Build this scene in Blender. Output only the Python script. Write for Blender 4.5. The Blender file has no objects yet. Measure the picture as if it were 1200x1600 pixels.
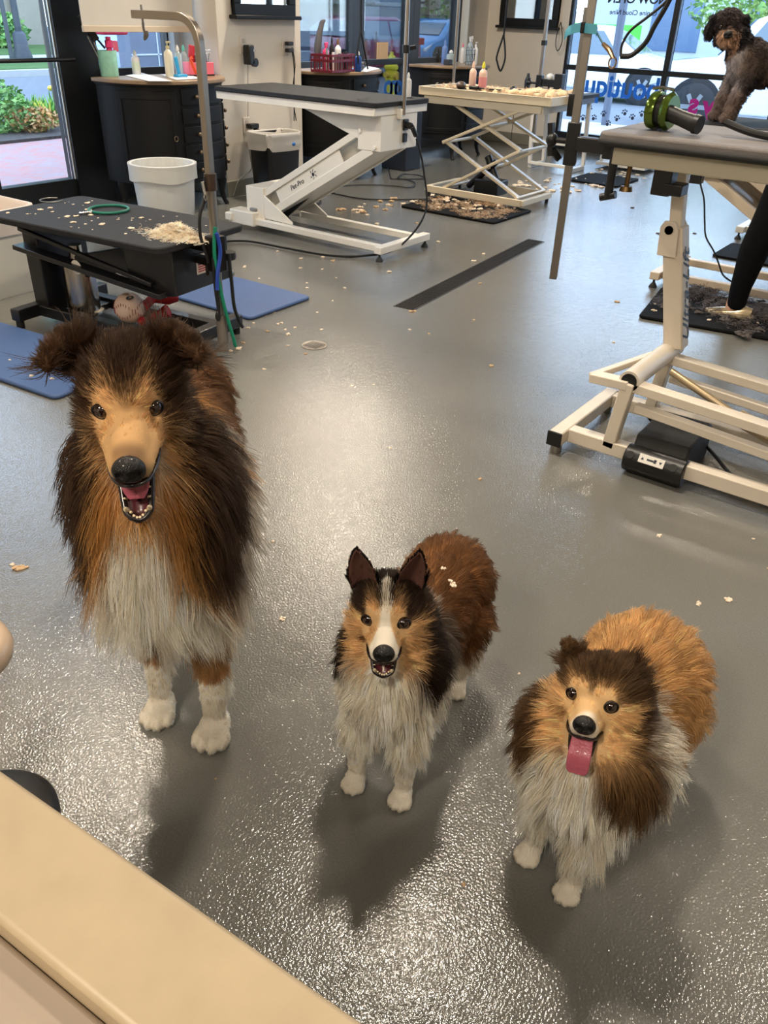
import bpy, bmesh, math, random
import numpy as np
from mathutils import Vector, Matrix, Euler, noise as mnoise
from mathutils.kdtree import KDTree

SC = bpy.context.scene
COL = SC.collection
PI = math.pi
random.seed(7)
RNG = np.random.default_rng(11)

# ------------------------------------------------------------------ camera
CAM_H = 1.30
FPX = 1254.0
PITCH, ROLL, HEAD = math.radians(32.0), math.radians(2.06), math.radians(35.6)
_fh = Vector((math.cos(HEAD), math.sin(HEAD), 0)); _r0 = Vector((math.sin(HEAD), -math.cos(HEAD), 0)); _up = Vector((0, 0, 1))
CF = math.cos(PITCH) * _fh - math.sin(PITCH) * _up
_u0 = math.sin(PITCH) * _fh + math.cos(PITCH) * _up
CR = math.cos(ROLL) * _r0 + math.sin(ROLL) * _u0
CU = -math.sin(ROLL) * _r0 + math.cos(ROLL) * _u0
CC = Vector((0, 0, CAM_H))
cam_data = bpy.data.cameras.new('camera')
cam_data.sensor_fit = 'VERTICAL'; cam_data.sensor_height = 36.0; cam_data.lens = FPX * 36.0 / 1600.0
cam_data.clip_start = 0.02; cam_data.clip_end = 300
cam = bpy.data.objects.new('camera', cam_data); COL.objects.link(cam)
M = Matrix((CR, CU, -CF)).transposed().to_4x4(); M.translation = CC
cam.matrix_world = M
SC.camera = cam

def ray(x, y): return CF + (x - 600) / FPX * CR - (y - 800) / FPX * CU
def onz(x, y, z=0.0):
    d = ray(x, y); return CC + d * ((z - CAM_H) / d.z)
def onx(x, y, X):
    d = ray(x, y); return CC + d * (X / d.x)
def ony(x, y, Y):
    d = ray(x, y); return CC + d * (Y / d.y)

# ------------------------------------------------------------------ world, lights, exposure
def lin(c):
    if isinstance(c, str):
        c = c.lstrip('#'); c = [int(c[i:i + 2], 16) for i in (0, 2, 4)]
    return tuple((v / 255 / 12.92) if v / 255 <= 0.04045 else ((v / 255 + 0.055) / 1.055) ** 2.4 for v in c[:3])

W = bpy.data.worlds.new('sky'); SC.world = W; W.use_nodes = True
nt = W.node_tree; nt.nodes.clear()
wo = nt.nodes.new('ShaderNodeOutputWorld'); bg = nt.nodes.new('ShaderNodeBackground')
tc = nt.nodes.new('ShaderNodeTexCoord'); sep = nt.nodes.new('ShaderNodeSeparateXYZ'); cr = nt.nodes.new('ShaderNodeValToRGB')
nt.links.new(tc.outputs['Generated'], sep.inputs[0]); nt.links.new(sep.outputs['Z'], cr.inputs[0])
cr.color_ramp.elements[0].position = 0.0; cr.color_ramp.elements[0].color = (0.74, 0.86, 1.0, 1)
cr.color_ramp.elements[1].position = 0.6; cr.color_ramp.elements[1].color = (0.50, 0.68, 1.0, 1)
nt.links.new(cr.outputs[0], bg.inputs[0]); bg.inputs[1].default_value = 6.0
nt.links.new(bg.outputs[0], wo.inputs[0])

SC.view_settings.view_transform = 'Standard'; SC.view_settings.look = 'None'
SC.view_settings.exposure = 0.0; SC.view_settings.gamma = 1.0; SC.view_settings.use_curve_mapping = False
SC.cycles.max_bounces = 8; SC.cycles.transparent_max_bounces = 16
SC.cycles.diffuse_bounces = 4; SC.cycles.glossy_bounces = 4; SC.cycles.use_denoising = True
SC.cycles.sample_clamp_indirect = 6.0
SC.cycles.caustics_reflective = False; SC.cycles.caustics_refractive = False
SC.cycles_curves.shape = 'RIBBONS' if hasattr(SC, 'cycles_curves') else 'RIBBONS'

def disc_light(x, y, z, r, power, col=(1.0, 0.87, 0.70)):
    ld = bpy.data.lights.new('ceiling_lamp_light', 'AREA'); ld.shape = 'DISK'; ld.size = 2 * r; ld.energy = power; ld.color = col
    o = bpy.data.objects.new('ceiling_lamp_light', ld); COL.objects.link(o); o.location = (x, y, z)
    return o
LAMPS = [(2.10, 1.25, 3.2, 0.13, 60), (1.90, 3.40, 3.2, 0.13, 66), (3.2, -1.0, 3.2, 0.13, 40),
         (5.61, 4.5, 3.2, 0.18, 110), (5.6, 1.6, 3.2, 0.15, 45), (-1.5, 0.55, 2.9, 0.30, 95), (-0.9, -1.5, 3.1, 0.2, 40), (0.0, 3.6, 3.2, 0.2, 25)]
for L in LAMPS: disc_light(*L)

# ------------------------------------------------------------------ materials
def mat(name, color, rough=0.5, metal=0.0, spec=0.5, coat=0.0, vary=0.0, vscale=8.0, bump=0.0, bscale=60.0, alpha=None, emit=None, sheen=0.0, detail=4):
    if isinstance(color, str) or (isinstance(color, (tuple, list)) and max(color) > 1.001): color = lin(color)
    m = bpy.data.materials.new(name); m.use_nodes = True
    n = m.node_tree; b = n.nodes['Principled BSDF']
    b.inputs['Base Color'].default_value = (*color, 1); b.inputs['Roughness'].default_value = rough
    b.inputs['Metallic'].default_value = metal; b.inputs['Specular IOR Level'].default_value = spec
    b.inputs['Coat Weight'].default_value = coat
    if sheen: b.inputs['Sheen Weight'].default_value = sheen
    if vary or bump:
        t = n.nodes.new('ShaderNodeTexCoord')
    if vary:
        nz = n.nodes.new('ShaderNodeTexNoise'); nz.inputs['Scale'].default_value = vscale; nz.inputs['Detail'].default_value = detail
        n.links.new(t.outputs['Object'], nz.inputs['Vector'])
        r = n.nodes.new('ShaderNodeValToRGB')
        r.color_ramp.elements[0].position = 0.3; r.color_ramp.elements[1].position = 0.7
        r.color_ramp.elements[0].color = tuple(c * (1 - vary) for c in color) + (1,)
        r.color_ramp.elements[1].color = tuple(min(1, c * (1 + vary)) for c in color) + (1,)
        n.links.new(nz.outputs['Fac'], r.inputs[0]); n.links.new(r.outputs[0], b.inputs['Base Color'])
    if bump:
        nz2 = n.nodes.new('ShaderNodeTexNoise'); nz2.inputs['Scale'].default_value = bscale
        n.links.new(t.outputs['Object'], nz2.inputs['Vector'])
        bp = n.nodes.new('ShaderNodeBump'); bp.inputs['Strength'].default_value = bump; bp.inputs['Distance'].default_value = 0.004
        n.links.new(nz2.outputs['Fac'], bp.inputs['Height']); n.links.new(bp.outputs[0], b.inputs['Normal'])
    if emit:
        b.inputs['Emission Color'].default_value = (*color, 1); b.inputs['Emission Strength'].default_value = emit
    if alpha is not None: b.inputs['Alpha'].default_value = alpha
    return m

def glass_mat(name, tint=(0.93, 0.97, 0.98), refl=0.9):
    m = bpy.data.materials.new(name); m.use_nodes = True; n = m.node_tree; n.nodes.clear()
    o = n.nodes.new('ShaderNodeOutputMaterial'); mx = n.nodes.new('ShaderNodeMixShader'); tr = n.nodes.new('ShaderNodeBsdfTransparent')
    gl = n.nodes.new('ShaderNodeBsdfGlossy'); fr = n.nodes.new('ShaderNodeFresnel'); ml = n.nodes.new('ShaderNodeMath'); ml.operation = 'MULTIPLY'
    tr.inputs[0].default_value = (*tint, 1); gl.inputs['Roughness'].default_value = 0.0; fr.inputs[0].default_value = 1.35; ml.inputs[1].default_value = refl
    n.links.new(fr.outputs[0], ml.inputs[0]); n.links.new(ml.outputs[0], mx.inputs[0]); n.links.new(tr.outputs[0], mx.inputs[1]); n.links.new(gl.outputs[0], mx.inputs[2])
    n.links.new(mx.outputs[0], o.inputs[0]); return m

# ------------------------------------------------------------------ mesh helpers
class MB:
    """collects shapes; build() links them as ONE mesh object"""
    def __init__(s): s.v = []; s.f = []; s.m = []; s.cur = 0
    def add(s, vs, fs, mi=None):
        b = len(s.v); s.v += [tuple(v) for v in vs]; s.f += [tuple(i + b for i in f) for f in fs]
        s.m += [s.cur if mi is None else mi] * len(fs); return s
    def box(s, c, size, rot=None, mi=None):
        hx, hy, hz = size[0] / 2, size[1] / 2, size[2] / 2
        R = rot if isinstance(rot, Matrix) else (Euler(rot).to_matrix() if rot else Matrix.Identity(3))
        c = Vector(c)
        vs = [c + R @ Vector((x * hx, y * hy, z * hz)) for x in (-1, 1) for y in (-1, 1) for z in (-1, 1)]
        return s.add(vs, [(0, 1, 3, 2), (4, 6, 7, 5), (0, 4, 5, 1), (2, 3, 7, 6), (0, 2, 6, 4), (1, 5, 7, 3)], mi)
    def b2(s, lo, hi, mi=None):
        return s.box([(a + b) / 2 for a, b in zip(lo, hi)], [abs(b - a) for a, b in zip(lo, hi)], None, mi)
    def bar(s, p0, p1, w, h=None, up=(0, 0, 1), mi=None):
        p0, p1 = Vector(p0), Vector(p1); h = h or w
        x = (p1 - p0); L = x.length; x.normalize(); u = Vector(up)
        if abs(x.dot(u)) > 0.98: u = Vector((1, 0, 0))
        y = u.cross(x).normalized(); z = x.cross(y)
        return s.box((p0 + p1) / 2, (L, w, h), Matrix((x, y, z)).transposed(), mi)
    def cyl(s, p0, p1, r0, r1=None, n=20, cap=True, mi=None):
        return s.loft([p0, p1], [r0, r0 if r1 is None else r1], n, cap, mi)
    def loft(s, pts, rads, n=12, cap=True, mi=None):
        pts = [Vector(p) for p in pts]; rings = []; prev = None
        for i, p in enumerate(pts):
            d = (pts[min(i + 1, len(pts) - 1)] - pts[max(i - 1, 0)])
            d = d.normalized() if d.length > 1e-9 else Vector((0, 0, 1))
            if prev is None:
                a = Vector((0, 0, 1)) if abs(d.z) < 0.9 else Vector((1, 0, 0)); y = d.cross(a).normalized()
            else:
                y = (prev - d * prev.dot(d)); y = y.normalized() if y.length > 1e-6 else d.orthogonal().normalized()
            prev = y; z = d.cross(y); r = rads[i] if isinstance(rads, (list, tuple)) else rads
            rings.append([p + (y * math.cos(2 * PI * k / n) + z * math.sin(2 * PI * k / n)) * r for k in range(n)])
        vs = [v for r in rings for v in r]; fs = []
        for i in range(len(rings) - 1):
            for k in range(n): fs.append((i * n + k, i * n + (k + 1) % n, (i + 1) * n + (k + 1) % n, (i + 1) * n + k))
        if cap: fs.append(tuple(range(n))[::-1]); fs.append(tuple(range((len(rings) - 1) * n, len(rings) * n)))
        return s.add(vs, fs, mi)
    def tube(s, pts, r, n=8, sub=6, closed=False, mi=None):
        P = [Vector(p) for p in pts]; out = []
        m = len(P)
        for i in range(m - (0 if closed else 1)):
            if closed: a, b, c, d = P[(i - 1) % m], P[i], P[(i + 1) % m], P[(i + 2) % m]
            else: a, b, c, d = P[max(i - 1, 0)], P[i], P[i + 1], P[min(i + 2, m - 1)]
            for k in range(sub):
                t = k / sub
                out.append(0.5 * ((2 * b) + (c - a) * t + (2 * a - 5 * b + 4 * c - d) * t * t + (3 * b - a - 3 * c + d) * t ** 3))
        out.append(P[0] if closed else P[-1])
        return s.loft(out, r, n, not closed, mi)
    def lathe(s, prof, c=(0, 0, 0), n=28, mi=None, sx=1, sy=1, cap=True):
        c = Vector(c); vs = []; fs = []
        for r, z in prof:
            vs += [c + Vector((r * sx * math.cos(2 * PI * k / n), r * sy * math.sin(2 * PI * k / n), z)) for k in range(n)]
        for i in range(len(prof) - 1):
            for k in range(n): fs.append((i * n + k, i * n + (k + 1) % n, (i + 1) * n + (k + 1) % n, (i + 1) * n + k))
        if cap: fs.append(tuple(range(n))[::-1]); fs.append(tuple(range((len(prof) - 1) * n, len(prof) * n)))
        return s.add(vs, fs, mi)
    def prism(s, poly, d0, d1, axis='z', mi=None):
        n = len(poly)
        def P(a, b, d): return {'z': (a, b, d), 'x': (d, a, b), 'y': (a, d, b)}[axis]
        vs = [P(a, b, d0) for a, b in poly] + [P(a, b, d1) for a, b in poly]
        fs = [tuple(range(n))[::-1], tuple(range(n, 2 * n))] + [(i, (i + 1) % n, n + (i + 1) % n, n + i) for i in range(n)]
        return s.add(vs, fs, mi)
    def ball(s, c, r, n=16, m=10, rot=None, mi=None):
        if not isinstance(r, (tuple, list)): r = (r, r, r)
        R = Euler(rot).to_matrix() if rot else Matrix.Identity(3); c = Vector(c); vs = []; fs = []
        for i in range(m + 1):
            th = PI * i / m
            for k in range(n):
                ph = 2 * PI * k / n
                vs.append(c + R @ Vector((r[0] * math.sin(th) * math.cos(ph), r[1] * math.sin(th) * math.sin(ph), r[2] * math.cos(th))))
        for i in range(m):
            for k in range(n): fs.append((i * n + k, (i + 1) * n + k, (i + 1) * n + (k + 1) % n, i * n + (k + 1) % n))
        return s.add(vs, fs, mi)
    def build(s, name, mats, parent=None, bevel=0.0, smooth=35, loc=None, rot=None, seg=2):
        me = bpy.data.meshes.new(name); me.from_pydata(s.v, [], s.f)
        mats = mats if isinstance(mats, (list, tuple)) else [mats]
        for m in mats: me.materials.append(m)
        if len(mats) > 1: me.polygons.foreach_set('material_index', s.m)
        bm = bmesh.new(); bm.from_mesh(me); bmesh.ops.remove_doubles(bm, verts=bm.verts, dist=1e-6)
        bmesh.ops.recalc_face_normals(bm, faces=bm.faces); bm.to_mesh(me); bm.free()
        if smooth:
            me.polygons.foreach_set('use_smooth', [True] * len(me.polygons)); me.set_sharp_from_angle(angle=math.radians(smooth))
        o = bpy.data.objects.new(name, me); COL.objects.link(o)
        if parent: o.parent = parent
        if loc: o.location = loc
        if rot: o.rotation_euler = rot
        if bevel:
            b = o.modifiers.new('edge', 'BEVEL'); b.width = bevel; b.segments = seg; b.limit_method = 'ANGLE'; b.angle_limit = math.radians(40)
            b.harden_normals = False
        return o

def tag(o, label=None, cat=None, group=None, kind=None):
    if label: o['label'] = label
    if cat: o['category'] = cat
    if group: o['group'] = group
    if kind: o['kind'] = kind
    return o
def empty(name, loc, rz=0.0, label=None, cat=None, group=None):
    o = bpy.data.objects.new(name, None); COL.objects.link(o); o.location = loc; o.rotation_euler = (0, 0, rz); o.empty_display_size = 0.05
    return tag(o, label, cat, group)
def copy_tree(o, loc=None, rz=None, label=None, parent=None):
    c = o.copy(); COL.objects.link(c)
    if parent: c.parent = parent
    if loc is not None: c.location = loc
    if rz is not None: c.rotation_euler = (0, 0, rz)
    if label: c['label'] = label
    for ch in list(o.children): copy_tree(ch, parent=c)
    return c
def struct(name, mb, m, parent=None, bevel=0.0, smooth=35):
    o = mb.build(name, m, parent, bevel, smooth)
    if not parent: o['kind'] = 'structure'
    return o
def text(name, body, size, m, parent, loc, rot, align='CENTER', ext=0.0006, bold=0.0, sx=1.0, shear=0.0):
    c = bpy.data.curves.new(name, 'FONT'); c.body = body; c.size = size; c.align_x = align; c.align_y = 'CENTER'; c.extrude = ext; c.offset = bold
    c.shear = shear
    c.materials.append(m); t_ = bpy.data.objects.new(name, c); COL.objects.link(t_)
    dg = bpy.context.evaluated_depsgraph_get(); me = bpy.data.meshes.new_from_object(t_.evaluated_get(dg), depsgraph=dg)
    bpy.data.objects.remove(t_); o = bpy.data.objects.new(name, me); COL.objects.link(o)
    if parent: o.parent = parent
    o.location = loc; o.rotation_euler = rot; o.scale = (sx, 1, 1)
    return o
# ------------------------------------------------------------------ shared materials
M_WHITEWALL = mat('wall_paint', (212, 204, 192), 0.75, vary=0.03, vscale=2)
M_BASECOVE = mat('epoxy_cove', (128, 125, 112), 0.45, vary=0.05)
M_BLACKFRAME = mat('black_aluminium', (17, 19, 22), 0.42, spec=0.4)
M_BLACKFRAME2 = mat('anodised_frame', (40, 44, 52), 0.4)
M_GLASS = glass_mat('window_glass')
M_WHITETRIM = mat('white_trim', (215, 220, 222), 0.5)
M_STEEL = mat('brushed_steel', (176, 166, 154), 0.32, 1.0, bump=0.05, bscale=200)
M_STEELD = mat('dull_steel', (150, 145, 138), 0.42, 1.0)
M_CHROME = mat('chrome', (210, 210, 212), 0.12, 1.0)
M_WHITEMETAL = mat('white_powder_coat', (226, 222, 214), 0.38, coat=0.15, vary=0.03, vscale=5)
M_CREAMMETAL = mat('cream_powder_coat', (216, 204, 180), 0.38, coat=0.15, vary=0.04, vscale=5)
M_BLACKMETAL = mat('black_powder_coat', (20, 20, 23), 0.38, coat=0.1)
M_BLACKRUBBER = mat('black_rubber', (24, 24, 25), 0.65, bump=0.3, bscale=300)
M_BLACKPLASTIC = mat('black_plastic', (18, 18, 19), 0.4)
M_TABLETOP = mat('ribbed_rubber_top', (36, 37, 40), 0.7, spec=.3, vary=0.18, vscale=30, bump=0.4, bscale=220)
M_TABLETOP2 = mat('worn_rubber_top', (104, 99, 98), 0.5, vary=0.10, vscale=18, bump=0.3, bscale=220)
M_WOODTOP = mat('oak_top', (146, 122, 96), 0.4, vary=0.2, vscale=6, coat=0.2)
M_BLACKWOOD = mat('black_painted_wood', (12, 12, 14), 0.5, spec=.3)
M_PAPER = mat('paper', (225, 228, 232), 0.6)
M_WHITEPLASTIC = mat('white_plastic', (226, 226, 224), 0.4)
M_CORD = mat('black_cord', (18, 18, 20), 0.45)
M_GREYCORD = mat('grey_cord', (120, 118, 112), 0.5)
M_FUR_CREAM = mat('clipped_cream_fur', (234, 216, 194), 0.9, vary=0.12, vscale=60)
M_FUR_TAN = mat('clipped_tan_fur', (196, 166, 132), 0.9, vary=0.2, vscale=60)
M_FUR_GREY = mat('clipped_grey_fur', (86, 80, 78), 0.9, vary=0.35, vscale=40)

# ------------------------------------------------------------------ floor
def floor_material():
    m = bpy.data.materials.new('grey_epoxy_floor'); m.use_nodes = True; n = m.node_tree; b = n.nodes['Principled BSDF']
    t = n.nodes.new('ShaderNodeTexCoord')
    n1 = n.nodes.new('ShaderNodeTexNoise'); n1.inputs['Scale'].default_value = 0.9; n1.inputs['Detail'].default_value = 6
    n.links.new(t.outputs['Object'], n1.inputs['Vector'])
    r = n.nodes.new('ShaderNodeValToRGB'); r.color_ramp.elements[0].position = 0.3; r.color_ramp.elements[1].position = 0.72
    r.color_ramp.elements[0].color = (*lin((108, 107, 102)), 1); r.color_ramp.elements[1].color = (*lin((128, 127, 122)), 1)
    n.links.new(n1.outputs['Fac'], r.inputs[0])
    n3 = n.nodes.new('ShaderNodeTexNoise'); n3.inputs['Scale'].default_value = 260; n3.inputs['Detail'].default_value = 2
    n.links.new(t.outputs['Object'], n3.inputs['Vector'])
    mx = n.nodes.new('ShaderNodeMix'); mx.data_type = 'RGBA'; mx.blend_type = 'MULTIPLY'; mx.inputs['Factor'].default_value = 0.35
    r3 = n.nodes.new('ShaderNodeValToRGB'); r3.color_ramp.elements[0].position = 0.35; r3.color_ramp.elements[1].position = 0.65
    r3.color_ramp.elements[0].color = (0.6, 0.6, 0.6, 1)
    n.links.new(n3.outputs['Fac'], r3.inputs[0])
    n.links.new(r.outputs[0], mx.inputs['A']); n.links.new(r3.outputs[0], mx.inputs['B']); n.links.new(mx.outputs['Result'], b.inputs['Base Color'])
    b.inputs['Roughness'].default_value = 0.20; b.inputs['Specular IOR Level'].default_value = 0.5; b.inputs['Coat Weight'].default_value = 0.55; b.inputs['Coat Roughness'].default_value = 0.07
    n2 = n.nodes.new('ShaderNodeTexNoise'); n2.inputs['Scale'].default_value = 210; n2.inputs['Detail'].default_value = 1.5; n2.inputs['Roughness'].default_value = 0.4
    n.links.new(t.outputs['Object'], n2.inputs['Vector'])
    n4 = n.nodes.new('ShaderNodeTexNoise'); n4.inputs['Scale'].default_value = 22; n4.inputs['Detail'].default_value = 2
    n.links.new(t.outputs['Object'], n4.inputs['Vector'])
    b1 = n.nodes.new('ShaderNodeBump'); b1.inputs['Strength'].default_value = 0.44; b1.inputs['Distance'].default_value = 0.0026
    b2 = n.nodes.new('ShaderNodeBump'); b2.inputs['Strength'].default_value = 0.25; b2.inputs['Distance'].default_value = 0.0030
    n.links.new(n4.outputs['Fac'], b2.inputs['Height']); n.links.new(n2.outputs['Fac'], b1.inputs['Height'])
    n.links.new(b2.outputs[0], b1.inputs['Normal']); n.links.new(b1.outputs[0], b.inputs['Normal']); n.links.new(b1.outputs[0], b.inputs['Coat Normal'])
    return m
M_FLOOR = floor_material()
XB, YA, XBK, YR, ZC = 9.33, 5.47, -3.0, -4.2, 3.3
struct('floor', MB().b2((XBK - .1, YR - .1, -0.1), (XB + .12, 5.62, 0)), M_FLOOR, smooth=0)
M_CEIL = mat('ceiling_paint', (196, 190, 180), 0.9)
struct('ceiling', MB().b2((XBK - .1, YR - .1, ZC), (XB + .2, 5.72, ZC + .1)), M_CEIL, smooth=0)
struct('wall_back', MB().b2((XBK - .1, YR - .1, 0), (XBK, 5.6, ZC)), M_WHITEWALL, smooth=0)
struct('wall_right', MB().b2((XBK, YR - .1, 0), (XB + .1, YR, ZC)), M_WHITEWALL, smooth=0)
# wall A (far left): solid part, header, pillar, end piece
struct('wall_left', MB().b2((XBK, YA, 0), (2.05, YA + .15, ZC)).b2((2.05, YA, 2.75), (8.80, YA + .15, ZC)).b2((8.80, YA, 0), (XB + .1, YA + .15, ZC)), M_WHITEWALL, smooth=0)
struct('wall_pillar', MB().b2((4.70, 5.0, 0), (5.60, 5.62, ZC)), M_WHITEWALL, bevel=0.004)
struct('baseboard_pillar', MB().b2((4.692, 4.988, 0), (5.608, 5.0, 0.115)).b2((4.688, 4.988, 0), (4.70, 5.45, 0.115)), M_BASECOVE, bevel=0.004)
struct('baseboard_left', MB().b2((8.80, YA - .012, 0), (XB, YA, 0.115)), M_BASECOVE, bevel=0.004)
# wall B (far right)
struct('wall_far', MB().b2((XB, 4.46, 0), (XB + .12, YA + .1, ZC)).b2((XB, YR, 2.75), (XB + .12, 4.46, ZC)), M_WHITEWALL, smooth=0)
struct('baseboard_far', MB().b2((XB - .012, 4.50, 0), (XB, YA - .013, 0.115)), M_BASECOVE, bevel=0.004)

# ---- window frames on the far left wall; windows reach almost to the floor
def frame_window_A(n, x0, x1, zs, mid, stile0=0.05, stile1=0.05):
    f = MB(); y0, y1 = 5.49, 5.57
    f.b2((x0, y0, 0.0), (x0 + stile0, y1, 2.75)); f.b2((x1 - stile1, y0, 0.0), (x1, y1, 2.75))
    f.b2((x0 + stile0, y0, 0.0), (x1 - stile1, y1, zs)); f.b2((x0 + stile0, y0, 2.68), (x1 - stile1, y1, 2.75))
    if mid: f.b2((x0 + stile0, y0, mid - .025), (x1 - stile1, y1, mid + .025))
    w = struct('window_%d' % n, f, M_BLACKFRAME2, bevel=0.003)
    g = MB().b2((x0 + stile0, 5.527, zs), (x1 - stile1, 5.533, 2.68)); g.build('pane', M_GLASS, w, smooth=0)
    return w
w1 = frame_window_A(1, 3.96, 4.70, 0.14, 0.86)
w2 = frame_window_A(2, 5.60, 6.98, 0.14, 0.86, 0.05, 0.10)
w3 = frame_window_A(3, 6.98, 7.88, 0.14, 0.86, 0.08, 0.11)
w4 = frame_window_A(4, 7.88, 8.80, 0.14, 0.86, 0.11, 0.11)
struct('trim_1', MB().b2((8.79, 5.40, 0), (8.81, 5.49, 2.75)), M_WHITETRIM)
struct('trim_2', MB().b2((4.655, 5.42, 0), (4.70, 5.485, 2.75)), M_WHITETRIM)
# ---- glazed door
d = MB(); y0, y1 = 5.46, 5.55
d.b2((2.05, y0 - .03, 0), (2.15, y1, 2.75)).b2((2.95, y0, 0), (3.08, y1, 2.75)).b2((3.655, y0 - .03, 0), (3.96, y1, 2.75))
d.b2((2.15, y0, 0), (2.95, y1, 0.20)).b2((3.08, y0, 0), (3.655, y1, 0.20)).b2((2.15, y0, 2.6), (3.655, y1, 2.75))
door = struct('door_1', d, M_BLACKFRAME, bevel=0.004)
MB().b2((2.15, 5.50, .2), (2.95, 5.506, 2.6)).b2((3.08, 5.50, .2), (3.655, 5.506, 2.6)).build('pane', M_GLASS, door, smooth=0)
h = MB(); h.cyl((3.02, 5.38, .955), (3.74, 5.38, .955), .013, n=12); h.cyl((3.05, 5.38, .955), (3.05, 5.46, .955), .010); h.cyl((3.72, 5.38, .955), (3.72, 5.46, .955), .010)
h.build('push_bar', M_BLACKMETAL, door)
MB().b2((3.648, 5.452, .2), (3.657, 5.462, 2.6)).build('glazing_bead', mat('bare_aluminium_edge', (200, 198, 190), .3, .6), door)
# ---- windows on the far wall
yy = [4.46, 3.31, 2.17, 1.03, -0.11, -1.25, -2.39, YR]
def vinyl(name, c):
    m = bpy.data.materials.new(name); m.use_nodes = True; n = m.node_tree; n.nodes.clear()
    o = n.nodes.new('ShaderNodeOutputMaterial'); mx = n.nodes.new('ShaderNodeMixShader'); d_ = n.nodes.new('ShaderNodeBsdfDiffuse'); t_ = n.nodes.new('ShaderNodeBsdfTranslucent')
    d_.inputs[0].default_value = (*lin(c), 1); t_.inputs[0].default_value = (*lin(c), 1); mx.inputs[0].default_value = .6
    n.links.new(d_.outputs[0], mx.inputs[1]); n.links.new(t_.outputs[0], mx.inputs[2]); n.links.new(mx.outputs[0], o.inputs[0]); return m
M_BLUEVINYL = vinyl('blue_vinyl', (92, 148, 200)); M_PINKVINYL = vinyl('pink_vinyl', (200, 66, 150)); M_GREYVINYL = vinyl('grey_vinyl', (112, 114, 128))
M_DARKVINYL = mat('dark_vinyl', (38, 46, 60), 0.5)
for i in range(len(yy) - 1):
    a, c = yy[i + 1], yy[i]
    f = MB(); x0, x1 = XB + .01, XB + .09; s = 0.028
    f.b2((x0, a, 0), (x1, a + s, 2.75)); f.b2((x0, c - s, 0), (x1, c, 2.75)); f.b2((x0, a + s, 0), (x1, c - s, 0.185)); f.b2((x0, a + s, 2.68), (x1, c - s, 2.75)); f.b2((x0, a + s, .805), (x1, c - s, .855))
    w = struct('window_%d' % (5 + i), f, M_BLACKFRAME, bevel=0.003)
    MB().b2((XB + .047, a + s, .185), (XB + .053, c - s, 2.68)).build('pane', M_GLASS, w, smooth=0)
    if i == 0: WB1 = w
    if i == 1: WB2 = w
# lettering is stuck on the inside of the glass and faces the street
R_OUT = (PI / 2, 0, PI / 2)
XG = XB + .054
text('lettering', 'boutique', .295, M_BLUEVINYL, WB1, (XG, 3.84, .665), R_OUT, bold=.008, sx=.93)
text('lettering', 'NOW OPEN', .10, M_DARKVINYL, WB1, (XG, 3.76, 1.47), R_OUT, bold=.003, sx=1.15)
text('lettering', 'Canine Cloud Nine', .062, M_DARKVINYL, WB1, (XG, 3.78, 1.355), R_OUT, bold=.001, sx=1.05)
text('lettering', 's', .27, M_PINKVINYL, WB2, (XG, 2.96, .57), R_OUT, bold=.010)
text('lettering', 'y', .27, M_PINKVINYL, WB2, (XG, 2.80, .56), R_OUT, bold=.010)
text('lettering', 'e', .27, M_PINKVINYL, WB2, (XG, 2.62, .58), R_OUT, bold=.010)
pw = MB()
def paw(y, z, s, a):
    for (py, pz, r) in ((0, -.25, .42), (-.62, .15, .20), (-.25, .55, .21), (.25, .55, .21), (.62, .15, .20)):
        yy_ = y + s * (py * math.cos(a) - pz * math.sin(a)); zz_ = z + s * (py * math.sin(a) + pz * math.cos(a))
        pw.cyl((XB + .0535, yy_, zz_), (XB + .0545, yy_, zz_), r * s, n=12)
for (px, py, a) in ((921, 169, .3), (943, 178, -.2), (928, 184, .5), (911, 184, .2), (964, 185, .1), (988, 183, -.3), (950, 193, .6), (1003, 178, .2), (976, 176, -.4)):
    q = onx(px, py, XB + .054); paw(q.y, q.z, .043, a)
pw.build('paw_print_decals', M_GREYVINYL, WB1)
# ------------------------------------------------------------------ wall fittings
M_BLIND = mat('blind_fabric', (206, 200, 190), 0.85, vary=0.02)
t = empty('roller_blind', (4.19, 5.2, 1.12), label='cream roller blind half lowered over the window beside the door', cat='window blind')
MB().b2((-.48, -.003, .035), (.47, .003, 1.55)).build('blind_fabric', M_BLIND, t, smooth=0)
MB().b2((-.48, -.011, 0), (.47, .011, .036)).build('bottom_bar', mat('blind_bar', (205, 188, 165), .6), t, bevel=.003)

M_MIRROR = mat('mirror_silver', (235, 238, 238), 0.02, 1.0)
def mirror(name, loc, rz, w, label):
    t = empty(name, loc, rz, label, 'mirror', 'black framed wall mirrors')
    f = MB(); H = 1.1; b = .075
    f.b2((-w / 2, -.035, 0), (w / 2, 0, b)).b2((-w / 2, -.035, H - b), (w / 2, 0, H)).b2((-w / 2, -.035, b), (-w / 2 + b, 0, H - b)).b2((w / 2 - b, -.035, b), (w / 2, 0, H - b))
    f.build('frame', M_BLACKWOOD, t, bevel=.006)
    MB().b2((-w / 2 - .025, -.075, -.022), (w / 2 + .025, 0, .004)).build('ledge', M_BLACKWOOD, t, bevel=.005)
    MB().b2((-w / 2 + b, -.018, b), (w / 2 - b, -.008, H - b)).build('mirror_glass', M_MIRROR, t, smooth=0)
    return t
mirror('wall_mirror', (5.18, 4.998, 1.235), 0, .66, 'black framed mirror with a ledge on the cream pillar')
mirror('wall_mirror', (XB - .002, 4.94, 1.195), -PI / 2, .72, 'black framed mirror on the far wall beside the lettered window')

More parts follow.
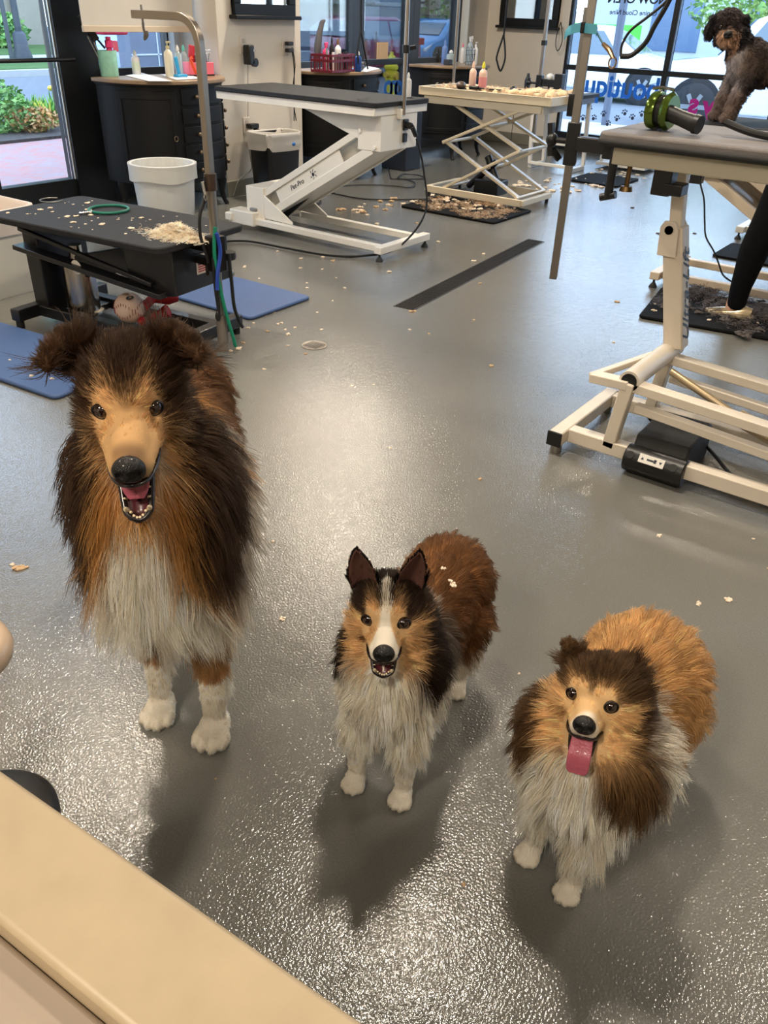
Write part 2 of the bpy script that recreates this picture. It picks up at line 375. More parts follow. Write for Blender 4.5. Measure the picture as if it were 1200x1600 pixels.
def outlet(loc, rz, label, plug='none'):
    t = empty('wall_outlet', loc, rz, label, 'wall outlet')
    MB().b2((-.036, -.006, -.058), (.036, 0, .058)).build('cover_plate', mat('outlet_plate', (206, 196, 184), .5), t, bevel=.003)
    s = MB()
    for z in (-.024, .024): s.b2((-.015, -.009, z - .014), (.015, -.005, z + .014))
    s.build('socket', mat('outlet_socket', (178, 168, 156), .5), t, bevel=.002)
    return t
outlet((4.955, 4.999, 1.05), 0, 'upper cream wall outlet on the pillar under the mirror, holding a large black adapter')
outlet((5.415, 4.999, 1.03), 0, 'cream wall outlet on the right of the pillar with two small black plugs')
outlet((4.94, 4.999, .50), 0, 'low wall outlet on the pillar beside the black bin')
t = empty('power_adapter', (4.955, 4.99, .985), label='large black charger adapter plugged into the left pillar outlet', cat='power adapter')
MB().box((0, -.045, 0), (.055, .07, .13)).build('adapter_body', M_BLACKPLASTIC, t, bevel=.008)
m = MB(); m.cyl((.035, -.05, -.05), (.035, -.08, -.05), .03, n=16); m.build('adapter_ring', M_BLACKPLASTIC, t, bevel=.002)
MB().cyl((.022, -.082, .03), (.022, -.083, .03), .012).build('indicator', mat('indicator_grey', (150, 150, 150), .3), t)
for z, nm in ((1.055, 'upper'), (1.008, 'lower')):
    p = MB(); p.box((0, -.03, 0), (.06, .045, .028))
    tag(p.build('power_plug', M_BLACKPLASTIC, bevel=.006, loc=(5.42, 4.99, z)), '%s small black plug in the right outlet of the pillar' % nm, 'plug')
c = MB(); c.tube([(5.445, 4.955, 1.03), (5.47, 4.95, .9), (5.455, 4.97, .7), (5.49, 4.97, .5)], .004, n=6)
c.tube([(5.445, 4.955, 1.01), (5.458, 4.95, .88), (5.47, 4.97, .66), (5.47, 4.975, .5)], .004, n=6)
tag(c.build('charger_cable', M_CORD), 'thin black twin cord hanging down the cream pillar', 'cord')
c = MB(); c.tube([(4.945, 4.95, .93), (4.96, 4.985, .7), (4.95, 4.985, .56)], .0025, n=6)
tag(c.build('charger_cable', M_GREYCORD), 'thin pale cord hanging below the large black adapter', 'cord')
p = MB(); p.box((0, -.04, .01), (.09, .06, .035)); p.box((.04, -.055, -.03), (.06, .05, .03), (0, .5, 0))
tag(p.build('power_plug', M_BLACKPLASTIC, bevel=.006, loc=(4.96, 4.99, .49)), 'black plug pair in the low outlet beside the black bin', 'plug')
p = MB(); p.box((0, 0, 0), (.07, .05, .05), (0, .6, 0)); p.cyl((.03, 0, -.02), (.06, 0, -.05), .012)
tag(p.build('white_adapter', M_WHITEPLASTIC, bevel=.008, loc=(5.06, 4.945, .42)), 'white adapter hanging by the low outlet beside the black bin', 'power adapter')
c = MB(); c.tube([(4.93, 4.94, .47), (4.92, 4.96, .36), (4.94, 4.97, .26), (4.93, 4.965, .18), (4.80, 4.97, .12), (4.72, 4.96, .02)], .004, n=6)
tag(c.build('power_cable', M_GREYCORD), 'grey cord hanging from the low outlet down the pillar', 'cord')
c = MB(); c.tube([(5.08, 4.93, .39), (5.03, 4.92, .25), (4.98, 4.90, .10), (4.93, 4.84, .03), (4.98, 4.76, .012), (5.1, 4.5, .012), (5.0, 4.3, .012), (4.5, 4.25, .012)], .006, n=6)
c.box((4.96, 4.86, .025), (.1, .06, .04), (0, 0, .5))
tag(c.build('power_cable', M_CORD), 'black cord running from the low outlet along the floor to the white lift table', 'cord')

# ------------------------------------------------------------------ half-moon cabinets
M_PULL = mat('antique_pull', (120, 104, 84), .35, .9)
def cabinet(loc, label):
    """back at y=0, bulges to -y; drawers on the right half"""
    t = empty('demilune_cabinet', loc, 0, label, 'cabinet', 'black half-moon cabinets along the window wall')
    RX, RY = .45, .52
    def cv(a, k=1.0, add=0.0):
        ca, sa = math.cos(a), math.sin(a); e = 2 / 2.35
        x = -math.copysign(abs(ca) ** e, ca) * (RX * k + add); y = -abs(sa) ** e * (RY * k + add)
        return (x, y)
    N = 40
    def poly(add, a0=0.0, a1=PI, k=1.0): return [cv(a0 + (a1 - a0) * i / N, k, add) for i in range(N + 1)]
    m = MB(); m.prism(poly(0), .20, .825); m.build('body', M_BLACKWOOD, t)
    m = MB(); m.prism(poly(.035), .83, .856); m.build('top', M_WOODTOP, t, bevel=.006)
    m = MB(); m.prism(poly(.014), .815, .83); m.build('moulding', M_BLACKWOOD, t, bevel=.003)
    def shell(a0, a1, z0, z1, o0, o1):
        mb = MB(); P0 = [cv(a0 + (a1 - a0) * i / 12, 1, o0) for i in range(13)]; P1 = [cv(a0 + (a1 - a0) * i / 12, 1, o1) for i in range(13)]
        mb.prism(P1 + P0[::-1], z0, z1); return mb
    d = shell(.30, 1.22, .25, .79, .0, .012).build('door', M_BLACKWOOD, t, bevel=.003)
    for (u0, u1, z0, z1) in ((.35, 1.17, .74, .765), (.35, 1.17, .275, .30), (.35, .39, .30, .74), (1.13, 1.17, .30, .74)):
        shell(u0, u1, z0, z1, .010, .017).build('door_moulding', M_BLACKWOOD, d, bevel=.002)
    q = cv(1.15, 1, .02); k = MB(); k.tube([(q[0] + .016 * math.cos(u), q[1] - .004, .50 + .016 * math.sin(u)) for u in np.linspace(0, 2 * PI, 9)[:-1]], .004, n=6, sub=3, closed=True)
    k.build('ring_pull', M_PULL, d)
    for i in range(5):
        z0 = .235 + i * .117
        for (a0, a1, ka) in ((1.30, 2.10, 1.52), (2.18, 2.70, 2.4)):
            dr = shell(a0, a1, z0, z0 + .100, .0, .012).build('drawer', M_BLACKWOOD, t, bevel=.003)
            q = cv(ka, 1, .02); MB().ball((q[0], q[1] - .004, z0 + .05), (.014, .014, .014), 10, 8).build('knob', M_PULL, dr)
    for a in (.16, 1.0, 2.14, 2.98):
        x, y = cv(a, 1, -.045); ox, oy = cv(a, 1, 0)
        L = math.hypot(x, y); ux, uy = x / L, y / L
        m = MB(); m.loft([(x, y, .22), (x + ux * .02, y + uy * .02, .17), (x + ux * .012, y + uy * .012, .09), (x + ux * .03, y + uy * .03, .03), (x + ux * .05, y + uy * .05, 0.0)], [.040, .034, .022, .016, .018], 10)
        m.build('leg', M_BLACKWOOD, t)
    return t
CAB1, CAB2, CAB3 = (4.25, 5.27, 0), (6.12, 5.26, 0), (7.95, 5.24, 0)
cabinet(CAB1, 'black half-moon cabinet with oak top beside the glazed door')
cabinet(CAB2, 'black half-moon cabinet with the red basket on top, right of the pillar')
cabinet(CAB3, 'black half-moon cabinet farthest away, beside the corner of the far wall')
ZT = .857

# ------------------------------------------------------------------ things on the cabinets
def bottle(name, loc, h, r, body, capm, label, cat='bottle', pump=False, spray=False, group=None, neck=.35, band=None):
    t = empty(name, loc, random.uniform(-.5, .5), label, cat, group)
    MB().lathe([(r * .92, 0), (r, .008), (r, h * .62), (r * .9, h * .70), (r * neck, h * .78), (r * neck, h * .82)], n=20).build('bottle_body', body, t)
    c = MB()
    if pump:
        c.lathe([(r * .42, h * .80), (r * .42, h * .88), (r * .12, h * .88), (r * .12, h * .97)], n=14); c.box((r * .25, 0, h * .98), (r * 1.0, r * .4, h * .05))
    elif spray:
        c.lathe([(r * .42, h * .80), (r * .42, h * .87)], n=14); c.box((r * .25, 0, h * .93), (r * 1.5, r * .45, h * .10), (0, -.15, 0)); c.box((r * .75, 0, h * .83), (r * .2, r * .2, h * .14), (0, .4, 0))
    else:
        c.lathe([(r * .42, h * .80), (r * .40, h * .90), (r * .15, h)], n=14)
    c.build('cap', capm, t, bevel=.001)
    if band: MB().lathe([(r * 1.012, h * .18), (r * 1.012, h * .52)], n=20, cap=False).build('paper_label', band, t)
    return t
def onz_x(px, py, X, z):
    q = onx(px, py, X); return (q.x, q.y, z)
def at(px, py, z):
    q = onz(px, py, z); return (q.x, q.y, z)
P_MINT = mat('mint_plastic', (150, 208, 190), .5, vary=.08, vscale=40); P_PINK = mat('pink_plastic', (232, 60, 120), .35); P_PINK2 = mat('light_pink_plastic', (240, 120, 140), .4)
P_WHITE = M_WHITEPLASTIC; P_CLEAR = mat('clear_bottle', (200, 220, 226), .08, spec=.6, alpha=.45); P_BLUE = mat('blue_plastic', (40, 150, 200), .35); P_NAVY = mat('navy_plastic', (20, 60, 130), .35)
P_ORANGE = mat('orange_plastic', (232, 80, 30), .4); P_RED = mat('red_plastic', (190, 30, 40), .4); P_YEL = mat('yellow_plastic', (226, 220, 60), .4); P_GREEN = mat('green_leaf_print', (110, 180, 90), .5)
P_LBLUE = mat('periwinkle_plastic', (100, 130, 190), .4); P_MAROON = mat('maroon_plastic', (110, 22, 42), .35); P_PEACH = mat('peach_plastic', (232, 196, 178), .4); P_BROWN = mat('brown_cap', (120, 84, 60), .5)
# mint cup with its contents
cup = at(172, 119, ZT)
t = empty('utensil_cup', cup, .2, 'mint green cup at the left end of the cabinet beside the door', 'cup')
MB().lathe([(.058, 0), (.060, .005), (.063, .155), (.058, .155), (.056, .012)], n=32).build('cup_body', P_MINT, t)
tag(MB().cyl((0, 0, .165), (-.105, .05, .31), .007).box((-.085, .04, .285), (.045, .025, .17), (0, -.55, -.4)).build('grooming_brush', M_BLACKPLASTIC, loc=(cup[0] - .01, cup[1], cup[2]), bevel=.004), 'black brush leaning out of the mint green cup', 'brush')
tag(MB().cyl((0, 0, .02), (0, 0, .17), .019).cyl((0, 0, .17), (0, 0, .215), .026, .024).cyl((0, 0, .215), (0, 0, .235), .016).build('pump_bottle', P_PINK, loc=(cup[0] + .02, cup[1] - .005, cup[2]), bevel=.003), 'hot pink bottle top standing in the mint green cup', 'bottle')
tag(MB().cyl((0, 0, .05), (-.05, .02, .22), .006).cyl((-.01, 0, .05), (-.075, .04, .235), .005).build('grooming_scissors', M_CHROME, loc=(cup[0] - .02, cup[1] + .02, cup[2])), 'steel scissors leaning in the mint green cup', 'scissors')
bottle('spray_bottle', at(214, 116, ZT), .150, .030, P_WHITE, P_WHITE, 'small white bottle with a green leaf print in the middle of the cabinet', band=mat('leaf_label', (214, 226, 206), .5))
bottle('lotion_bottle', onz_x(265, 110, 4.25, ZT), .215, .030, mat('cream_plastic', (226, 218, 196), .4), mat('cream_cap', (206, 196, 150), .4), 'tall cream pump bottle behind the blue comb on the first cabinet', pump=True)
bottle('water_bottle', onz_x(280, 110, 4.38, ZT), .19, .026, P_CLEAR, P_WHITE, 'clear plastic bottle with a white cap on the cabinet beside the door')
bottle('water_bottle', onz_x(289, 110, 4.46, ZT), .19, .024, P_CLEAR, mat('teal_cap', (90, 190, 170), .4), 'clear plastic bottle with a teal cap on the cabinet beside the door')
q = at(279, 121, ZT); tag(MB().box((0, 0, .065), (.035, .012, .13), (0, -.25, .3)).box((.02, 0, .01), (.09, .05, .02)).build('clipper', P_BLUE, loc=q, bevel=.006), 'bright blue clipper standing on the cabinet beside the door', 'clipper')
q = at(262, 117, ZT); tag(MB().cyl((0, 0, .0), (-.015, 0, .09), .007, .004).cyl((0, 0, 0.006), (.03, .01, .006), .006).build('pen', P_RED, loc=q), 'small dark red pick standing beside the cream pump bottle', 'tool')
# papers
for (pts, lab) in ((((196, 118), (222, 114), (270, 127), (232, 127)), 'white sheet of paper on the cabinet top near the mint cup'),
                   (((250, 116), (300, 118), (312, 123), (275, 125)), 'white sheet of paper on the cabinet top near the pink caddy')):
    P = [onz(a, b, ZT + .001) for a, b in pts]; c = sum((Vector(p) for p in P), Vector()) / 4
    tag(MB().prism([(p.x - c.x, p.y - c.y) for p in P], 0, .0012).build('paper_sheet', M_PAPER, loc=c, smooth=0), lab, 'paper')
# pink caddy
q = at(308, 118, ZT); q = (q[0] + .02, q[1], q[2])
t = empty('tool_caddy', q, -.2, 'pink tool caddy at the right end of the cabinet beside the door', 'caddy')
c = MB(); c.b2((-.10, -.045, 0), (.10, .045, .006)); c.b2((-.10, -.045, 0), (-.096, .045, .085)).b2((.096, -.045, 0), (.10, .045, .085)).b2((-.10, -.045, 0), (.10, -.041, .085)).b2((-.10, .041, 0), (.10, .045, .085))
c.build('caddy_body', P_PINK2, t, bevel=.002); MB().b2((-.102, -.047, -.0005), (.102, .047, .008)).build('caddy_base', M_BLACKPLASTIC, t)
def scissors(loc, rz, tilt, label, grp='scissors in the pink caddy'):
    s = MB()
    for sgn in (-1, 1):
        s.tube([(sgn * .014 + .011 * math.cos(u), 0, .135 + .014 * math.sin(u)) for u in np.linspace(0, 2 * PI, 9)[:-1]], .0028, n=6, sub=2, closed=True)
        s.bar((sgn * .012, 0, .122), (-sgn * .004, 0, .01), .005, .003)
    o = s.build('grooming_scissors', M_CHROME, loc=loc, rot=(tilt, 0, rz)); tag(o, label, 'scissors', grp); return o
for i, (dx, dy, a, b) in enumerate(((.02, 0, .3, .1), (.045, .01, 1.0, -.12), (.065, -.01, -.4, .18), (.085, .012, .8, -.1))):
    scissors((q[0] + dx * .98, q[1] + dy - dx * .2, q[2] + .02), a, b, 'steel grooming scissors standing handles up in the pink caddy')
tag(MB().cyl((0, 0, .02), (0, 0, .11), .022).box((0, .0, .15), (.05, .02, .08), (0, .2, 0)).build('slicker_brush', P_RED, loc=(q[0] - .045, q[1] + .01, q[2]), bevel=.004), 'red brush standing in the pink caddy', 'brush')
tag(MB().bar((0, 0, .015), (-.045, 0, .10), .026, .014).bar((-.045, 0, .10), (-.03, 0, .125), .02, .014).build('nail_grinder', P_ORANGE, loc=(q[0] - .075, q[1] - .055, q[2]), bevel=.006), 'orange tool leaning against the pink caddy', 'tool')
tag(MB().cyl((0, 0, .01), (0, 0, .13), .017).build('clipper', mat('grey_clipper', (110, 100, 104), .4), loc=(q[0] - .025, q[1] - .02, q[2]), bevel=.004), 'grey clipper standing in the pink caddy', 'clipper')
# red basket on cabinet 2
q = onz_x(513, 108, 5.78, ZT); QB = Vector((5.80, 4.83, ZT))
t = empty('tool_basket', QB, .12, 'maroon slatted basket full of grooming tools on the middle cabinet', 'basket')
b = MB(); w, dp, hh = .17, .10, .13
b.b2((-w, -dp, 0), (w, dp, .012))
for z in (.0, .075, hh - .018):
    for (p0, p1) in (((-w, -dp), (w, -dp)), ((w, -dp), (w, dp)), ((w, dp), (-w, dp)), ((-w, dp), (-w, -dp))):
        b.bar((p0[0], p0[1], z + .009), (p1[0], p1[1], z + .009), .006, .018)
for i in range(9):
    x = -w + 2 * w * i / 8
    for y in (-dp, dp): b.bar((x, y, 0), (x, y, hh), .009, .005)
for i in range(1, 5):
    y = -dp + 2 * dp * i / 5
    for x in (-w, w): b.bar((x, y, 0), (x, y, hh), .009, .005)
b.build('basket_body', P_MAROON, t, bevel=.001)
def in_basket(dx, dy): return (QB.x + dx, QB.y + dy, QB.z + .013)
bottle('spray_bottle', in_basket(-.09, 0), .20, .026, P_PINK, P_PINK, 'hot pink spray bottle in the maroon basket', spray=True)
bottle('spray_bottle', in_basket(.01, .02), .235, .020, M_BLACKPLASTIC, M_BLACKPLASTIC, 'thin black bottle standing up in the maroon basket')
bottle('lotion_bottle', in_basket(.065, 0), .225, .026, P_WHITE, P_BROWN, 'white bottle with a brown cap in the maroon basket')
for i, (dx, dy, h, r, mm, lab) in enumerate(((-.135, -.05, .16, .012, M_CHROME, 'steel comb handle at the left of the maroon basket'), (-.055, -.05, .13, .016, P_WHITE, 'pale clipper guard in the front of the maroon basket'),
        (-.02, -.055, .11, .017, M_STEELD, 'steel tin in the front of the maroon basket'), (.03, -.05, .12, .022, mat('grey_plastic', (90, 84, 88), .5), 'grey clipper body in the middle of the maroon basket'), (.115, -.04, .13, .02, M_BLACKPLASTIC, 'black clipper at the right of the maroon basket'), (.12, .045, .15, .018, P_WHITE, 'white tube at the back right of the maroon basket'))):
    tag(MB().lathe([(r, 0), (r, h * .7), (r * .7, h)], n=14).build('grooming_tool', mm, loc=in_basket(dx, dy)), lab, 'tool')
q = (6.02, 4.74, ZT); bottle('spray_can', q, .15, .028, P_NAVY, P_WHITE, 'blue can with a white cap beside the maroon basket')
q = (6.12, 4.80, ZT); tag(MB().ball((0, 0, .03), (.055, .03, .03)).ball((.05, .0, .045), (.03, .025, .025)).build('clipper', mat('dark_grey_plastic', (52, 52, 56), .4), loc=q), 'grey clipper lying behind the papers on the middle cabinet', 'clipper')
t = empty('hanging_glove', (6.00, 5.13, 1.05), label='dark grey glove hanging on the window mullion behind the basket', cat='glove')
MB().loft([(.05, 0, .16), (.02, 0, .15), (-.02, 0, .06), (-.05, -.01, -.02), (-.06, -.01, -.10), (-.04, -.01, -.14)], [.012, .02, .026, .032, .028, .012], 10).build('glove_body', mat('glove_fabric', (72, 70, 74), .8), t)
for (pts, z, mm, lab) in ((((548, 110), (575, 103), (596, 107), (572, 113)), .001, M_PAPER, 'white papers on the middle cabinet'), (((545, 108), (560, 103), (574, 105), (560, 110)), .004, mat('blue_paper', (90, 150, 200), .6), 'blue leaflet under the papers on the middle cabinet'), (((553, 109), (562, 104), (570, 107), (560, 111)), .006, mat('orange_paper', (220, 120, 70), .6), 'orange leaflet on the middle cabinet')):
    P = [onz(a, b_, ZT + z) for a, b_ in pts]; c = sum((Vector(p) for p in P), Vector()) / 4
    tag(MB().prism([((p.x - c.x) * .9, (p.y - c.y) * .9) for p in P], 0, .0012).build('paper_sheet', mm, loc=c, smooth=0), lab, 'paper')
# cabinet 3
for (px, X, h, r, mm, cm, kw, lab) in ((694, 7.85, .21, .028, P_LBLUE, P_LBLUE, {}, 'periwinkle blue bottle at the left of the far cabinet'), (704, 7.75, .13, .045, P_CLEAR, P_WHITE, {}, 'squat clear jar on the far cabinet'),
        (733, 8.10, .25, .028, P_CLEAR, P_WHITE, {'spray': True}, 'clear spray bottle at the right of the far cabinet'), (742, 8.05, .20, .025, P_WHITE, P_WHITE, {'pump': True}, 'white pump bottle at the right end of the far cabinet'), (722, 8.2, .18, .022, P_WHITE, P_PINK2, {}, 'white bottle with a pale pink cap on the far cabinet'), (684, 8.0, .12, .022, M_BLACKPLASTIC, M_BLACKPLASTIC, {}, 'small black bottle at the left of the far cabinet')):
    bottle('spray_bottle', onz_x(px, 95, X, ZT)[:1] + (onz_x(px, 95, X, ZT)[1],) + (ZT,), h, r, mm, cm, lab, **kw)
t = empty('wire_rack', (7.95, 4.82, ZT), 0, 'black wire rack of tools on the far cabinet', 'rack')
b = MB()
for i in range(7): b.tube([(-.09 + .03 * i, 0, 0), (-.09 + .03 * i, 0, .13 + .02 * (i % 2)), (-.075 + .03 * i, .02, .15)], .003, n=5, sub=3)
for z in (.03, .09, .13): b.bar((-.1, 0, z), (.1, 0, z), .004)
b.build('rack_wires', M_BLACKMETAL, t)
tag(MB().b2((-.05, -.035, 0), (.05, .035, .05)).build('small_box', mat('dark_box', (46, 48, 54), .5), loc=(7.72, 4.93, ZT), bevel=.006), 'small dark box at the left of the far cabinet', 'box')

# ------------------------------------------------------------------ bins
def lathe_bin(loc):
    t = empty('waste_bin', loc, 0, 'round white waste bin with a clear liner in front of the first cabinet', 'bin')
    H = .47
    MB().lathe([(.150, 0), (.155, .01), (.186, H - .06), (.186, H - .055)], n=40).build('bin_body', mat('bin_grey_white', (196, 198, 198), .45), t)
    MB().lathe([(.187, H - .062), (.197, H - .06), (.197, H - .015), (.203, H - .008), (.203, H), (.188, H + .004), (.182, H), (.182, H - .06)], n=40, cap=False).build('bin_rim', P_WHITE, t)
    l = MB(); n = 60; vs = []
    for (r0, z, wv) in ((.2035, H - .086, .002), (.2035, H - .02, .001), (.206, H + .003, .001), (.180, H + .002, .002), (.168, H - .12, .010), (.155, H - .30, .014)):
        vs.append([((r0 + wv * math.sin(k * 2.1) * random.uniform(.3, 1)) * math.cos(2 * PI * k / n), (r0 + wv * math.sin(k * 2.1)) * math.sin(2 * PI * k / n), z + (.007 * math.sin(k * .42) if z < H - .08 and z > H - .1 else 0)) for k in range(n)])
    flat = [v for r in vs for v in r]; fs = [(i * n + k, i * n + (k + 1) % n, (i + 1) * n + (k + 1) % n, (i + 1) * n + k) for i in range(len(vs) - 1) for k in range(n)]
    fs.append(tuple(range((len(vs) - 1) * n, len(vs) * n)))
    l.add(flat, fs); l.build('bin_liner', mat('clear_liner', (214, 214, 210), .35, alpha=.75), t, smooth=60)
lathe_bin((3.44, 4.22, 0))
def rounded_rect(hx, hy, r, n=6):
    P = []
    for (cx, cy, a0) in ((hx - r, hy - r, 0), (-hx + r, hy - r, PI / 2), (-hx + r, -hy + r, PI), (hx - r, -hy + r, 3 * PI / 2)):
        for i in range(n + 1): a = a0 + PI / 2 * i / n; P.append((cx + r * math.cos(a), cy + r * math.sin(a)))
    return P
def square_bin(loc, rz, hx, hy, H, body, label, tie, bagc):
    t = empty('waste_bin', loc, rz, label, 'bin')
    m = MB(); prof = [(0.84, 0), (0.86, .01), (1.0, H - .01), (1.0, H)]
    rings = [[(x * s, y * s, z) for x, y in rounded_rect(hx, hy, .04)] for s, z in prof]; n = len(rings[0])
    m.add([v for r in rings for v in r], [(i * n + k, i * n + (k + 1) % n, (i + 1) * n + (k + 1) % n, (i + 1) * n + k) for i in range(len(prof) - 1) for k in range(n)] + [tuple(range(n))[::-1]])
    o = m.build('bin_body', body, t); o.modifiers.new('wall', 'SOLIDIFY').thickness = .004
    rr = []
    for j, (s, z, wv) in enumerate(((1.03, H - .10, .004), (1.05, H - .075, .011), (1.045, H - .045, .009), (1.07, H - .01, .009), (1.05, H + .014, .008), (.97, H + .012, .006), (.9, H - .06, .012), (.8, H - .2, .014))):
        rr.append([(x * s + wv * random.uniform(-1, 1), y * s + wv * random.uniform(-1, 1), z + (.018 * math.sin(k * .55 + 1) if j == 0 else .008 * random.uniform(-1, 1))) for k, (x, y) in enumerate(rounded_rect(hx, hy, .04, 9))])
    n = len(rr[0]); l = MB(); l.add([v for r in rr for v in r], [(i * n + k, i * n + (k + 1) % n, (i + 1) * n + (k + 1) % n, (i + 1) * n + k) for i in range(len(rr) - 1) for k in range(n)] + [tuple(range((len(rr) - 1) * n, len(rr) * n))])
    lo = l.build('bin_liner', bagc, t, smooth=180); ls = lo.modifiers.new('soft', 'SUBSURF'); ls.levels = 1; ls.render_levels = 2
    MB().ball(tie, (.016, .010, .014), 10, 8).build('bag_tie', mat('blue_tie', (40, 110, 190), .4), t)
    return t
square_bin((4.98, 4.74, 0), -.10, .17, .13, .47, mat('black_bin_plastic', (16, 17, 20), .4), 'black waste bin with a white bag against the cream pillar', (.07, -.145, .40), mat('white_bag', (206, 202, 196), .4, alpha=.9))
square_bin((2.16, 4.10, 0), 0.05, .17, .21, .42, mat('white_bin_plastic', (222, 218, 206), .4), 'white waste bin with a bag at the left behind the black lift table', (.10, -.222, .37), mat('cream_bag', (226, 214, 204), .4, alpha=.92))
m = MB(); m.b2((-.13, -.14, 0), (.13, .14, .50)); m.b2((-.14, -.15, .50), (.14, .15, .52))
tag(m.build('black_box', mat('navy_black', (18, 20, 30), .5), loc=(6.86, 4.86, 0), bevel=.012), 'plain black bin standing between the middle and far cabinets', 'bin')
# ------------------------------------------------------------------ lift tables with a slanted arm (white, behind / dog table)
def slant_table(loc, rz, label, white=M_WHITEMETAL, logo=True, pole=True):
    """local: length along y, free end (box, foot bar) at -y, hub at +y; origin under the middle of the top"""
    t = empty('lift_table', loc, rz, label, 'grooming table')
    L, Wd = .65, .275
    MB().prism(rounded_rect(Wd, L, .03), .835, .86).build('table_top', M_TABLETOP, t, bevel=.004)
    f = MB(); f.b2((-Wd + .012, -L + .015, .79), (Wd - .012, -L + .04, .834)).b2((-Wd + .012, L - .04, .79), (Wd - .012, L - .015, .834))
    f.b2((-Wd + .012, -L + .04, .79), (-Wd + .036, L - .04, .834)).b2((Wd - .036, -L + .04, .79), (Wd - .012, L - .04, .834))
    f.build('top_frame', white, t, bevel=.003)
    y0 = -L + .02
    b = MB(); b.b2((-.19, y0, .60), (.17, y0 + .17, .79))
    for x in (-.19, -.185): pass
    b.prism([(y0 + .17, .79), (y0 + .17, .655), (y0 + .60, .785), (y0 + .60, .79)], -.188, -.178, 'x'); b.prism([(y0 + .17, .79), (y0 + .17, .655), (y0 + .60, .785), (y0 + .60, .79)], .158, .168, 'x')
    for (y, z) in ((y0 + .15, .70), (y0 + .04, .62)): b.cyl((-.19, y, z), (-.20, y, z), .011, n=12)
    bx = b.build('control_box', white, t, bevel=.004)
    p = MB(); p.b2((.02, y0 - .012, .70), (.07, y0, .76)).b2((.02, y0 - .012, .635), (.06, y0, .685)); p.cyl((.045, y0 - .012, .73), (.045, y0 - .05, .725), .018).cyl((.045, y0 - .05, .725), (.085, y0 - .055, .67), .014)
    p.build('power_inlet', M_BLACKPLASTIC, bx, bevel=.004)
    # arm: two slanted beams and the side plate between them
    A, B = Vector((0, y0 + .10, .66)), Vector((0, L - .32, .17))
    dv = (B - A).normalized(); nv = Vector((0, dv.z, -dv.y)); nv = nv if nv.z > 0 else -nv
    m = MB()
    for s in (-.17, .13):
        for off, hh in ((.062, .04), (-.062, .05)):
            m.bar(A + nv * off + Vector((s, 0, 0)), B + nv * off + Vector((s, 0, 0)), .035, hh, nv)
    m.bar(A + nv * -.07 + Vector((-.02, 0, 0)), B + nv * -.07 + Vector((-.02, 0, 0)), .27, .012, nv)
    m.bar(A.lerp(B, .24) + Vector((-.172, 0, 0)), A.lerp(B, .86) + Vector((-.172, 0, 0)), .012, .10, nv)
    m.bar(A.lerp(B, .0) + Vector((-.12, 0, .012)), A.lerp(B, 1) + Vector((-.12, 0, .012)), .012, .09, nv)
    arm = m.build('lift_arm', white, t, bevel=.003)
    if logo:
        # script lettering and a small paw mark on the side plate of the arm
        c0 = A.lerp(B, .66) + Vector((-.1795, 0, 0)) + nv * .0; ang = math.atan2(abs(dv.z), abs(dv.y))
        text('lettering', 'Pet-Pro', .042, M_DARKVINYL, arm, c0, (PI / 2, 0, -PI / 2), shear=.2, sx=1.0).rotation_euler = (Matrix.Rotation(-PI / 2, 3, 'Z') @ Matrix.Rotation(PI / 2, 3, 'X') @ Matrix.Rotation(ang, 3, 'Z')).to_euler()
        lg = MB(); cl = A.lerp(B, .50) + Vector((-.1785, 0, 0))
        lg.cyl(cl, cl + Vector((-.001, 0, 0)), .011, n=12)
        for a in (0.3, 1.2, 2.1, 3.1, 4.3, 5.2): lg.bar(cl + Vector((0, .016 * math.cos(a), .016 * math.sin(a))), cl + Vector((0, .03 * math.cos(a + .3), .03 * math.sin(a + .3))), .001, .005)
        lg.build('logo', M_DARKVINYL, arm)
    h = MB(); y1 = L - .33
    h.b2((-.20, y1, .07), (.16, y1 + .16, .28)); h.prism([(y1, .24), (y1, .09), (y1 - .25, .085), (y1 - .25, .10)], -.20, -.188, 'x'); h.prism([(y1, .24), (y1, .09), (y1 - .25, .085), (y1 - .25, .10)], .148, .16, 'x')
    hub = h.build('hub', white, t, bevel=.004)
    k = MB().b2((-.26, y1 + .05, .035), (-.15, y1 + .27, .125)); k.b2((-.275, y1 + .24, .05), (-.13, y1 + .30, .10)); k.build('motor_box', white, t, bevel=.006)
    MB().box((-.205, y1 + .09, .135), (.03, .055, .02)).build('knob', mat('grey_knob', (120, 122, 124), .4), t, bevel=.005)
    MB().cyl((-.05, y1 - .05, .10), (-.02, y1 - .38, .36), .022).build('actuator', M_BLACKPLASTIC, t)
    for x in (-.215, .175): MB().b2((x - .022, -L - .016, .045), (x + .022, y1 + .16, .085)).build('base_rail', white, t, bevel=.004)
    MB().b2((-.28, -L - .07, .045), (.25, -L - .015, .088)).build('foot_bar', white, t, bevel=.004)
    for (x, y) in ((-.26, -L - .045), (.23, -L - .045), (-.20, y1 + .25), (.16, y1 + .12)):
        MB().lathe([(.024, 0), (.022, .008), (.012, .022), (.007, .028), (.007, .05)], (x, y, 0), n=16).build('levelling_foot', M_BLACKRUBBER, t)
    if pole:
        q = MB(); q.b2((-.045, y0 - .035, .765), (.005, y0 - .002, .82)); q.build('pole_bracket', white, t, bevel=.004)
        q = MB(); q.cyl((-.02, -L - .012, .79), (-.02, -L - .012, 1.95), .0125, n=16).loft([(-.02, -L - .012, 1.95), (-.02, -L + .02, 2.0), (-.02, -L + .1, 2.03), (-.02, -L + .6, 2.03)], .0125, 12)
        q.build('grooming_arm', M_STEEL, t)
        q = MB(); q.cyl((-.02, -L - .012, 1.10), (-.02, -L - .012, 1.14), .022); q.bar((-.02, -L - .012, 1.12), (.03, -L - .04, 1.13), .02); q.build('arm_clamp', M_BLACKMETAL, t)
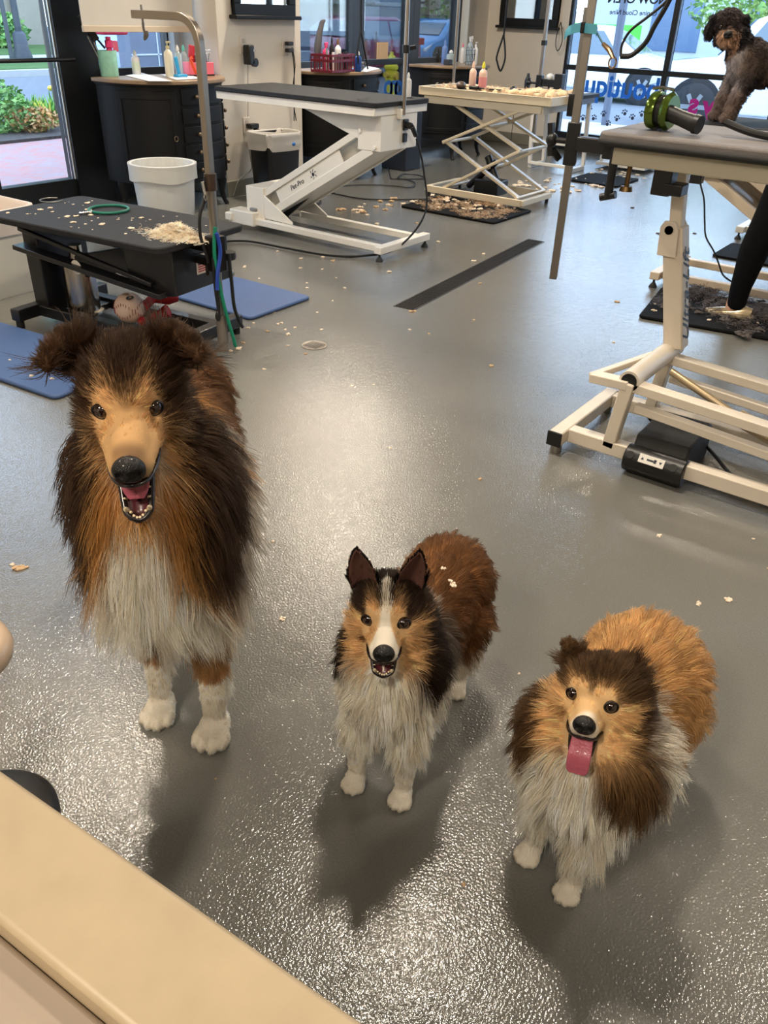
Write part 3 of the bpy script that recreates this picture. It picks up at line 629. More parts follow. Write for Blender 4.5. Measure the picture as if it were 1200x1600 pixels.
    return t
TC = (4.245, 3.65, 0)
slant_table(TC, 0, 'empty white lift table with a long slanted arm in front of the cream pillar')
TG = (4.86, .78, 0)
slant_table(TG, PI, 'white slanted-arm lift table on which the grey dog stands', white=mat('beige_powder_coat', (214, 196, 172), .4), logo=False, pole=False)
slant_table((6.45, .76, 0), PI, 'white lift table in the back row behind the person in black trousers', white=M_WHITEMETAL, logo=False, pole=False)

# noose loop hanging at the pole of table C
n = MB(); n.tube([(0, 0, .55), (-.005, 0, .2), (0, 0, .02)], .006, n=6); n.tube([(0, 0, .03), (-.03, 0, -.06), (-.022, 0, -.14)], .006, n=6); n.tube([(0, 0, .02), (.03, 0, -.06), (.07, 0, -.17)], .005, n=6)
tag(n.build('grooming_noose', M_CORD, loc=(4.24, 3.32, 1.17)), 'black noose strap hanging over the empty white lift table', 'grooming strap')
# power cord from table C box to the floor
c = MB(); c.tube([(4.30, 2.94, .66), (4.33, 2.90, .5), (4.30, 2.85, .25), (4.16, 2.95, .05), (3.98, 3.08, .012), (3.85, 3.25, .01), (3.80, 3.55, .01), (3.76, 3.85, .01), (3.62, 3.95, .01), (3.48, 3.88, .01), (3.35, 4.0, .01)], .0065, n=6)
tag(c.build('power_cable', M_CORD), 'black cord hanging from the empty white lift table and trailing over the floor', 'cord')
c = MB(); c.tube([tuple(onz(a, b, .01)) for a, b in ((512, 300), (560, 310), (610, 312), (668, 311))], .006, n=6)
tag(c.build('power_cable', M_CORD), 'black cord lying on the floor toward the scissor lift table', 'cord')
c = MB(); c.tube([tuple(onz(a, b, .01)) for a, b in ((520, 292), (560, 289), (610, 290), (640, 293), (648, 286), (632, 280), (612, 279), (608, 268), (603, 252))], .005, n=6)
tag(c.build('power_cable', M_CORD), 'black cord lying in a bend on the floor below the middle cabinet', 'cord')
c = MB(); c.tube([tuple(onz(a, b, .01)) for a, b in ((622, 277), (632, 272), (655, 274), (663, 279), (640, 280), (624, 279))], .005, n=6, closed=True)
tag(c.build('cord_loop', M_CORD), 'loop of black cord on the floor beside the middle cabinet', 'cord')

# ------------------------------------------------------------------ scissor lift table (cream)
t = empty('scissor_table', (6.15, 3.45, 0), 0, 'cream scissor lift table heaped with clippings', 'grooming table')
MB().b2((-.255, -.575, .745), (.255, .575, .755)).b2((-.26, -.58, .745), (.26, -.56, .805)).b2((-.26, .56, .745), (.26, .58, .805)).b2((-.26, -.56, .745), (-.245, .56, .805)).b2((.245, -.56, .745), (.26, .56, .805)).build('tray_rim', M_CREAMMETAL, t, bevel=.004)
MB().b2((-.243, -.557, .757), (.243, .557, .782)).build('table_mat', M_TABLETOP, t, bevel=.003)
f = MB()
for x in (-.235, .235): f.b2((x - .012, -.50, .69), (x + .012, .53, .744))
for y in (-.50, .53): f.b2((-.235, y - .012, .69), (.235, y + .012, .744))
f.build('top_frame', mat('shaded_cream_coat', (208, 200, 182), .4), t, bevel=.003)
ya, yb = -.32, .33
for x in (-.222, .205):
    for (p, q_) in (((yb + .01, .42), (ya, .70)), ((yb - .04, .705), (ya - .03, .425)), ((yb - .03, .085), (ya - .02, .42)), ((yb, .425), (ya - .05, .09))):
        dx = .0 if (q_[1] > p[1]) else .022
        MB().bar((x + dx, p[0], p[1]), (x + dx, q_[0], q_[1]), .02, .042, (1, 0, 0)).build('scissor_arm', M_CREAMMETAL, t, bevel=.003)
f = MB()
for (y, z) in ((yb, .42), (ya - .02, .42), (0, .56), (0, .25), (yb - .03, .085), (ya - .05, .09), (yb - .04, .70), (ya, .70)): MB().cyl((-.24, y, z), (.24, y, z), .012, n=12).build('cross_tube', M_CREAMMETAL, t)
f = MB()
for x in (-.245, .245): f.b2((x - .014, -.42, .035), (x + .014, .46, .085))
for y in (-.42, .46): f.b2((-.245, y - .02, .04), (.245, y + .02, .08))
f.build('base_frame', M_CREAMMETAL, t, bevel=.003)
for (x, y) in ((-.245, -.40), (-.245, .44), (.245, -.40), (.245, .44), (-.245, .20)):
    MB().cyl((x, y, 0), (x, y, .05), .014, n=12).build('foot', M_BLACKRUBBER, t)
m = MB(); m.b2((-.10, -.12, .05), (.08, .10, .16)); m.cyl((0, -.05, .15), (0, .05, .33), .03).cyl((-.02, .2, .08), (-.02, -.05, .30), .025); m.build('hydraulic_pump', M_BLACKPLASTIC, t, bevel=.008)
# grooming arms
def pole_thing(name, x, y, z0, z1, r, label, square=False, m_=M_STEEL, arm=None, armlen=.5, clampz=None):
    t = empty(name, (x, y, z0), 0, label, 'grooming arm')
    s = MB(); H = z1 - z0
    if square:
        s.box((0, 0, H / 2), (2 * r, 2 * r, H))
        if arm:
            a = Vector(arm).normalized(); P = [Vector((0, 0, H))]
            for k in range(1, 7): th = PI / 2 * k / 6; P.append(Vector((0, 0, H)) + a * (.07 * (1 - math.cos(th))) + Vector((0, 0, .07 * math.sin(th))))
            P.append(P[-1] + a * armlen)
            for i in range(len(P) - 1): s.bar(P[i] - (P[i + 1] - P[i]).normalized() * .002, P[i + 1] + (P[i + 1] - P[i]).normalized() * .002, 2 * r, 2 * r, Vector((0, 0, 1)).cross(a) if abs((P[i + 1] - P[i]).normalized().z) > .98 else (0, 0, 1))
    else:
        s.cyl((0, 0, 0), (0, 0, H), r, n=16)
    o = s.build('pole', m_, t, bevel=.002 if square and not arm else 0)
    return t
pole_thing('grooming_post', 6.42, 4.045, .70, 1.95, .0125, 'slim steel grooming arm rising at the left end of the scissor lift table')
p = pole_thing('grooming_post', 6.18, 2.835, .70, 1.36, .0135, 'short steel grooming arm at the right end of the scissor lift table', square=True, m_=M_STEELD)
MB().b2((-.02, -.02, -.03), (.02, .035, .12)).build('clamp', M_BLACKMETAL, p, bevel=.004)

# ------------------------------------------------------------------ small far table with its arm, clamp and white frame
t = empty('far_table', (8.02, 3.86, 0), 0, 'small grooming table with papers on it, farthest away by the lettered window', 'grooming table')
MB().prism(rounded_rect(.22, .36, .05), .655, .685).build('table_top', M_BLACKRUBBER, t, bevel=.004)
f = MB(); f.b2((-.18, -.32, .60), (.18, .32, .655)); f.build('top_frame', mat('grey_frame', (120, 120, 122), .4, .4), t, bevel=.003)
f = MB()
for (x, y) in ((-.15, -.28), (-.15, .16), (.15, -.28), (.15, .16)): f.bar((x, y, .60), (x, y - .03, .04), .035)
f.bar((-.15, -.31, .02), (.15, -.31, .02), .04).bar((-.15, .13, .02), (.15, .13, .02), .04).bar((-.15, -.31, .05), (-.15, .14, .05), .03).bar((-.15, -.30, .25), (-.15, .14, .25), .03)
f.build('leg_frame', M_WHITEMETAL, t, bevel=.004)
tag(MB().prism([(-.14, -.28), (.10, -.30), (.14, .15), (-.12, .20)], 0, .004).build('paper_sheet', M_PAPER, loc=(8.02, 3.86, .686), smooth=0), 'white papers on the small far table', 'paper')
tag(MB().lathe([(.028, 0), (.03, .08), (.018, .11), (.012, .14)], n=14).build('black_bottle', M_BLACKPLASTIC, loc=(7.92, 4.14, .686)), 'black clipper standing on the left of the small far table', 'clipper')
tag(MB().lathe([(.05, 0), (.055, .07), (.03, .09)], n=18).build('hood_dryer', M_BLACKPLASTIC, loc=(7.78, 4.18, .565)), 'black dryer head hanging under the left of the small far table', 'dryer')
tag(MB().cyl((0, 0, 0), (0, 0, .35), .003, n=6).build('thin_cable', M_CORD, loc=(7.78, 4.18, .21)), 'thin cord hanging below the small far table', 'cord')
p = pole_thing('grooming_post', 7.74, 3.92, .30, 1.95, .014, 'steel grooming arm with a black knobbed clamp standing before the small far table', square=True)
c = MB(); c.b2((-.028, -.028, .41), (.028, .028, .53)).b2((-.02, -.22, .44), (.02, -.028, .50)).b2((-.03, -.24, .38), (.03, -.16, .55)); c.cyl((0, .028, .46), (0, .10, .46), .01); c.build('clamp', M_BLACKMETAL, p, bevel=.004)
k = MB(); k.ball((0, .11, .46), (.02, .03, .02), 12, 8).bar((-.0, .11, .50), (0, .12, .40), .02, .02).cyl((0, -.20, .32), (0, -.20, .38), .008).cyl((0, -.10, .36), (0, -.10, .44), .01); k.build('knob', M_BLACKPLASTIC, p)
MB().b2((-.02, -.02, .77), (.02, .02, .81)).build('tape_band', M_BLACKPLASTIC, p)
MB().ball((.0, -.10, .52), (.03, .035, .03), 12, 8).build('cotton_pad', P_WHITE, p)
n = MB(); n.tube([(0, 0, .5), (0, 0, .25), (0, 0, .1)], .010, n=6); n.tube([(0, 0, .12), (0, .055, -.06), (0, .045, -.12), (0, 0, -.19), (0, -.035, -.10), (0, -.03, -.02), (0, 0, .11)], .010, n=6)
tag(n.build('grooming_noose', M_CORD, loc=(7.90, 4.44, 1.02)), 'black noose strap hanging in a loop before the far wall mirror', 'grooming strap')
n = MB(); n.tube([(0, 0, .15), (0, .03, .05), (0, .03, -.06), (0, 0, -.12), (0, -.03, -.08), (0, -.04, .0), (0, 0, .15)], .005, n=6)
tag(n.build('cord_loop', M_CORD, loc=(9.26, 4.52, 1.10)), 'small loop of thin black cord hanging beside the far wall mirror', 'cord')
# white tubular frame near the far wall
t = empty('tubular_stand', (8.55, 3.20, 0), 0, 'white tubular stand with black wheels by the lettered window', 'stand')
f = MB()
for x in (-.1, .2): f.tube([(x, .28, .03), (x, .28, .30), (x, .24, .33), (x, .05, .33)], .018, n=8).tube([(x, .02, .03), (x, .0, .3), (x, -.05, .42), (x, -.12, .44)], .018, n=8)
f.bar((-.1, .28, .05), (.2, .28, .05), .03).bar((-.1, .15, .33), (.2, .15, .33), .03).b2((-.14, -.2, .03), (.24, .32, .06)); f.build('stand_frame', M_WHITEMETAL, t)
for x in (-.12, .2): MB().cyl((x - .015, .1, .07), (x + .015, .1, .07), .065, n=20).build('wheel', M_BLACKRUBBER, t, bevel=.004)

# ------------------------------------------------------------------ black hydraulic table on the left
t = empty('hydraulic_table', (2.215, 3.07, 0), math.radians(7), 'low black hydraulic table at the left, strewn with cream clippings', 'grooming table')
BT = t
MB().prism(rounded_rect(.27, .50, .05, 8), .472, .50).build('table_top', M_TABLETOP, t, bevel=.006)
bd = MB(); bd.prism([(-.47, .470), (-.47, .285), (-.33, .262), (-.22, .30), (-.20, .470)], -.17, .17, 'x')
b1 = bd.build('end_housing', M_BLACKMETAL, t, bevel=.004)
f = MB(); f.b2((-.035, -.4735, .345), (.030, -.4705, .425)); fl = f.build('flag_sticker', mat('sticker_white', (226, 216, 206), .5), b1)
f = MB()
for i in range(7): f.b2((-.028, -.4745, .354 + i * .0092), (.024, -.4735, .3585 + i * .0092))
f.build('flag_stripes', mat('flag_red', (186, 60, 56), .5), fl); MB().b2((-.028, -.4752, .385), (-.004, -.4745, .417)).build('flag_canton', mat('flag_blue', (40, 46, 110), .5), fl)
g = MB(); g.cyl((.11, -.47, .44), (.11, -.485, .44), .013, n=12); g.cyl((.17, -.46, .30), (.195, -.46, .30), .018, n=12); g.build('bolt', M_STEELD, b1)
for s in (-.185, .165): MB().bar((s, .43, .36), (s, -.42, .285), .022, .062, (1, 0, 0)).bar((s, .40, .44), (s, -.36, .32), .018, .02, (1, 0, 0)).build('lift_arm', M_BLACKMETAL, t, bevel=.003)
o = MB(); o.cyl((-.1965, .06, .327), (-.198, .06, .327), .030, n=28); ov = o.build('oval_badge', mat('badge_white', (220, 214, 206), .4), t)
text('lettering', 'ONLEY', .018, M_DARKVINYL, ov, (-.1985, .06, .329), (PI / 2, 0, -PI / 2), ext=.0003, bold=.0004)
MB().b2((-.14, .36, .05), (.14, .45, .470)).build('end_post', M_BLACKMETAL, t, bevel=.006)
MB().bar((-.02, .30, .25), (-.02, -.35, .42), .10, .05, (1, 0, 0)).build('cross_brace', M_BLACKMETAL, t, bevel=.004)
c = MB(); c.lathe([(.086, .05), (.086, .06), (.072, .065), (.072, .27), (.03, .275), (.03, .36)], (-.02, .26, 0), n=32); c.build('hydraulic_cylinder', mat('polished_steel', (176, 168, 156), .22, 1.0), t)
f = MB()
for x in (-.13, .13): f.b2((x - .025, -.42, .035), (x + .025, .42, .085))
f.b2((-.13, .22, .04), (.13, .30, .07)); f.build('base_rail', M_BLACKMETAL, t, bevel=.004)
for y in (-.42, .44): MB().b2((-.27, y - .028, .035), (.27, y + .028, .09)).build('foot_bar', M_BLACKMETAL, t, bevel=.005)
for (x, y) in ((-.25, .44), (.25, .44), (-.25, -.42), (.25, -.42)): MB().cyl((x, y, 0), (x, y, .036), .018, n=14).build('levelling_foot', M_BLACKRUBBER, t)
def bt(x, y, z):  # a point given in the black table's own frame
    a = math.radians(7); return (2.215 + x * math.cos(a) - y * math.sin(a), 3.07 + x * math.sin(a) + y * math.cos(a), z)
# its grooming arm
PX, PY = 2.25, 2.487
t = empty('grooming_post', (PX, PY, .05), 0, 'tall bent steel grooming arm clamped to the low black table, hook at its tip', 'grooming arm')
pz = 1.17; s = MB(); H = pz - .37
sq = .0135
cz = [(0, 0, .33), (0, 0, pz - .05)]
P = [Vector(cz[0]), Vector(cz[1])]; a = Vector((-.05, 1, 0)).normalized()
for k in range(1, 9): th = PI / 2 * k / 8; P.append(Vector((0, 0, pz - .05)) + a * (.09 * (1 - math.cos(th))) + Vector((0, 0, .09 * math.sin(th))))
P.append(P[-1] + a * .235)
side = Vector((0, 0, 1)).cross(a)
vs = []; fs = []
for i, p in enumerate(P):
    d = (P[min(i + 1, len(P) - 1)] - P[max(0, i - 1)]).normalized(); nn = d.cross(side).normalized()
    vs += [p + side * sq + nn * sq, p - side * sq + nn * sq, p - side * sq - nn * sq, p + side * sq - nn * sq]
for i in range(len(P) - 1):
    for k in range(4): fs.append((i * 4 + k, i * 4 + (k + 1) % 4, (i + 1) * 4 + (k + 1) % 4, (i + 1) * 4 + k))
fs += [(3, 2, 1, 0), tuple(range(len(vs) - 4, len(vs)))]
s.add(vs, fs); s.build('upper_arm', M_STEEL, t, smooth=50, bevel=.002)
MB().cyl((0, 0, .09), (0, 0, .66), .0155, n=20).build('lower_pole', M_STEELD, t)
MB().cyl((0, 0, .64), (0, 0, .70), .024, n=20).build('pole_collar', mat('bronze_collar', (90, 74, 66), .35, .8), t)
MB().cyl((0, 0, -.01), (0, 0, .15), .022, n=20).build('grip_sleeve', mat('grey_sleeve', (112, 106, 100), .6), t)
c = MB(); c.b2((-.03, -.028, .33), (.03, .03, .47)); c.b2((-.02, .02, .40), (.02, .12, .44)).b2((-.02, .02, .345), (.02, .12, .375)); c.cyl((0, .06, .30), (0, .06, .37), .008); c.build('table_clamp', mat('iron_clamp', (44, 40, 40), .4, .8), t, bevel=.005)
c = MB(); c.cyl((.03, 0, .38), (.055, 0, .38), .009); c.lathe([(.012, -.014), (.03, -.014), (.033, 0), (.03, .014), (.012, .014)], (.065, 0, .38), n=14); c.build('clamp_knob', M_BLACKPLASTIC, t)
tip = P[-1]
c = MB(); c.cyl(tip + Vector((0, 0, .03)) - a * .045, tip - Vector((0, 0, .03)) - a * .045, .004, n=10); c.tube([tip - a * .045 + Vector((0, 0, -.025)), tip - a * .045 + Vector((0, 0, -.045)), tip - a * .04 + Vector((0, -.010, -.060)), tip - a * .045 + Vector((0, 0, -.078)), tip - a * .062 + Vector((0, 0, -.064)), tip - a * .060 + Vector((0, 0, -.052))], .0048, n=8)
c.build('hook', M_STEELD, t)
# straps and leads on the clamp
c = MB(); c.tube([(0, 0, 0), (-.01, .005, -.12), (.012, 0, -.30), (.045, -.01, -.46), (.055, -.01, -.50)], .0075, n=8)
tag(c.build('lead', mat('green_lead', (10, 130, 100), .5), loc=(PX - .022, PY - .030, .56)), 'green lead hanging down the pole of the low black table', 'lead')
c = MB(); c.tube([(0, 0, .02), (.012, 0, -.05), (-.012, 0, -.14), (-.02, 0, -.2)], .008, n=8)
tag(c.build('lead', mat('blue_lead', (28, 64, 160), .5), loc=(PX - .026, PY - .04, .52)), 'blue lead looped on the clamp of the low black table', 'lead')
c = MB(); c.tube([(0, 0, 0), (.0, 0, -.12), (.006, 0, -.2), (.0, 0, -.24)], .008, n=8); c.ball((0, 0, -.235), (.013, .01, .022), 10, 8)
tag(c.build('strap', M_CORD, loc=(PX - .035, PY - .02, .44)), 'black strap hanging on the left of the pole clamp', 'grooming strap')
c = MB(); c.tube([(0, 0, 0), (.005, 0, -.12), (.01, 0, -.22), (.03, 0, -.28), (.05, 0, -.32)], .0075, n=8)
tag(c.build('strap', M_CORD, loc=(PX + .035, PY - .035, .45)), 'black strap with a bent end hanging on the right of the pole clamp', 'grooming strap')
c = MB(); c.tube([(0, 0, .08), (-.008, 0, .02), (-.02, .0, -.01), (-.045, 0, -.06), (-.05, 0, -.13), (-.03, 0, -.20), (-.02, 0, -.24)], .0065, n=8)
tag(c.build('grooming_noose', M_CORD, loc=(PX - .02, PY + .005, .66)), 'black noose with a steel clip hanging by the pole collar', 'grooming strap')
c = MB(); c.cyl((0, 0, 0), (-.008, 0, .045), .006, n=10); c.tube([(0, 0, 0), (-.006, 0, -.012), (0, 0, -.024), (.006, 0, -.012)], .003, n=6, closed=True)
tag(c.build('snap_clip', M_CHROME, loc=(PX - .032, PY - .0, .68)), 'steel snap clip by the collar of the bent grooming arm', 'clip')
# things on the black table
c = MB(); c.tube([(.085 * math.cos(u), .085 * math.sin(u), 0) for u in np.linspace(0, 2 * PI, 13)[:-1]], .0062, n=8, closed=True)
q = onz(170, 327, .507); tag(c.build('collar_loop', mat('dark_green_lead', (12, 108, 88), .45), loc=(q.x, q.y, .5075)), 'dark green loop lead lying on the low black table', 'lead')
c = MB(); c.cyl((0, 0, 0), (.03, -.02, .002), .006).ball((-.008, .005, 0), (.010, .010, .006), 10, 6)
q = onz(130, 333, .507); tag(c.build('snap_clip', M_CHROME, loc=(q.x, q.y, .508)), 'steel snap clip of the green loop lead', 'clip')
c = MB(); c.tube([(.05 * math.cos(u), .05 * math.sin(u), 0) for u in np.linspace(.4, 5.4, 10)], .0022, n=6)
q = onz(80, 312, .505); tag(c.build('wire_loop', M_STEELD, loc=(q.x, q.y, .504)), 'thin metal loop lying at the far corner of the low black table', 'wire')
# baseball toy under the table
q = onz(203, 482, .05 + .075); t = empty('ball_toy', (q.x, q.y, 0.053), .4, 'white baseball toy with red limbs on the base of the low black table', 'toy')
M_BALL = mat('ball_leather', (226, 196, 176), .6, vary=.05); M_REDC = mat('red_felt', (170, 24, 32), .7)
bl = MB(); bl.ball((0, 0, .075), .068, 28, 20); bl.build('ball_body', M_BALL, t)
s = MB()
for sg in (-1, 1):
    for u in np.linspace(0, 2 * PI, 34)[:-1]:
        zz = .03 * math.cos(2 * u); rr = math.sqrt(.069 ** 2 - zz * zz)
        pnt = Vector((rr * math.cos(u), rr * math.sin(u), .075 + zz * sg)); s.bar(pnt - Vector((0, 0, .007)), pnt + Vector((0, 0, .007)), .002, .002)
s.build('stitching', mat('stitch_red', (140, 60, 60), .6), t)
s = MB(); s.tube([(-.035 + .020 * math.cos(u), -.028 + .012 * math.sin(u), .134) for u in np.linspace(0, 2 * PI, 9)[:-1]], .003, n=6, closed=True); s.build('printed_ring', mat('print_black', (30, 20, 24), .6), t)
s = MB(); s.loft([(.03, -.07, .02), (.08, -.10, .03), (.09, -.14, .05)], [.018, .02, .03], 10).loft([(.02, -.06, .08), (.09, -.07, .10), (.14, -.12, .095), (.16, -.16, .085)], [.022, .022, .034, .012], 10).ball((-.03, -.07, .03), (.025, .02, .02), 12, 8); s.build('toy_limbs', M_REDC, t)

# ------------------------------------------------------------------ near right table
XN = 2.63
t = empty('lift_table', (2.87, .46, 0), 0, 'near lift table with grey rubber top at the right edge, foot control below', 'grooming table')
MB().prism(rounded_rect(.245, .65, .035), .965, 1.0).build('table_top', M_TABLETOP2, t, bevel=.010, seg=3)
MB().prism(rounded_rect(.250, .655, .04), .958, .982).build('edge_trim', M_BLACKRUBBER, t, bevel=.010, seg=3)
f = MB(); f.b2((-.215, -.60, .905), (.215, .60, .957)); f.build('top_frame', mat('khaki_frame', (186, 180, 160), .45), t, bevel=.004)
M_CW = mat('old_white_coat', (222, 211, 195), .4, vary=.05)
lg = MB(); lg.bar((-.06, .31, .32), (-.06, .40, .72), .068, .068, (1, 0, 0)); low = lg.build('lower_arm', M_CW, t, bevel=.006)
lg = MB(); lg.bar((-.06, .395, .70), (-.06, .425, .93), .042, .042, (1, 0, 0)); lg.build('upper_arm', M_CW, t, bevel=.005)
for x in (-.018, -.102): jo = MB().prism([(.365, .63), (.43, .63), (.437, .72), (.425, .742), (.39, .742), (.375, .72)], x - .006, x + .006, 'x').build('joint_bracket', M_CW, t, bevel=.003); MB().cyl((-.1095, .405, .715), (-.112, .405, .715), .014, n=20).build('joint_cap', M_BLACKPLASTIC, jo)
text('lettering', 'Ultra-Lift', .085, M_DARKVINYL, low, (-.06, .3135, .50), (0, 0, 0), shear=.4, sx=1.0, ext=.0004).rotation_euler = (Matrix((Vector((0, .09, .40)).normalized(), Vector((-1, 0, 0)), Vector((0, -.4, .09)).normalized())).transposed()).to_euler()
MB().cyl((-.43, .33, .305), (.0, .33, .305), .034, n=24).build('pivot_tube', M_CW, t)
MB().cyl((-.433, .33, .305), (-.430, .33, .305), .026, n=20).build('tube_cap', M_BLACKPLASTIC, t)
f = MB()
for x in (-.42, -.04): MB().bar((x, .355, .06), (x, .33, .30), .042, .048, (1, 0, 0)).build('upright', M_CW, t, bevel=.004)
f = MB()
for x in (-.42, -.04): MB().b2((x - .024, -.6, .035), (x + .024, .50, .085)).build('base_rail', M_CW, t, bevel=.004)
MB().b2((-.50, .50, .035), (.0, .55, .085)).build('foot_bar', M_CW, t, bevel=.005)
MB().b2((-.503, .498, .033), (-.495, .552, .087)).build('end_cap', M_BLACKPLASTIC, t, bevel=.003)
for (x) in (-.47, -.03): MB().cyl((x, .525, 0), (x, .525, .036), .02, n=14).build('levelling_foot', M_STEELD, t)
f = MB()
for x in (-.405, -.075):
    MB().bar((x, .32, .285), (x, -.6, .24), .032, .05, (1, 0, 0)).build('parallel_bar', M_CW, t, bevel=.003); MB().bar((x, .30, .215), (x, -.6, .155), .028, .036, (1, 0, 0)).build('parallel_bar', M_CW, t, bevel=.003)
f = MB(); f.bar((-.42, .33, .29), (-.42, .46, .285), .03, .05, (1, 0, 0)).bar((-.42, .46, .285), (-.12, .36, .30), .02, .03, (1, 0, 0)); br = f.build('corner_bracket', M_CW, t, bevel=.003)
c = MB(); c.cyl((-.16, .28, .27), (-.20, .02, .19), .013).cyl((-.20, .02, .19), (-.27, -.55, .06), .028, n=24); ac = c.build('actuator', mat('gold_steel', (206, 184, 150), .3, .7), t)
av = (Vector((-.27, -.55, .06)) - Vector((-.20, .02, .19))).normalized()
xd = -av if False else av
nrm = Vector((-.85, 0, .5)); nrm = (nrm - xd * nrm.dot(xd)).normalized(); yd = nrm.cross(xd)
pp = Vector((-.20, .02, .19)) + av * .20 + nrm * .0285
text('lettering', 'ULTRA LIFT', .026, M_DARKVINYL, ac, pp, Matrix((xd, yd, nrm)).transposed().to_euler(), ext=.0004, bold=.0006)
# foot control
t2 = empty('foot_control', (2.56, .65, 0), 0, 'black foot control box with an arrow panel standing over the near table rail', 'foot control')
b = MB(); b.prism([(-.145, 0), (.15, 0), (.15, .10), (.13, .135), (-.095, .128), (-.115, .085), (-.145, .075)], -.095, .085, 'y'); b.build('control_body', M_BLACKRUBBER, t2, bevel=.008)
b = MB(); b.cyl((-.125, -.105, .05), (-.125, .095, .05), .046, n=20); fb = b.build('pedal', M_BLACKPLASTIC, t2, bevel=.004)
d = Vector((-.8, 0, .6)).normalized(); cp = Vector((-.125, 0, .05)) + d * .047
Rp = Matrix((Vector((0, -1, 0)), Vector((.6, 0, .8)), d)).transposed()
pl = MB(); pl.box(cp, (.085, .030, .002), Rp); plo = pl.build('arrow_panel', mat('panel_white', (226, 222, 214), .4), t2, bevel=.001)
ar = MB(); c0 = cp + d * .0015
def tri(cy, up):
    P = [Vector((0, -1, 0)) * (cy + sx_) + Vector((.6, 0, .8)) * sy_ for sx_, sy_ in ((-.005, -.004 * up), (.005, -.004 * up), (0, .005 * up))]
    ar.add([c0 + p for p in P] + [c0 + p + d * .0006 for p in P], [(0, 1, 2), (5, 4, 3), (0, 3, 4, 1), (1, 4, 5, 2), (2, 5, 3, 0)])
tri(-.030, 1); tri(.030, -1); ar.box(c0 + Vector((0, .004, 0)), (.022, .006, .001), Rp); ar.box(c0 + Vector((0, -.012, .001)), (.008, .012, .001), Rp); ar.build('arrow_marks', M_DARKVINYL, plo)
for y in (-.072, .072): MB().cyl(Vector((-.125, y, .05)) + d * .044, Vector((-.125, y, .05)) + d * .0485, .013, n=20).build('pedal_button', M_BLACKPLASTIC, t2)
c = MB(); c.tube([(2.72, .6, .06), (2.66, .52, .04), (2.56, .40, .02), (2.50, .22, .012), (2.45, .02, .01)], .006, n=6)
tag(c.build('power_cable', M_CORD), 'black cord running from the foot control along the near table base', 'cord')
c = MB(); c.tube([(2.80, .78, .02), (2.76, .80, .07), (2.74, .77, .10), (2.70, .76, .06), (2.74, .74, .03)], .006, n=6)
tag(c.build('power_cable', M_CORD), 'small curl of black cord behind the foot control', 'cord')
# grooming arm of the near table
px_, py_ = 2.70, 1.222
t = empty('grooming_post', (px_, py_, .50), 0, 'large square steel grooming arm clamped to the near right table', 'grooming arm')
MB().box((0, 0, .70), (.026, .026, 1.40), (0, 0, .35)).build('pole', M_STEELD, t, bevel=.002)
Rb = Euler((0, 0, .35)).to_matrix()
c = MB(); c.box((0, 0, .445), (.042, .042, .13), Rb); c.build('pole_socket', M_BLACKMETAL, t, bevel=.003)
c = MB(); c.b2((-.018, -.30, .425), (.018, -.02, .47)).b2((-.03, -.36, .33), (.03, -.30, .485)).b2((-.035, -.40, .335), (.03, -.34, .37)).b2((-.03, -.20, .415), (.03, -.12, .475)); c.build('clamp_bar', M_BLACKMETAL, t, bevel=.004)
c = MB(); c.cyl((.0, .02, .45), (0, .07, .45), .009).ball((0, .075, .45), (.022, .02, .022), 12, 8).bar((0, .085, .50), (0, .07, .40), .018, .02); c.bar((0, .07, .42), (.02, .05, .39), .02); c.build('wing_knob', M_BLACKPLASTIC, t)
c = MB(); c.cyl((0, -.21, .33), (0, -.21, .43), .008).cyl((0, -.21, .325), (0, -.21, .34), .022, .018); c.build('brass_screw', mat('aged_brass', (120, 96, 66), .4, .9), t)
c = MB(); c.cyl((-.03, -.165, .30), (-.03, -.165, .48), .014).cyl((-.03, -.19, .315), (-.03, -.14, .30), .012); c.build('locking_pin', M_BLACKMETAL, t)
c = MB(); c.tube([(.05 * math.cos(u) - .01, -.24 + .075 * math.sin(u), .475) for u in np.linspace(0, 2 * PI, 13)[:-1]], .004, n=6, closed=True); c.build('steel_ring', M_CHROME, t)
# teal strap, clip and black leash
zt = 1.20
q = onx(907, 45, 2.70)
c = MB()
Ps = [(-.032, .02), (.0, -.022), (.02, -.03)]
def strap(pts, w, th, name, m_, label, cat='strap'):
    mb = MB(); P = [Vector(p) for p in pts]
    for i in range(len(P) - 1):
        mb.bar(P[i], P[i + 1], th, w, (0, 0, 1))
    o = mb.build(name, m_, smooth=60); return tag(o, label, cat)
A1 = onx(882, 56, 2.68); A2 = onx(893, 46, 2.665); A3 = onx(906, 42.5, 2.66); A4 = onx(932, 46, 2.66); A5 = onx(933, 52, 2.70)
mb = MB(); PP = [A1, A1.lerp(A2, .5) + Vector((0, 0, .004)), A2, A3, A4, A5]; n0 = len(PP)
vs = []
for i, p in enumerate(PP):
    w = .013; vs += [p + Vector((0, 0, w)), p - Vector((0, 0, w)), p + Vector((.004, .002, -w)), p + Vector((.004, .002, w))]
fs = []
for i in range(n0 - 1):
    for k in range(4): fs.append((i * 4 + k, i * 4 + (k + 1) % 4, (i + 1) * 4 + (k + 1) % 4, (i + 1) * 4 + k))
fs += [(3, 2, 1, 0), (n0 * 4 - 4, n0 * 4 - 3, n0 * 4 - 2, n0 * 4 - 1)]
mb.add(vs, fs); ts = mb.build('nylon_strap', mat('teal_nylon', (74, 148, 170), .6), smooth=60); tag(ts, 'teal nylon strap wrapped around the large square grooming arm', 'strap')
MB().box(tuple(A3.lerp(A4, .18)), (.012, .012, .03)).build('slider', M_BLACKPLASTIC, ts, bevel=.002)
c1 = onx(932, 50, 2.70); c2 = onx(942, 68, 2.70); c3 = onx(952, 78, 2.70); c4 = onx(958, 91, 2.70)
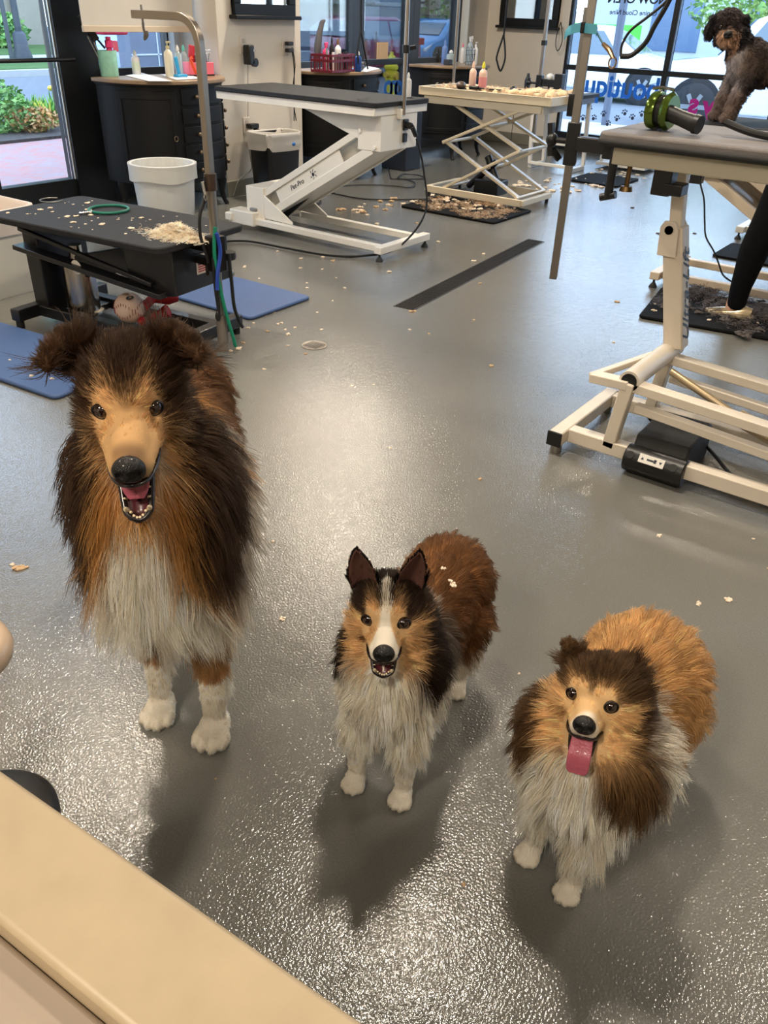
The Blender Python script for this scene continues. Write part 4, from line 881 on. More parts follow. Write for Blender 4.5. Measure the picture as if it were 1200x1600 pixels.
tag(MB().tube([tuple(c1), tuple(c2)], .003, n=6).build('teal_string', mat('teal_cord', (74, 120, 140), .5)), 'short teal cord between the strap and the snap hook', 'cord')
m = MB(); m.loft([c2, c3, c4], [.006, .008, .006], 10); cc = c4 - Vector((0, 0, .012)); m.tube([tuple(cc + Vector((0, .012 * math.cos(u), .015 * math.sin(u)))) for u in np.linspace(0, 2 * PI, 9)[:-1]], .0028, n=6, closed=True)
tag(m.build('snap_hook', mat('pale_brass', (190, 160, 130), .25, 1.0)), 'brass snap hook hanging from the teal strap', 'clip')
X0 = 2.70
def L(px, py, X=X0): return tuple(onx(px, py, X))
m = MB(); m.tube([L(970, 88), L(972, 70), L(985, 48), L(1010, 28), L(1035, 8), L(1055, -15), L(1090, -60)], .0042, n=8); m.tube([L(970, 88), L(985, 87), L(1000, 76), L(1012, 62), L(1022, 42), L(1038, 15), L(1058, -20), L(1092, -62)], .0075, n=8)
m.tube([L(1055, -15), L(1090, -60), L(1140, -130)], .008, n=6)
tag(m.build('grooming_noose', M_CORD), 'black noose lead clipped to the snap hook and rising out of view', 'grooming strap')
# blow dryer on the table
q = onz(1045, 195, 1.0)
q = onz(1024, 203, 1.0); D0 = Vector((q.x, q.y, 1.0))
t = empty('hand_dryer', D0, -.12, 'green and black hand dryer lying on the near right table', 'hair dryer')
M_DG = mat('metallic_green', (96, 122, 40), .2, .75, coat=.4)
g = MB(); ax = Vector((0, -1, 0))
def disc(y0, r0, y1, r1, n=32): pass
g.loft([(0, .035, .072), (0, .03, .072), (0, .01, .072), (0, -.005, .072)], [.052, .068, .072, .066], 32); gs = g.build('fan_housing', M_DG, t, smooth=40)
MB().loft([(0, -.005, .072), (0, -.03, .072)], [.058, .060], 32).build('motor_band', M_BLACKPLASTIC, t)
g = MB(); g.loft([(0, -.03, .072), (0, -.045, .072), (0, -.06, .072)], [.064, .072, .060], 32); g.build('rear_housing', M_DG, t, smooth=40)
g = MB(); g.loft([(0, .036, .072), (0, .045, .072)], [.045, .040], 24); g.build('inlet_grille', M_BLACKPLASTIC, t)
g = MB(); g.loft([(-.02, -.05, .07), (-.03, -.12, .055), (-.035, -.18, .042)], [.030, .029, .032], 20).loft([(-.035, -.18, .042), (-.037, -.20, .040)], [.036, .034], 20); g.build('nozzle', M_BLACKPLASTIC, t)
g = MB(); g.tube([(-.02, .035, .15), (-.01, .0, .155), (0, -.05, .15)], .006, n=8).cyl((0, .01, .135), (0, .01, .155), .006); g.build('hanging_bracket', M_CHROME, t)
g = MB(); g.b2((-.03, -.02, 0), (.03, .0, .012)).cyl((0, -.01, .005), (0, -.01, .03), .012); g.build('dryer_foot', M_BLACKPLASTIC, t)
t.scale = (.78, .78, .78)
c = MB(); c.tube([(2.86, .79, 1.035), (2.82, .66, 1.014), (2.78, .42, 1.012), (2.76, .2, 1.012)], .011, n=10)
tag(c.build('dryer_cable', M_CORD), 'thick black cord of the hand dryer lying across the near table', 'cord')
# red slicker brush on the dog table
t = empty('slicker_brush', (4.62, .98, .861), .1, 'red-backed brush on the table beside the grey dog', 'brush')
MB().b2((-.03, -.055, .035), (.03, .055, .05)).build('brush_back', mat('brush_red', (206, 66, 50), .5), t, bevel=.006); MB().b2((-.028, -.05, .0), (.028, .05, .034)).build('bristles', mat('bristles_grey', (120, 110, 104), .8, vary=.2, vscale=200), t)
# black box and cord below the dog table
tag(MB().b2((-.03, -.03, 0), (.03, .03, .09)).build('cable_box', M_BLACKPLASTIC, loc=tuple(onx(1091, 270, 4.55) - Vector((0, 0, .05))), bevel=.004), 'black box at the corner under the dog table frame', 'control box')
m = MB(); m.tube([tuple(onx(a, b, 4.5)) for a, b in ((1093, 270), (1095, 290), (1100, 312), (1101, 345), (1103, 370), (1115, 392), (1123, 412), (1130, 430), (1146, 442))], .0045, n=6)
tag(m.build('power_cable', M_CORD), 'thin black cord hanging from the box under the dog table', 'cord')

# ------------------------------------------------------------------ mats, drains
def floor_mat(name, pts, th, m_, label, bev=.008):
    P = [onz(a, b, th) for a, b in pts]; c = sum((Vector(p) for p in P), Vector()) / len(P)
    mb = MB().prism([(p.x - c.x, p.y - c.y) for p in P], 0, th)
    return tag(mb.build(name, m_, loc=(c.x, c.y, 0.001), bevel=bev, seg=3), label, 'floor mat')
M_BLUEMAT = mat('blue_foam', (62, 88, 134), .55, vary=.05, bump=.2, bscale=400)
def rect_mat(cx, cy, hx, hy, rz, th, m_, label, r=.03):
    mb = MB().prism(rounded_rect(hx, hy, r), 0, th); o = mb.build('anti_fatigue_mat', m_, loc=(cx, cy, .001), rot=(0, 0, rz), bevel=min(.009, th * .45), seg=3)
    return tag(o, label, 'floor mat')
rect_mat(2.90, 3.18, .23, .42, .02, .018, M_BLUEMAT, 'blue foam mat on the floor behind the low black table')
rect_mat(1.70, 3.13, .215, .46, .10, .018, M_BLUEMAT, 'blue foam mat on the floor at the left edge before the black table')
M_BLKMAT = mat('black_cushion_mat', (14, 14, 15), .85, spec=.15, bump=.6, bscale=90)
rect_mat(5.66, 3.37, .30, .42, 0, .016, M_BLKMAT, 'black mat covered with clippings under the scissor lift table')
rect_mat(4.42, .74, .30, .64, .16, .016, M_BLKMAT, 'black mat heaped with grey clippings where the person stands')
rect_mat(7.74, 3.14, .28, .25, 0, .014, M_BLKMAT, 'black mat with clippings on the floor by the lettered window')
rect_mat(5.80, 1.02, .22, .42, 0, .014, M_BLKMAT, 'plain dark mat on the floor behind the standing person')
a0, a1 = Vector((3.345, 2.315, 0)), Vector((5.15, 2.495, 0)); dd = (a1 - a0); Ld = dd.length; rz = math.atan2(dd.y, dd.x)
t = empty('trench_drain', a0.lerp(a1, .5), rz, 'long dark slotted trench drain set in the floor', 'drain')
MB().b2((-Ld / 2, -.055, -.002), (Ld / 2, .055, .0015)).build('drain_channel', mat('drain_dark', (26, 25, 24), .5), t)
MB().b2((-Ld / 2 - .004, .055, 0), (Ld / 2 + .004, .060, .0035)).b2((-Ld / 2 - .004, -.060, 0), (Ld / 2 + .004, -.055, .0035)).build('drain_edge', mat('drain_edge', (84, 80, 74), .4, .6), t)
g = MB(); N = 90
for i in range(N): x = -Ld / 2 + Ld * (i + .5) / N; g.b2((x - .004, -.054, .0015), (x + .004, .054, .004))
for y in (-.045, -.022, 0, .022, .045): g.b2((-Ld / 2, y - .003, .0015), (Ld / 2, y + .003, .004))
g.build('drain_grate', mat('cast_iron', (40, 38, 36), .7, spec=.25), t, smooth=0)
q = onz(491, 540, 0); t = empty('floor_drain', (q.x, q.y, 0), 0, 'small round floor drain cover in the middle of the room', 'drain')
MB().lathe([(.058, 0), (.058, .003), (.050, .004), (.048, .003)], n=36).build('drain_cover', mat('drain_steel', (140, 132, 122), .45, .5), t)
g = MB()
for k in range(-3, 4): g.b2((-.035, k * .011 - .002, .003), (.035, k * .011 + .002, .0042))
g.build('drain_slot', mat('slot_dark', (60, 56, 52), .6), t)

# ------------------------------------------------------------------ reception counter at the bottom left and a pale round edge
def cnt(px, py, z): p = onz(px, py, z); return (p.x, p.y)
zc = .98
t = empty('counter', (0, 0, 0), 0, 'beige stone counter edge crossing the bottom left corner', 'counter')
e0 = Vector((*cnt(0, 1200, zc), 0)); e1 = Vector((*cnt(575, 1600, zc), 0)); dv = (e1 - e0).normalized(); nv = Vector((-dv.y, dv.x, 0)); nv = nv if nv.dot(Vector((-1, -1, 0))) > 0 else -nv
i0 = Vector((*cnt(0, 1440, zc), 0)); wdt = abs((i0 - e0).dot(nv))
A, B = e0 - dv * .5, e1 + dv * .5
poly = [(A.x, A.y), (B.x, B.y), ((B + nv * wdt).x, (B + nv * wdt).y), ((A + nv * wdt).x, (A + nv * wdt).y)]
M_STONE = mat('beige_quartz', (166, 149, 122), .45, vary=.07, vscale=30, detail=8)
MB().prism(poly, zc - .03, zc).build('counter_top', M_STONE, t, bevel=.003)
C1, C2 = A + nv * wdt, B + nv * wdt
poly = [(C1.x, C1.y), (C2.x, C2.y), ((C2 + nv * .3).x, (C2 + nv * .3).y), ((C1 + nv * .3).x, (C1 + nv * .3).y)]
MB().prism(poly, zc - .05, zc - .012).build('counter_shelf', mat('taupe_laminate', (152, 138, 124), .5, vary=.04), t, bevel=.003)
C1, C2 = A + nv * .03, B + nv * .03
poly = [(C1.x, C1.y), (C2.x, C2.y), ((C2 + nv * .1).x, (C2 + nv * .1).y), ((C1 + nv * .1).x, (C1 + nv * .1).y)]
MB().prism(poly, 0.0, zc - .03).build('counter_front', mat('dark_panel', (48, 44, 42), .5), t)
q = onz(-72, 1004, .64)
t = empty('round_stool', (q.x, q.y, 0), 0, 'small pale round stool top just showing at the left border', 'stool')
MB().lathe([(.02, .600), (.050, .600), (.060, .61), (.063, .622), (.060, .634), (.05, .64), (.0, .64)], n=48, cap=False).build('seat', mat('pale_seat', (204, 180, 156), .35, coat=.3), t, smooth=60)
MB().cyl((-.02, .30, .03), (-.02, .30, .60), .018).bar((0, .03, .605), (-.02, .31, .605), .03, .012).lathe([(.12, 0), (.12, .015), (.03, .04)], (-.02, .30, 0), n=32).build('stool_base', M_STEELD, t)
q = onz(-22, 1278, .42)  # dark rounded form of unclear identity, modelled as a disc on a post
t = empty('dark_round_object', (q.x, q.y, 0), 0, 'dark rounded object peeking out above the counter edge at the left', 'stool')
MB().lathe([(.02, .385), (.075, .385), (.085, .395), (.085, .41), (.075, .42), (.0, .42)], n=48, cap=False).build('seat', mat('dark_round_surface', (30, 28, 28), .5), t, smooth=60)
MB().cyl((0, 0, .02), (0, 0, .39), .02).lathe([(.09, 0), (.09, .015), (.03, .03)], n=32).build('stool_base', M_BLACKMETAL, t)

# ------------------------------------------------------------------ person (only lower leg and shoes in view)
M_TROUSER = mat('black_trousers', (11, 11, 14), .9, spec=.15, bump=.3, bscale=60)
M_SKIN = mat('skin', (206, 160, 134), .5)
def leg_person():
    s0 = Vector((4.35, 1.05, 0))
    me_b = MB()
    # continuous body: two legs joined at the pelvis and trunk
    def limb(pts, rads): me_b.loft([Vector(p) for p in pts], rads, 20)
    limb([(4.36, .945, .05), (4.36, .945, .16), (4.37, .93, .35), (4.38, .90, .52), (4.40, .85, .80), (4.42, .80, .98)], [.046, .052, .072, .075, .095, .12])
    limb([(4.42, .56, .05), (4.42, .57, .16), (4.42, .60, .35), (4.42, .62, .52), (4.42, .68, .80), (4.42, .74, .98)], [.046, .052, .072, .075, .095, .12])
    limb([(4.42, .77, .92), (4.42, .77, 1.02), (4.43, .76, 1.15), (4.44, .76, 1.3), (4.45, .76, 1.42), (4.45, .76, 1.50)], [.16, .165, .145, .16, .15, .06])
    limb([(4.45, .76, 1.46), (4.45, .76, 1.56)], [.055, .055])
    me_b.ball((4.45, .76, 1.65), (.085, .08, .115), 20, 14)
    for sg in (1, -1): limb([(4.45, .76 + .15 * sg, 1.42), (4.43, .76 + .20 * sg, 1.20), (4.55, .76 + .16 * sg, 1.06), (4.62, .76 + .12 * sg, 1.05)], [.055, .045, .038, .03])
    o = me_b.build('person', [M_TROUSER]); 
    r = o.modifiers.new('join', 'REMESH'); r.mode = 'VOXEL'; r.voxel_size = .012; r.use_smooth_shade = True
    sm = o.modifiers.new('soft', 'SMOOTH'); sm.iterations = 6
    tag(o, 'person in black trousers standing on the black mat at the right edge', 'person')
    MB().loft([(4.36, .955, .02), (4.36, .955, .10), (4.36, .95, .14)], [.040, .038, .042], 16).build('ankle_skin', M_SKIN, o)
    for (bx_, by_, rz) in ((4.355, .945, 0.10), (4.42, .56, -.1)):
        sh = MB(); c, s_ = math.cos(rz), math.sin(rz)
        prof = [(-.085, .028, .040), (-.05, .036, .046), (0, .040, .036), (.05, .044, .030), (.09, .042, .024), (.12, .030, .018), (.135, .012, .012)]
        vs = []; fs = []; n = 18
        for (u, hw, hh) in prof:
            for k in range(n):
                a = 2 * PI * k / n; v = hw * math.cos(a); z = .012 + max(-.4 * hh, hh * math.sin(a)) + .4 * hh
                X_, Y_ = -s_ * u - c * v * 1.0, c * u - s_ * v
                vs.append((bx_ + X_, by_ + Y_, z))
        for i in range(len(prof) - 1):
            for k in range(n): fs.append((i * n + k, i * n + (k + 1) % n, (i + 1) * n + (k + 1) % n, (i + 1) * n + k))
        fs += [tuple(range(n))[::-1], tuple(range(len(vs) - n, len(vs)))]
        sh.add(vs, fs); so = sh.build('shoe', mat('silver_gold_leather', (196, 178, 146), .22, .55, vary=.15, vscale=20), o, smooth=60)
        sl = MB()
        P = [(bx_ - s_ * u - c * v, by_ + c * u - s_ * v) for (u, v) in [(-.10, 0), (-.09, .03), (-.04, .042), (.05, .046), (.10, .040), (.135, .018), (.142, 0), (.135, -.018), (.10, -.040), (.05, -.046), (-.04, -.042), (-.09, -.03)]]
        sl.prism(P, .017, .032); sl.build('sole', mat('pale_sole', (150, 136, 112), .5), so, bevel=.004)
    return o
leg_person()
# ------------------------------------------------------------------ clippings: loose tufts of fur
def tuft_mesh(seed, r=1.0, flat=.55, n=9):
    rnd = random.Random(seed); mb = MB()
    for i in range(n):
        a = rnd.uniform(0, 2 * PI); d = rnd.uniform(0, .75) * r; s = rnd.uniform(.25, .5) * r
        c = Vector((math.cos(a) * d, math.sin(a) * d, s * flat * .5 + rnd.uniform(0, .25) * r * flat))
        vs0 = len(mb.v); mb.ball(c, (s, s * rnd.uniform(.6, 1), s * flat), 8, 6, (0, 0, rnd.uniform(0, 3)))
        for k in range(vs0, len(mb.v)):
            v = Vector(mb.v[k]); v += mnoise.noise_vector(v * 5 / max(r, 1e-6) + Vector((seed, 0, 0))) * r * .22; v.z = max(v.z, 0); mb.v[k] = tuple(v)
    return mb
TUFTS = {}
def tuft(mname, m_, k):
    key = (mname, k)
    if key not in TUFTS:
        TUFTS[key] = tuft_mesh(k + len(mname), 1.0).build('clipping', m_, smooth=60); TUFTS[key]['_used'] = 0
        src = TUFTS[key]; me = src.data; bpy.data.objects.remove(src); TUFTS[key] = me
    return TUFTS[key]
def put_tuft(x, y, z, s, m_, label, group):
    me = tuft(m_.name, m_, random.randrange(5))
    o = bpy.data.objects.new('clipping', me); COL.objects.link(o); o.location = (x, y, z); o.scale = (s * random.uniform(.8, 1.5), s, s * .8); o.rotation_euler = (0, 0, random.uniform(0, 6.3))
    tag(o, label, 'fur clipping', group); return o
# single clippings on the floor seen one by one
FL = [(427, 847, 6), (368, 510, 9), (372, 546, 8), (361, 549, 6), (414, 577, 4), (550, 603, 4), (584, 601, 3), (768, 572, 6), (750, 749, 7), (1091, 944, 9), (1139, 938, 9), (1178, 842, 3), (30, 889, 12), (20, 883, 6), (440, 968, 9), (724, 1382, 6), (337, 1217, 3), (770, 948, 4), (765, 985, 4), (811, 1052, 4),
      (451, 523, 7), (446, 515, 4), (394, 485, 5), (395, 492, 4), (460, 512, 5), (478, 553, 5), (608, 425, 6), (418, 518, 5), (428, 488, 4), (380, 536, 5), (450, 540, 4), (502, 515, 4), (740, 408, 5), (755, 397, 4), (750, 443, 5), (685, 378, 5), (520, 408, 6), (505, 402, 5), (545, 402, 5), (470, 404, 4), (590, 350, 6), (651, 349, 4), (645, 487, 6), (740, 500, 3), (670, 522, 4), (640, 515, 3), (965, 472, 5), (988, 325, 5), (1028, 365, 4), (1085, 365, 4), (958, 535, 4), (1030, 838, 7), (1200, 888, 3), (610, 700, 3), (555, 605, 3), (480, 450, 4), (520, 470, 3)]
for (x, y, s) in FL:
    p = onz(x, y, 0); d = (p - CC).length
    put_tuft(p.x, p.y, 0, s * .5 * d / FPX * 1.5, random.choice([M_FUR_CREAM, M_FUR_CREAM, M_FUR_TAN]) if not (x > 950 and y < 400) else M_FUR_GREY, 'small loose fur clipping on the grey floor', 'loose clippings on the open floor')
# clippings around the scissor table and far floor
random.seed(21)
for (cx, cy, sx_, sy_, n_, s0, s1, m_, lab) in (((5.20, 3.85, .45, .22, 22, .012, .04, M_FUR_TAN, 'far')), (5.75, 3.45, .30, .38, 46, .010, .030, M_FUR_CREAM, 'mat'), (7.1, 3.35, .7, .35, 40, .012, .045, M_FUR_CREAM, 'far'), (3.3, 3.2, .5, .5, 12, .006, .014, M_FUR_CREAM, 'left'), (2.75, 3.0, .35, .45, 12, .005, .012, M_FUR_CREAM, 'left'),
        (4.45, .95, .30, .35, 34, .012, .045, M_FUR_GREY, 'grey'), (4.35, 1.05, .3, .3, 12, .008, .02, M_FUR_CREAM, 'grey'), (4.1, .85, .06, .1, 3, .02, .04, M_FUR_GREY, 'grey'), (8.05, 3.1, .22, .3, 16, .01, .025, M_FUR_CREAM, 'win'), (1.7, 3.1, .15, .35, 5, .006, .013, M_FUR_CREAM, 'blue')):
    L_ = {'far': ('beige fur clipping on the far floor around the scissor lift table', 'clippings around the scissor table'), 'mat': ('pale fur clipping on the black mat under the scissor lift table', 'clippings on the scissor table mat'), 'left': ('tiny pale clipping on the floor around the low black table', 'clippings around the low black table'),
          'grey': ('fur clipping on the black mat at the person\'s feet', 'clippings on the mat under the person'), 'win': ('pale clipping on the mat by the lettered window', 'clippings on the window mat'), 'blue': ('tiny pale clipping on the left blue mat', 'clippings on the left blue mat')}[lab]
    for _ in range(n_):
        z = .017 if lab in ('mat', 'grey', 'win') else (.019 if lab == 'blue' else 0)
        put_tuft(cx + random.gauss(0, .5) * sx_ if lab == 'far' else cx + random.uniform(-1, 1) * sx_ * .9, cy + random.uniform(-1, 1) * sy_, z if lab != 'grey' else .017, random.uniform(s0, s1), m_ if random.random() > .25 else M_FUR_CREAM if m_ is not M_FUR_GREY else M_FUR_GREY, *L_)
# clippings on the black table top
random.seed(5)
for i in range(60):
    x, y = random.uniform(-.22, .22), random.uniform(-.45, .45)
    p = bt(x, y, .5005); put_tuft(p[0], p[1], p[2], random.choice([.003, .004, .005, .007, .013]), M_FUR_CREAM, 'small cream clipping scattered on the low black table', 'clippings on the low black table')
h = MB()
for i in range(130):
    rr = abs(random.gauss(0, .045)); a = random.uniform(0, 2 * PI); s = random.uniform(.004, .010); v0 = len(h.v)
    h.ball((rr * math.cos(a) * .7, rr * math.sin(a) * 1.25, max(.006, .034 - rr * .32)), (s * 1.2, s * 1.4, s * .75), 8, 6, (random.uniform(-.6, .6), random.uniform(-.6, .6), random.uniform(0, 3)))
    for k in range(v0, len(h.v)):
        v = Vector(h.v[k]); v += mnoise.noise_vector(v * 90) * .005; v.z = max(0, v.z); h.v[k] = tuple(v)
p = onz(276, 365, .51); HEAP_P = p
# clippings and tools on the scissor table
h = MB()
for i in range(150):
    x, y = random.uniform(-.22, .22), random.choice([random.uniform(-.53, .1), random.uniform(-.53, -.2), random.uniform(-.53, .53)])
    s = random.uniform(.010, .030) * (1.35 if y < -.2 else 1); v0 = len(h.v); h.ball((x, y, s * .6), (s, s * 1.2, s * .7), 8, 6, (0, 0, random.uniform(0, 3)))
    for k in range(v0, len(h.v)):
        v = Vector(h.v[k]); v += mnoise.noise_vector(v * 60) * .008; v.z = max(0, v.z); h.v[k] = tuple(v)
o = h.build('fur_litter', mat('blond_fur', (222, 196, 160), .9, vary=.35, vscale=12), loc=(6.15, 3.45, .783), smooth=60); tag(o, 'blond clippings littering the scissor lift table', 'fur litter'); o['kind'] = 'stuff'
for (x, y, s, mm, lab) in ((6.05, 3.93, .035, M_FUR_TAN, 'tan tuft at the left end of the scissor lift table'), (6.10, 2.96, .055, mat('ginger_fur', (206, 150, 90), .9, vary=.2, vscale=40), 'ginger tuft at the right end of the scissor lift table'), (6.04, 3.06, .04, M_FUR_TAN, 'long tan tuft beside the ginger one on the scissor lift table'), (6.2, 3.10, .045, M_FUR_CREAM, 'pale tuft at the back right of the scissor lift table')):
    o = put_tuft(x, y, .783, s, mm, lab, None)
bottle('spray_bottle', (6.02, 3.62, .783), .21, .027, P_PEACH, P_PEACH, 'slim peach bottle standing on the scissor lift table')
bottle('spray_bottle', (6.02, 3.53, .783), .21, .031, P_PEACH, P_YEL, 'peach bottle with a pink print and yellow cap on the scissor lift table', band=mat('pink_print', (232, 150, 150), .5))
def clip_tool(x, y, rz, L_, label):
    t = empty('brush', (x, y, .796), rz, label, 'brush')
    MB().b2((-.02, -.03, .012), (.02, .05, .035)).build('brush_head', M_BLACKPLASTIC, t, bevel=.008); MB().bar((0, -.03, .022), (0, -L_, .018), .02, .014).build('handle', M_BLACKPLASTIC, t, bevel=.004)
clip_tool(5.97, 3.56, .1, .22, 'black slicker brush at the front edge of the scissor lift table'); clip_tool(6.2, 3.36, -1.2, .16, 'black comb lying at the back of the scissor lift table'); clip_tool(6.02, 3.22, .0, .18, 'black brush lying among tufts on the scissor lift table')
tag(MB().ball((0, 0, .03), (.05, .035, .03), 14, 8).ball((.03, .03, .03), (.03, .03, .025)).build('clipper', mat('pewter_clipper', (96, 84, 76), .4, .3), loc=(6.15, 3.80, .783)), 'dark clipper near the left end of the scissor lift table', 'clipper')
bottle('spray_bottle', (4.45, 3.12, .861), .13, .02, P_WHITE, P_WHITE, 'white spray bottle standing behind the pole of the empty white lift table')

# ------------------------------------------------------------------ outside
M_BRICK = bpy.data.materials.new('brick_paving'); M_BRICK.use_nodes = True
n = M_BRICK.node_tree; b = n.nodes['Principled BSDF']; tcn = n.nodes.new('ShaderNodeTexCoord'); br = n.nodes.new('ShaderNodeTexBrick')
br.inputs['Scale'].default_value = 5.0; br.inputs['Color1'].default_value = (*lin((176, 116, 110)), 1); br.inputs['Color2'].default_value = (*lin((152, 132, 132)), 1); br.inputs['Mortar'].default_value = (*lin((160, 146, 140)), 1); br.inputs['Mortar Size'].default_value = .012; br.inputs['Bias'].default_value = -.1
n.links.new(tcn.outputs['Object'], br.inputs['Vector']); n.links.new(br.outputs['Color'], b.inputs['Base Color']); b.inputs['Roughness'].default_value = .8
M_CONC = mat('concrete_walk', (176, 172, 168), .85, vary=.05, vscale=3); M_ASPH = mat('asphalt', (108, 111, 116), .85, vary=.06, vscale=4); M_KERB = mat('kerb_concrete', (170, 168, 164), .85)
M_LAWN = mat('lawn_green', (66, 98, 40), .9, vary=.3, vscale=14, bump=.6, bscale=40); M_MULCH = mat('mulch', (70, 62, 58), .95, vary=.4, vscale=30, bump=1, bscale=30)
struct('exterior_ground', MB().b2((-30, 5.62, -.6), (70, 70, -.34)).b2((XB + .12, -40, -.6), (70, 5.62, -.34)), M_ASPH, smooth=0)
struct('exterior_paving', MB().b2((-4, 5.62, -.36), (8.9, 8.7, -.02)), M_BRICK, smooth=0)
struct('exterior_sidewalk', MB().b2((8.9, 5.62, -.36), (12.6, 8.7, -.03)).b2((XB + .12, -14, -.36), (12.6, 5.62, -.03)), M_CONC, smooth=0)
struct('exterior_planting_bed', MB().b2((-6, 8.7, -.36), (12.6, 11.2, 0.01)), M_MULCH, smooth=0)
struct('exterior_kerb', MB().b2((-20, 20.2, -.36), (50, 20.5, -.20)), M_KERB, smooth=0)
struct('exterior_lawn', MB().b2((-20, 20.5, -.36), (50, 24.0, -.18)).b2((-20, 25.2, -.36), (50, 30.5, -.16)), M_LAWN, smooth=0)
struct('exterior_path', MB().b2((-20, 24.0, -.36), (50, 25.2, -.17)), M_CONC, smooth=0)
# building across the street
M_STONEB = mat('limestone_wall', (146, 138, 124), .85, vary=.04); M_DARKB = mat('charcoal_cladding', (92, 96, 104), .7); M_LOUVRE = mat('grey_louvre', (120, 134, 138), .6)
t = empty('street_building', (26, 31, -.2), 0, 'pale stone building with dark windows across the street', 'building')
m = MB(); m.b2((-26, 0, 0), (40, .6, 1.7)); m.build('stone_base', M_STONEB, t, smooth=0)
m = MB(); m.b2((-26, -.08, 1.7), (40, .7, 1.88)); m.build('stone_sill', mat('pale_sill', (176, 172, 164), .8), t, smooth=0)
m = MB(); m.b2((-26, .1, 1.88), (40, .6, 12)); m.build('upper_wall', M_DARKB, t, smooth=0)
for i in range(12):
    x = -24 + i * 5.2
    w = MB().b2((x, .02, 2.0), (x + 2.6, .1, 7)); wo_ = w.build('window_frame', mat('white_frame', (206, 208, 206), .5), t, smooth=0)
    l = MB()
    for k in range(24): l.b2((x + .15, -.02, 2.1 + k * .2), (x + 1.2, .02, 2.22 + k * .2))
    l.build('louvre_panel', M_LOUVRE, wo_, smooth=0); MB().b2((x + 1.35, -.01, 2.1), (x + 2.45, .02, 6.9)).build('dark_pane', mat('dark_pane', (58, 74, 84), .15), wo_, smooth=0)
for i in range(9): MB().b2((-20 + i * 6.6, -.3, 0), (-18.6 + i * 6.6, .1, 12)).build('stone_pier', M_STONEB, t, smooth=0)
# dark wall block seen below the blind, with pale joints
p = ony(205, 80, 11.4)
t = empty('clad_wall', (p.x + 1.5, 11.4, -.3), 0, 'dark grey tiled wall panel outside behind the first cabinet', 'wall panel')
MB().b2((-1.5, 0, 0), (2.6, .3, 1.45)).build('tile_face', mat('slate_tile', (96, 106, 124), .6, vary=.08, vscale=4), t, smooth=0)
m = MB()
for x in (-1.0, .0, 1.0, 2.0): m.b2((x, -.01, 0), (x + .02, 0, 1.45))
m.b2((-1.5, -.01, .9), (2.6, 0, .92)); m.build('tile_joint', mat('pale_joint', (190, 196, 204), .7), t, smooth=0)
# lamp post
p = onz(37, 94, -.2); t = empty('lamp_post', (p.x, p.y, -.2), 0, 'black street lamp post with a square base across the street', 'street lamp')
MB().lathe([(.26, 0), (.26, .1), (.20, .3), (.18, .62), (.14, .68), (.10, .7)], n=16).build('post_base', mat('lamp_black', (58, 62, 70), .5), t); MB().cyl((0, 0, .68), (0, 0, 5), .09, .07).build('post_shaft', mat('lamp_black2', (52, 58, 66), .5), t)
p = onz(20, 98, -.2); tag(MB().cyl((p.x, p.y, -.2), (p.x, p.y, 5), .06, .05).build('sign_post', mat('post_grey', (66, 70, 74), .5)), 'thin dark pole beside the street lamp post', 'pole')
# plants
def leafy(name, loc, rx, rz_, n_, size, cols, label, kind='shrub', trunk=None, seed=1, blade=False):
    rnd = random.Random(seed); t = empty(name, loc, 0, label, kind)
    mats_ = [mat(name + '_leaf', c, .7, vary=.1, vscale=3) for c in cols]; m = MB()
    for i in range(n_):
        a = rnd.uniform(0, 2 * PI); u = rnd.random() ** .5; z = rnd.random()
        rr = rx * u * math.sqrt(max(.08, 1 - (2 * z - 1) ** 2 * .9)) if not blade else rx * u * .7
        c = Vector((rr * math.cos(a), rr * math.sin(a), z * rz_)) if not blade else Vector((rr * math.cos(a), rr * math.sin(a), 0))
        if blade:
            tip = c + Vector((rnd.gauss(0, .25) * rz_, rnd.gauss(0, .25) * rz_, rz_ * rnd.uniform(.6, 1))); w = size * .2; s_ = Vector((math.cos(a + 1.5), math.sin(a + 1.5), 0)) * w
            md = c.lerp(tip, .6) + Vector((0, 0, .05 * rz_)); m.add([c - s_, c + s_, md + s_ * .8, md - s_ * .8, tip], [(0, 1, 2, 3), (3, 2, 4)], rnd.randrange(len(cols)))
        else:
            d = Vector((rnd.gauss(0, 1), rnd.gauss(0, 1), rnd.gauss(0, .6))).normalized() * size; e = d.cross(Vector((rnd.gauss(0, 1), rnd.gauss(0, 1), rnd.gauss(0, 1)))).normalized() * size * .45
            m.add([c - d * .5, c + e * .6, c + d * .6, c - e * .6], [(0, 1, 2, 3)], rnd.randrange(len(cols)))
    o = m.build('foliage', mats_, t, smooth=0)
    if trunk: MB().loft([(0, 0, trunk[0]), (0, 0, trunk[0] * .4), (.05, 0, .3 * rz_)], [trunk[1], trunk[1] * .8, trunk[1] * .5], 10).build('trunk', mat('bark', (92, 84, 76), .9), t)
    return t
G1 = [(94, 140, 70), (122, 168, 84), (70, 112, 56), (150, 190, 110)]; G2 = [(206, 150, 90), (180, 140, 96), (150, 150, 80), (214, 172, 120)]; G3 = [(120, 176, 80), (150, 196, 96), (90, 150, 60)]
def bed(px, py): p = onz(px, py, 0.0); return (p.x, p.y, 0.01)
leafy('green_shrub', bed(8, 207), .38, .42, 700, .07, G1, 'green bushy shrub at the left of the planting bed outside the door', seed=2)
leafy('green_shrub', bed(-12, 200), .45, .5, 500, .07, G1, 'green shrub at the border behind the left shrub outside', seed=12)
leafy('orange_shrub', bed(55, 206), .30, .24, 700, .06, G2, 'orange-leaved low shrub outside the glazed door', seed=3)
leafy('leafy_perennial', bed(40, 190), .35, .32, 160, .09, G3, 'spiky green perennial behind the orange shrub', blade=True, seed=4)
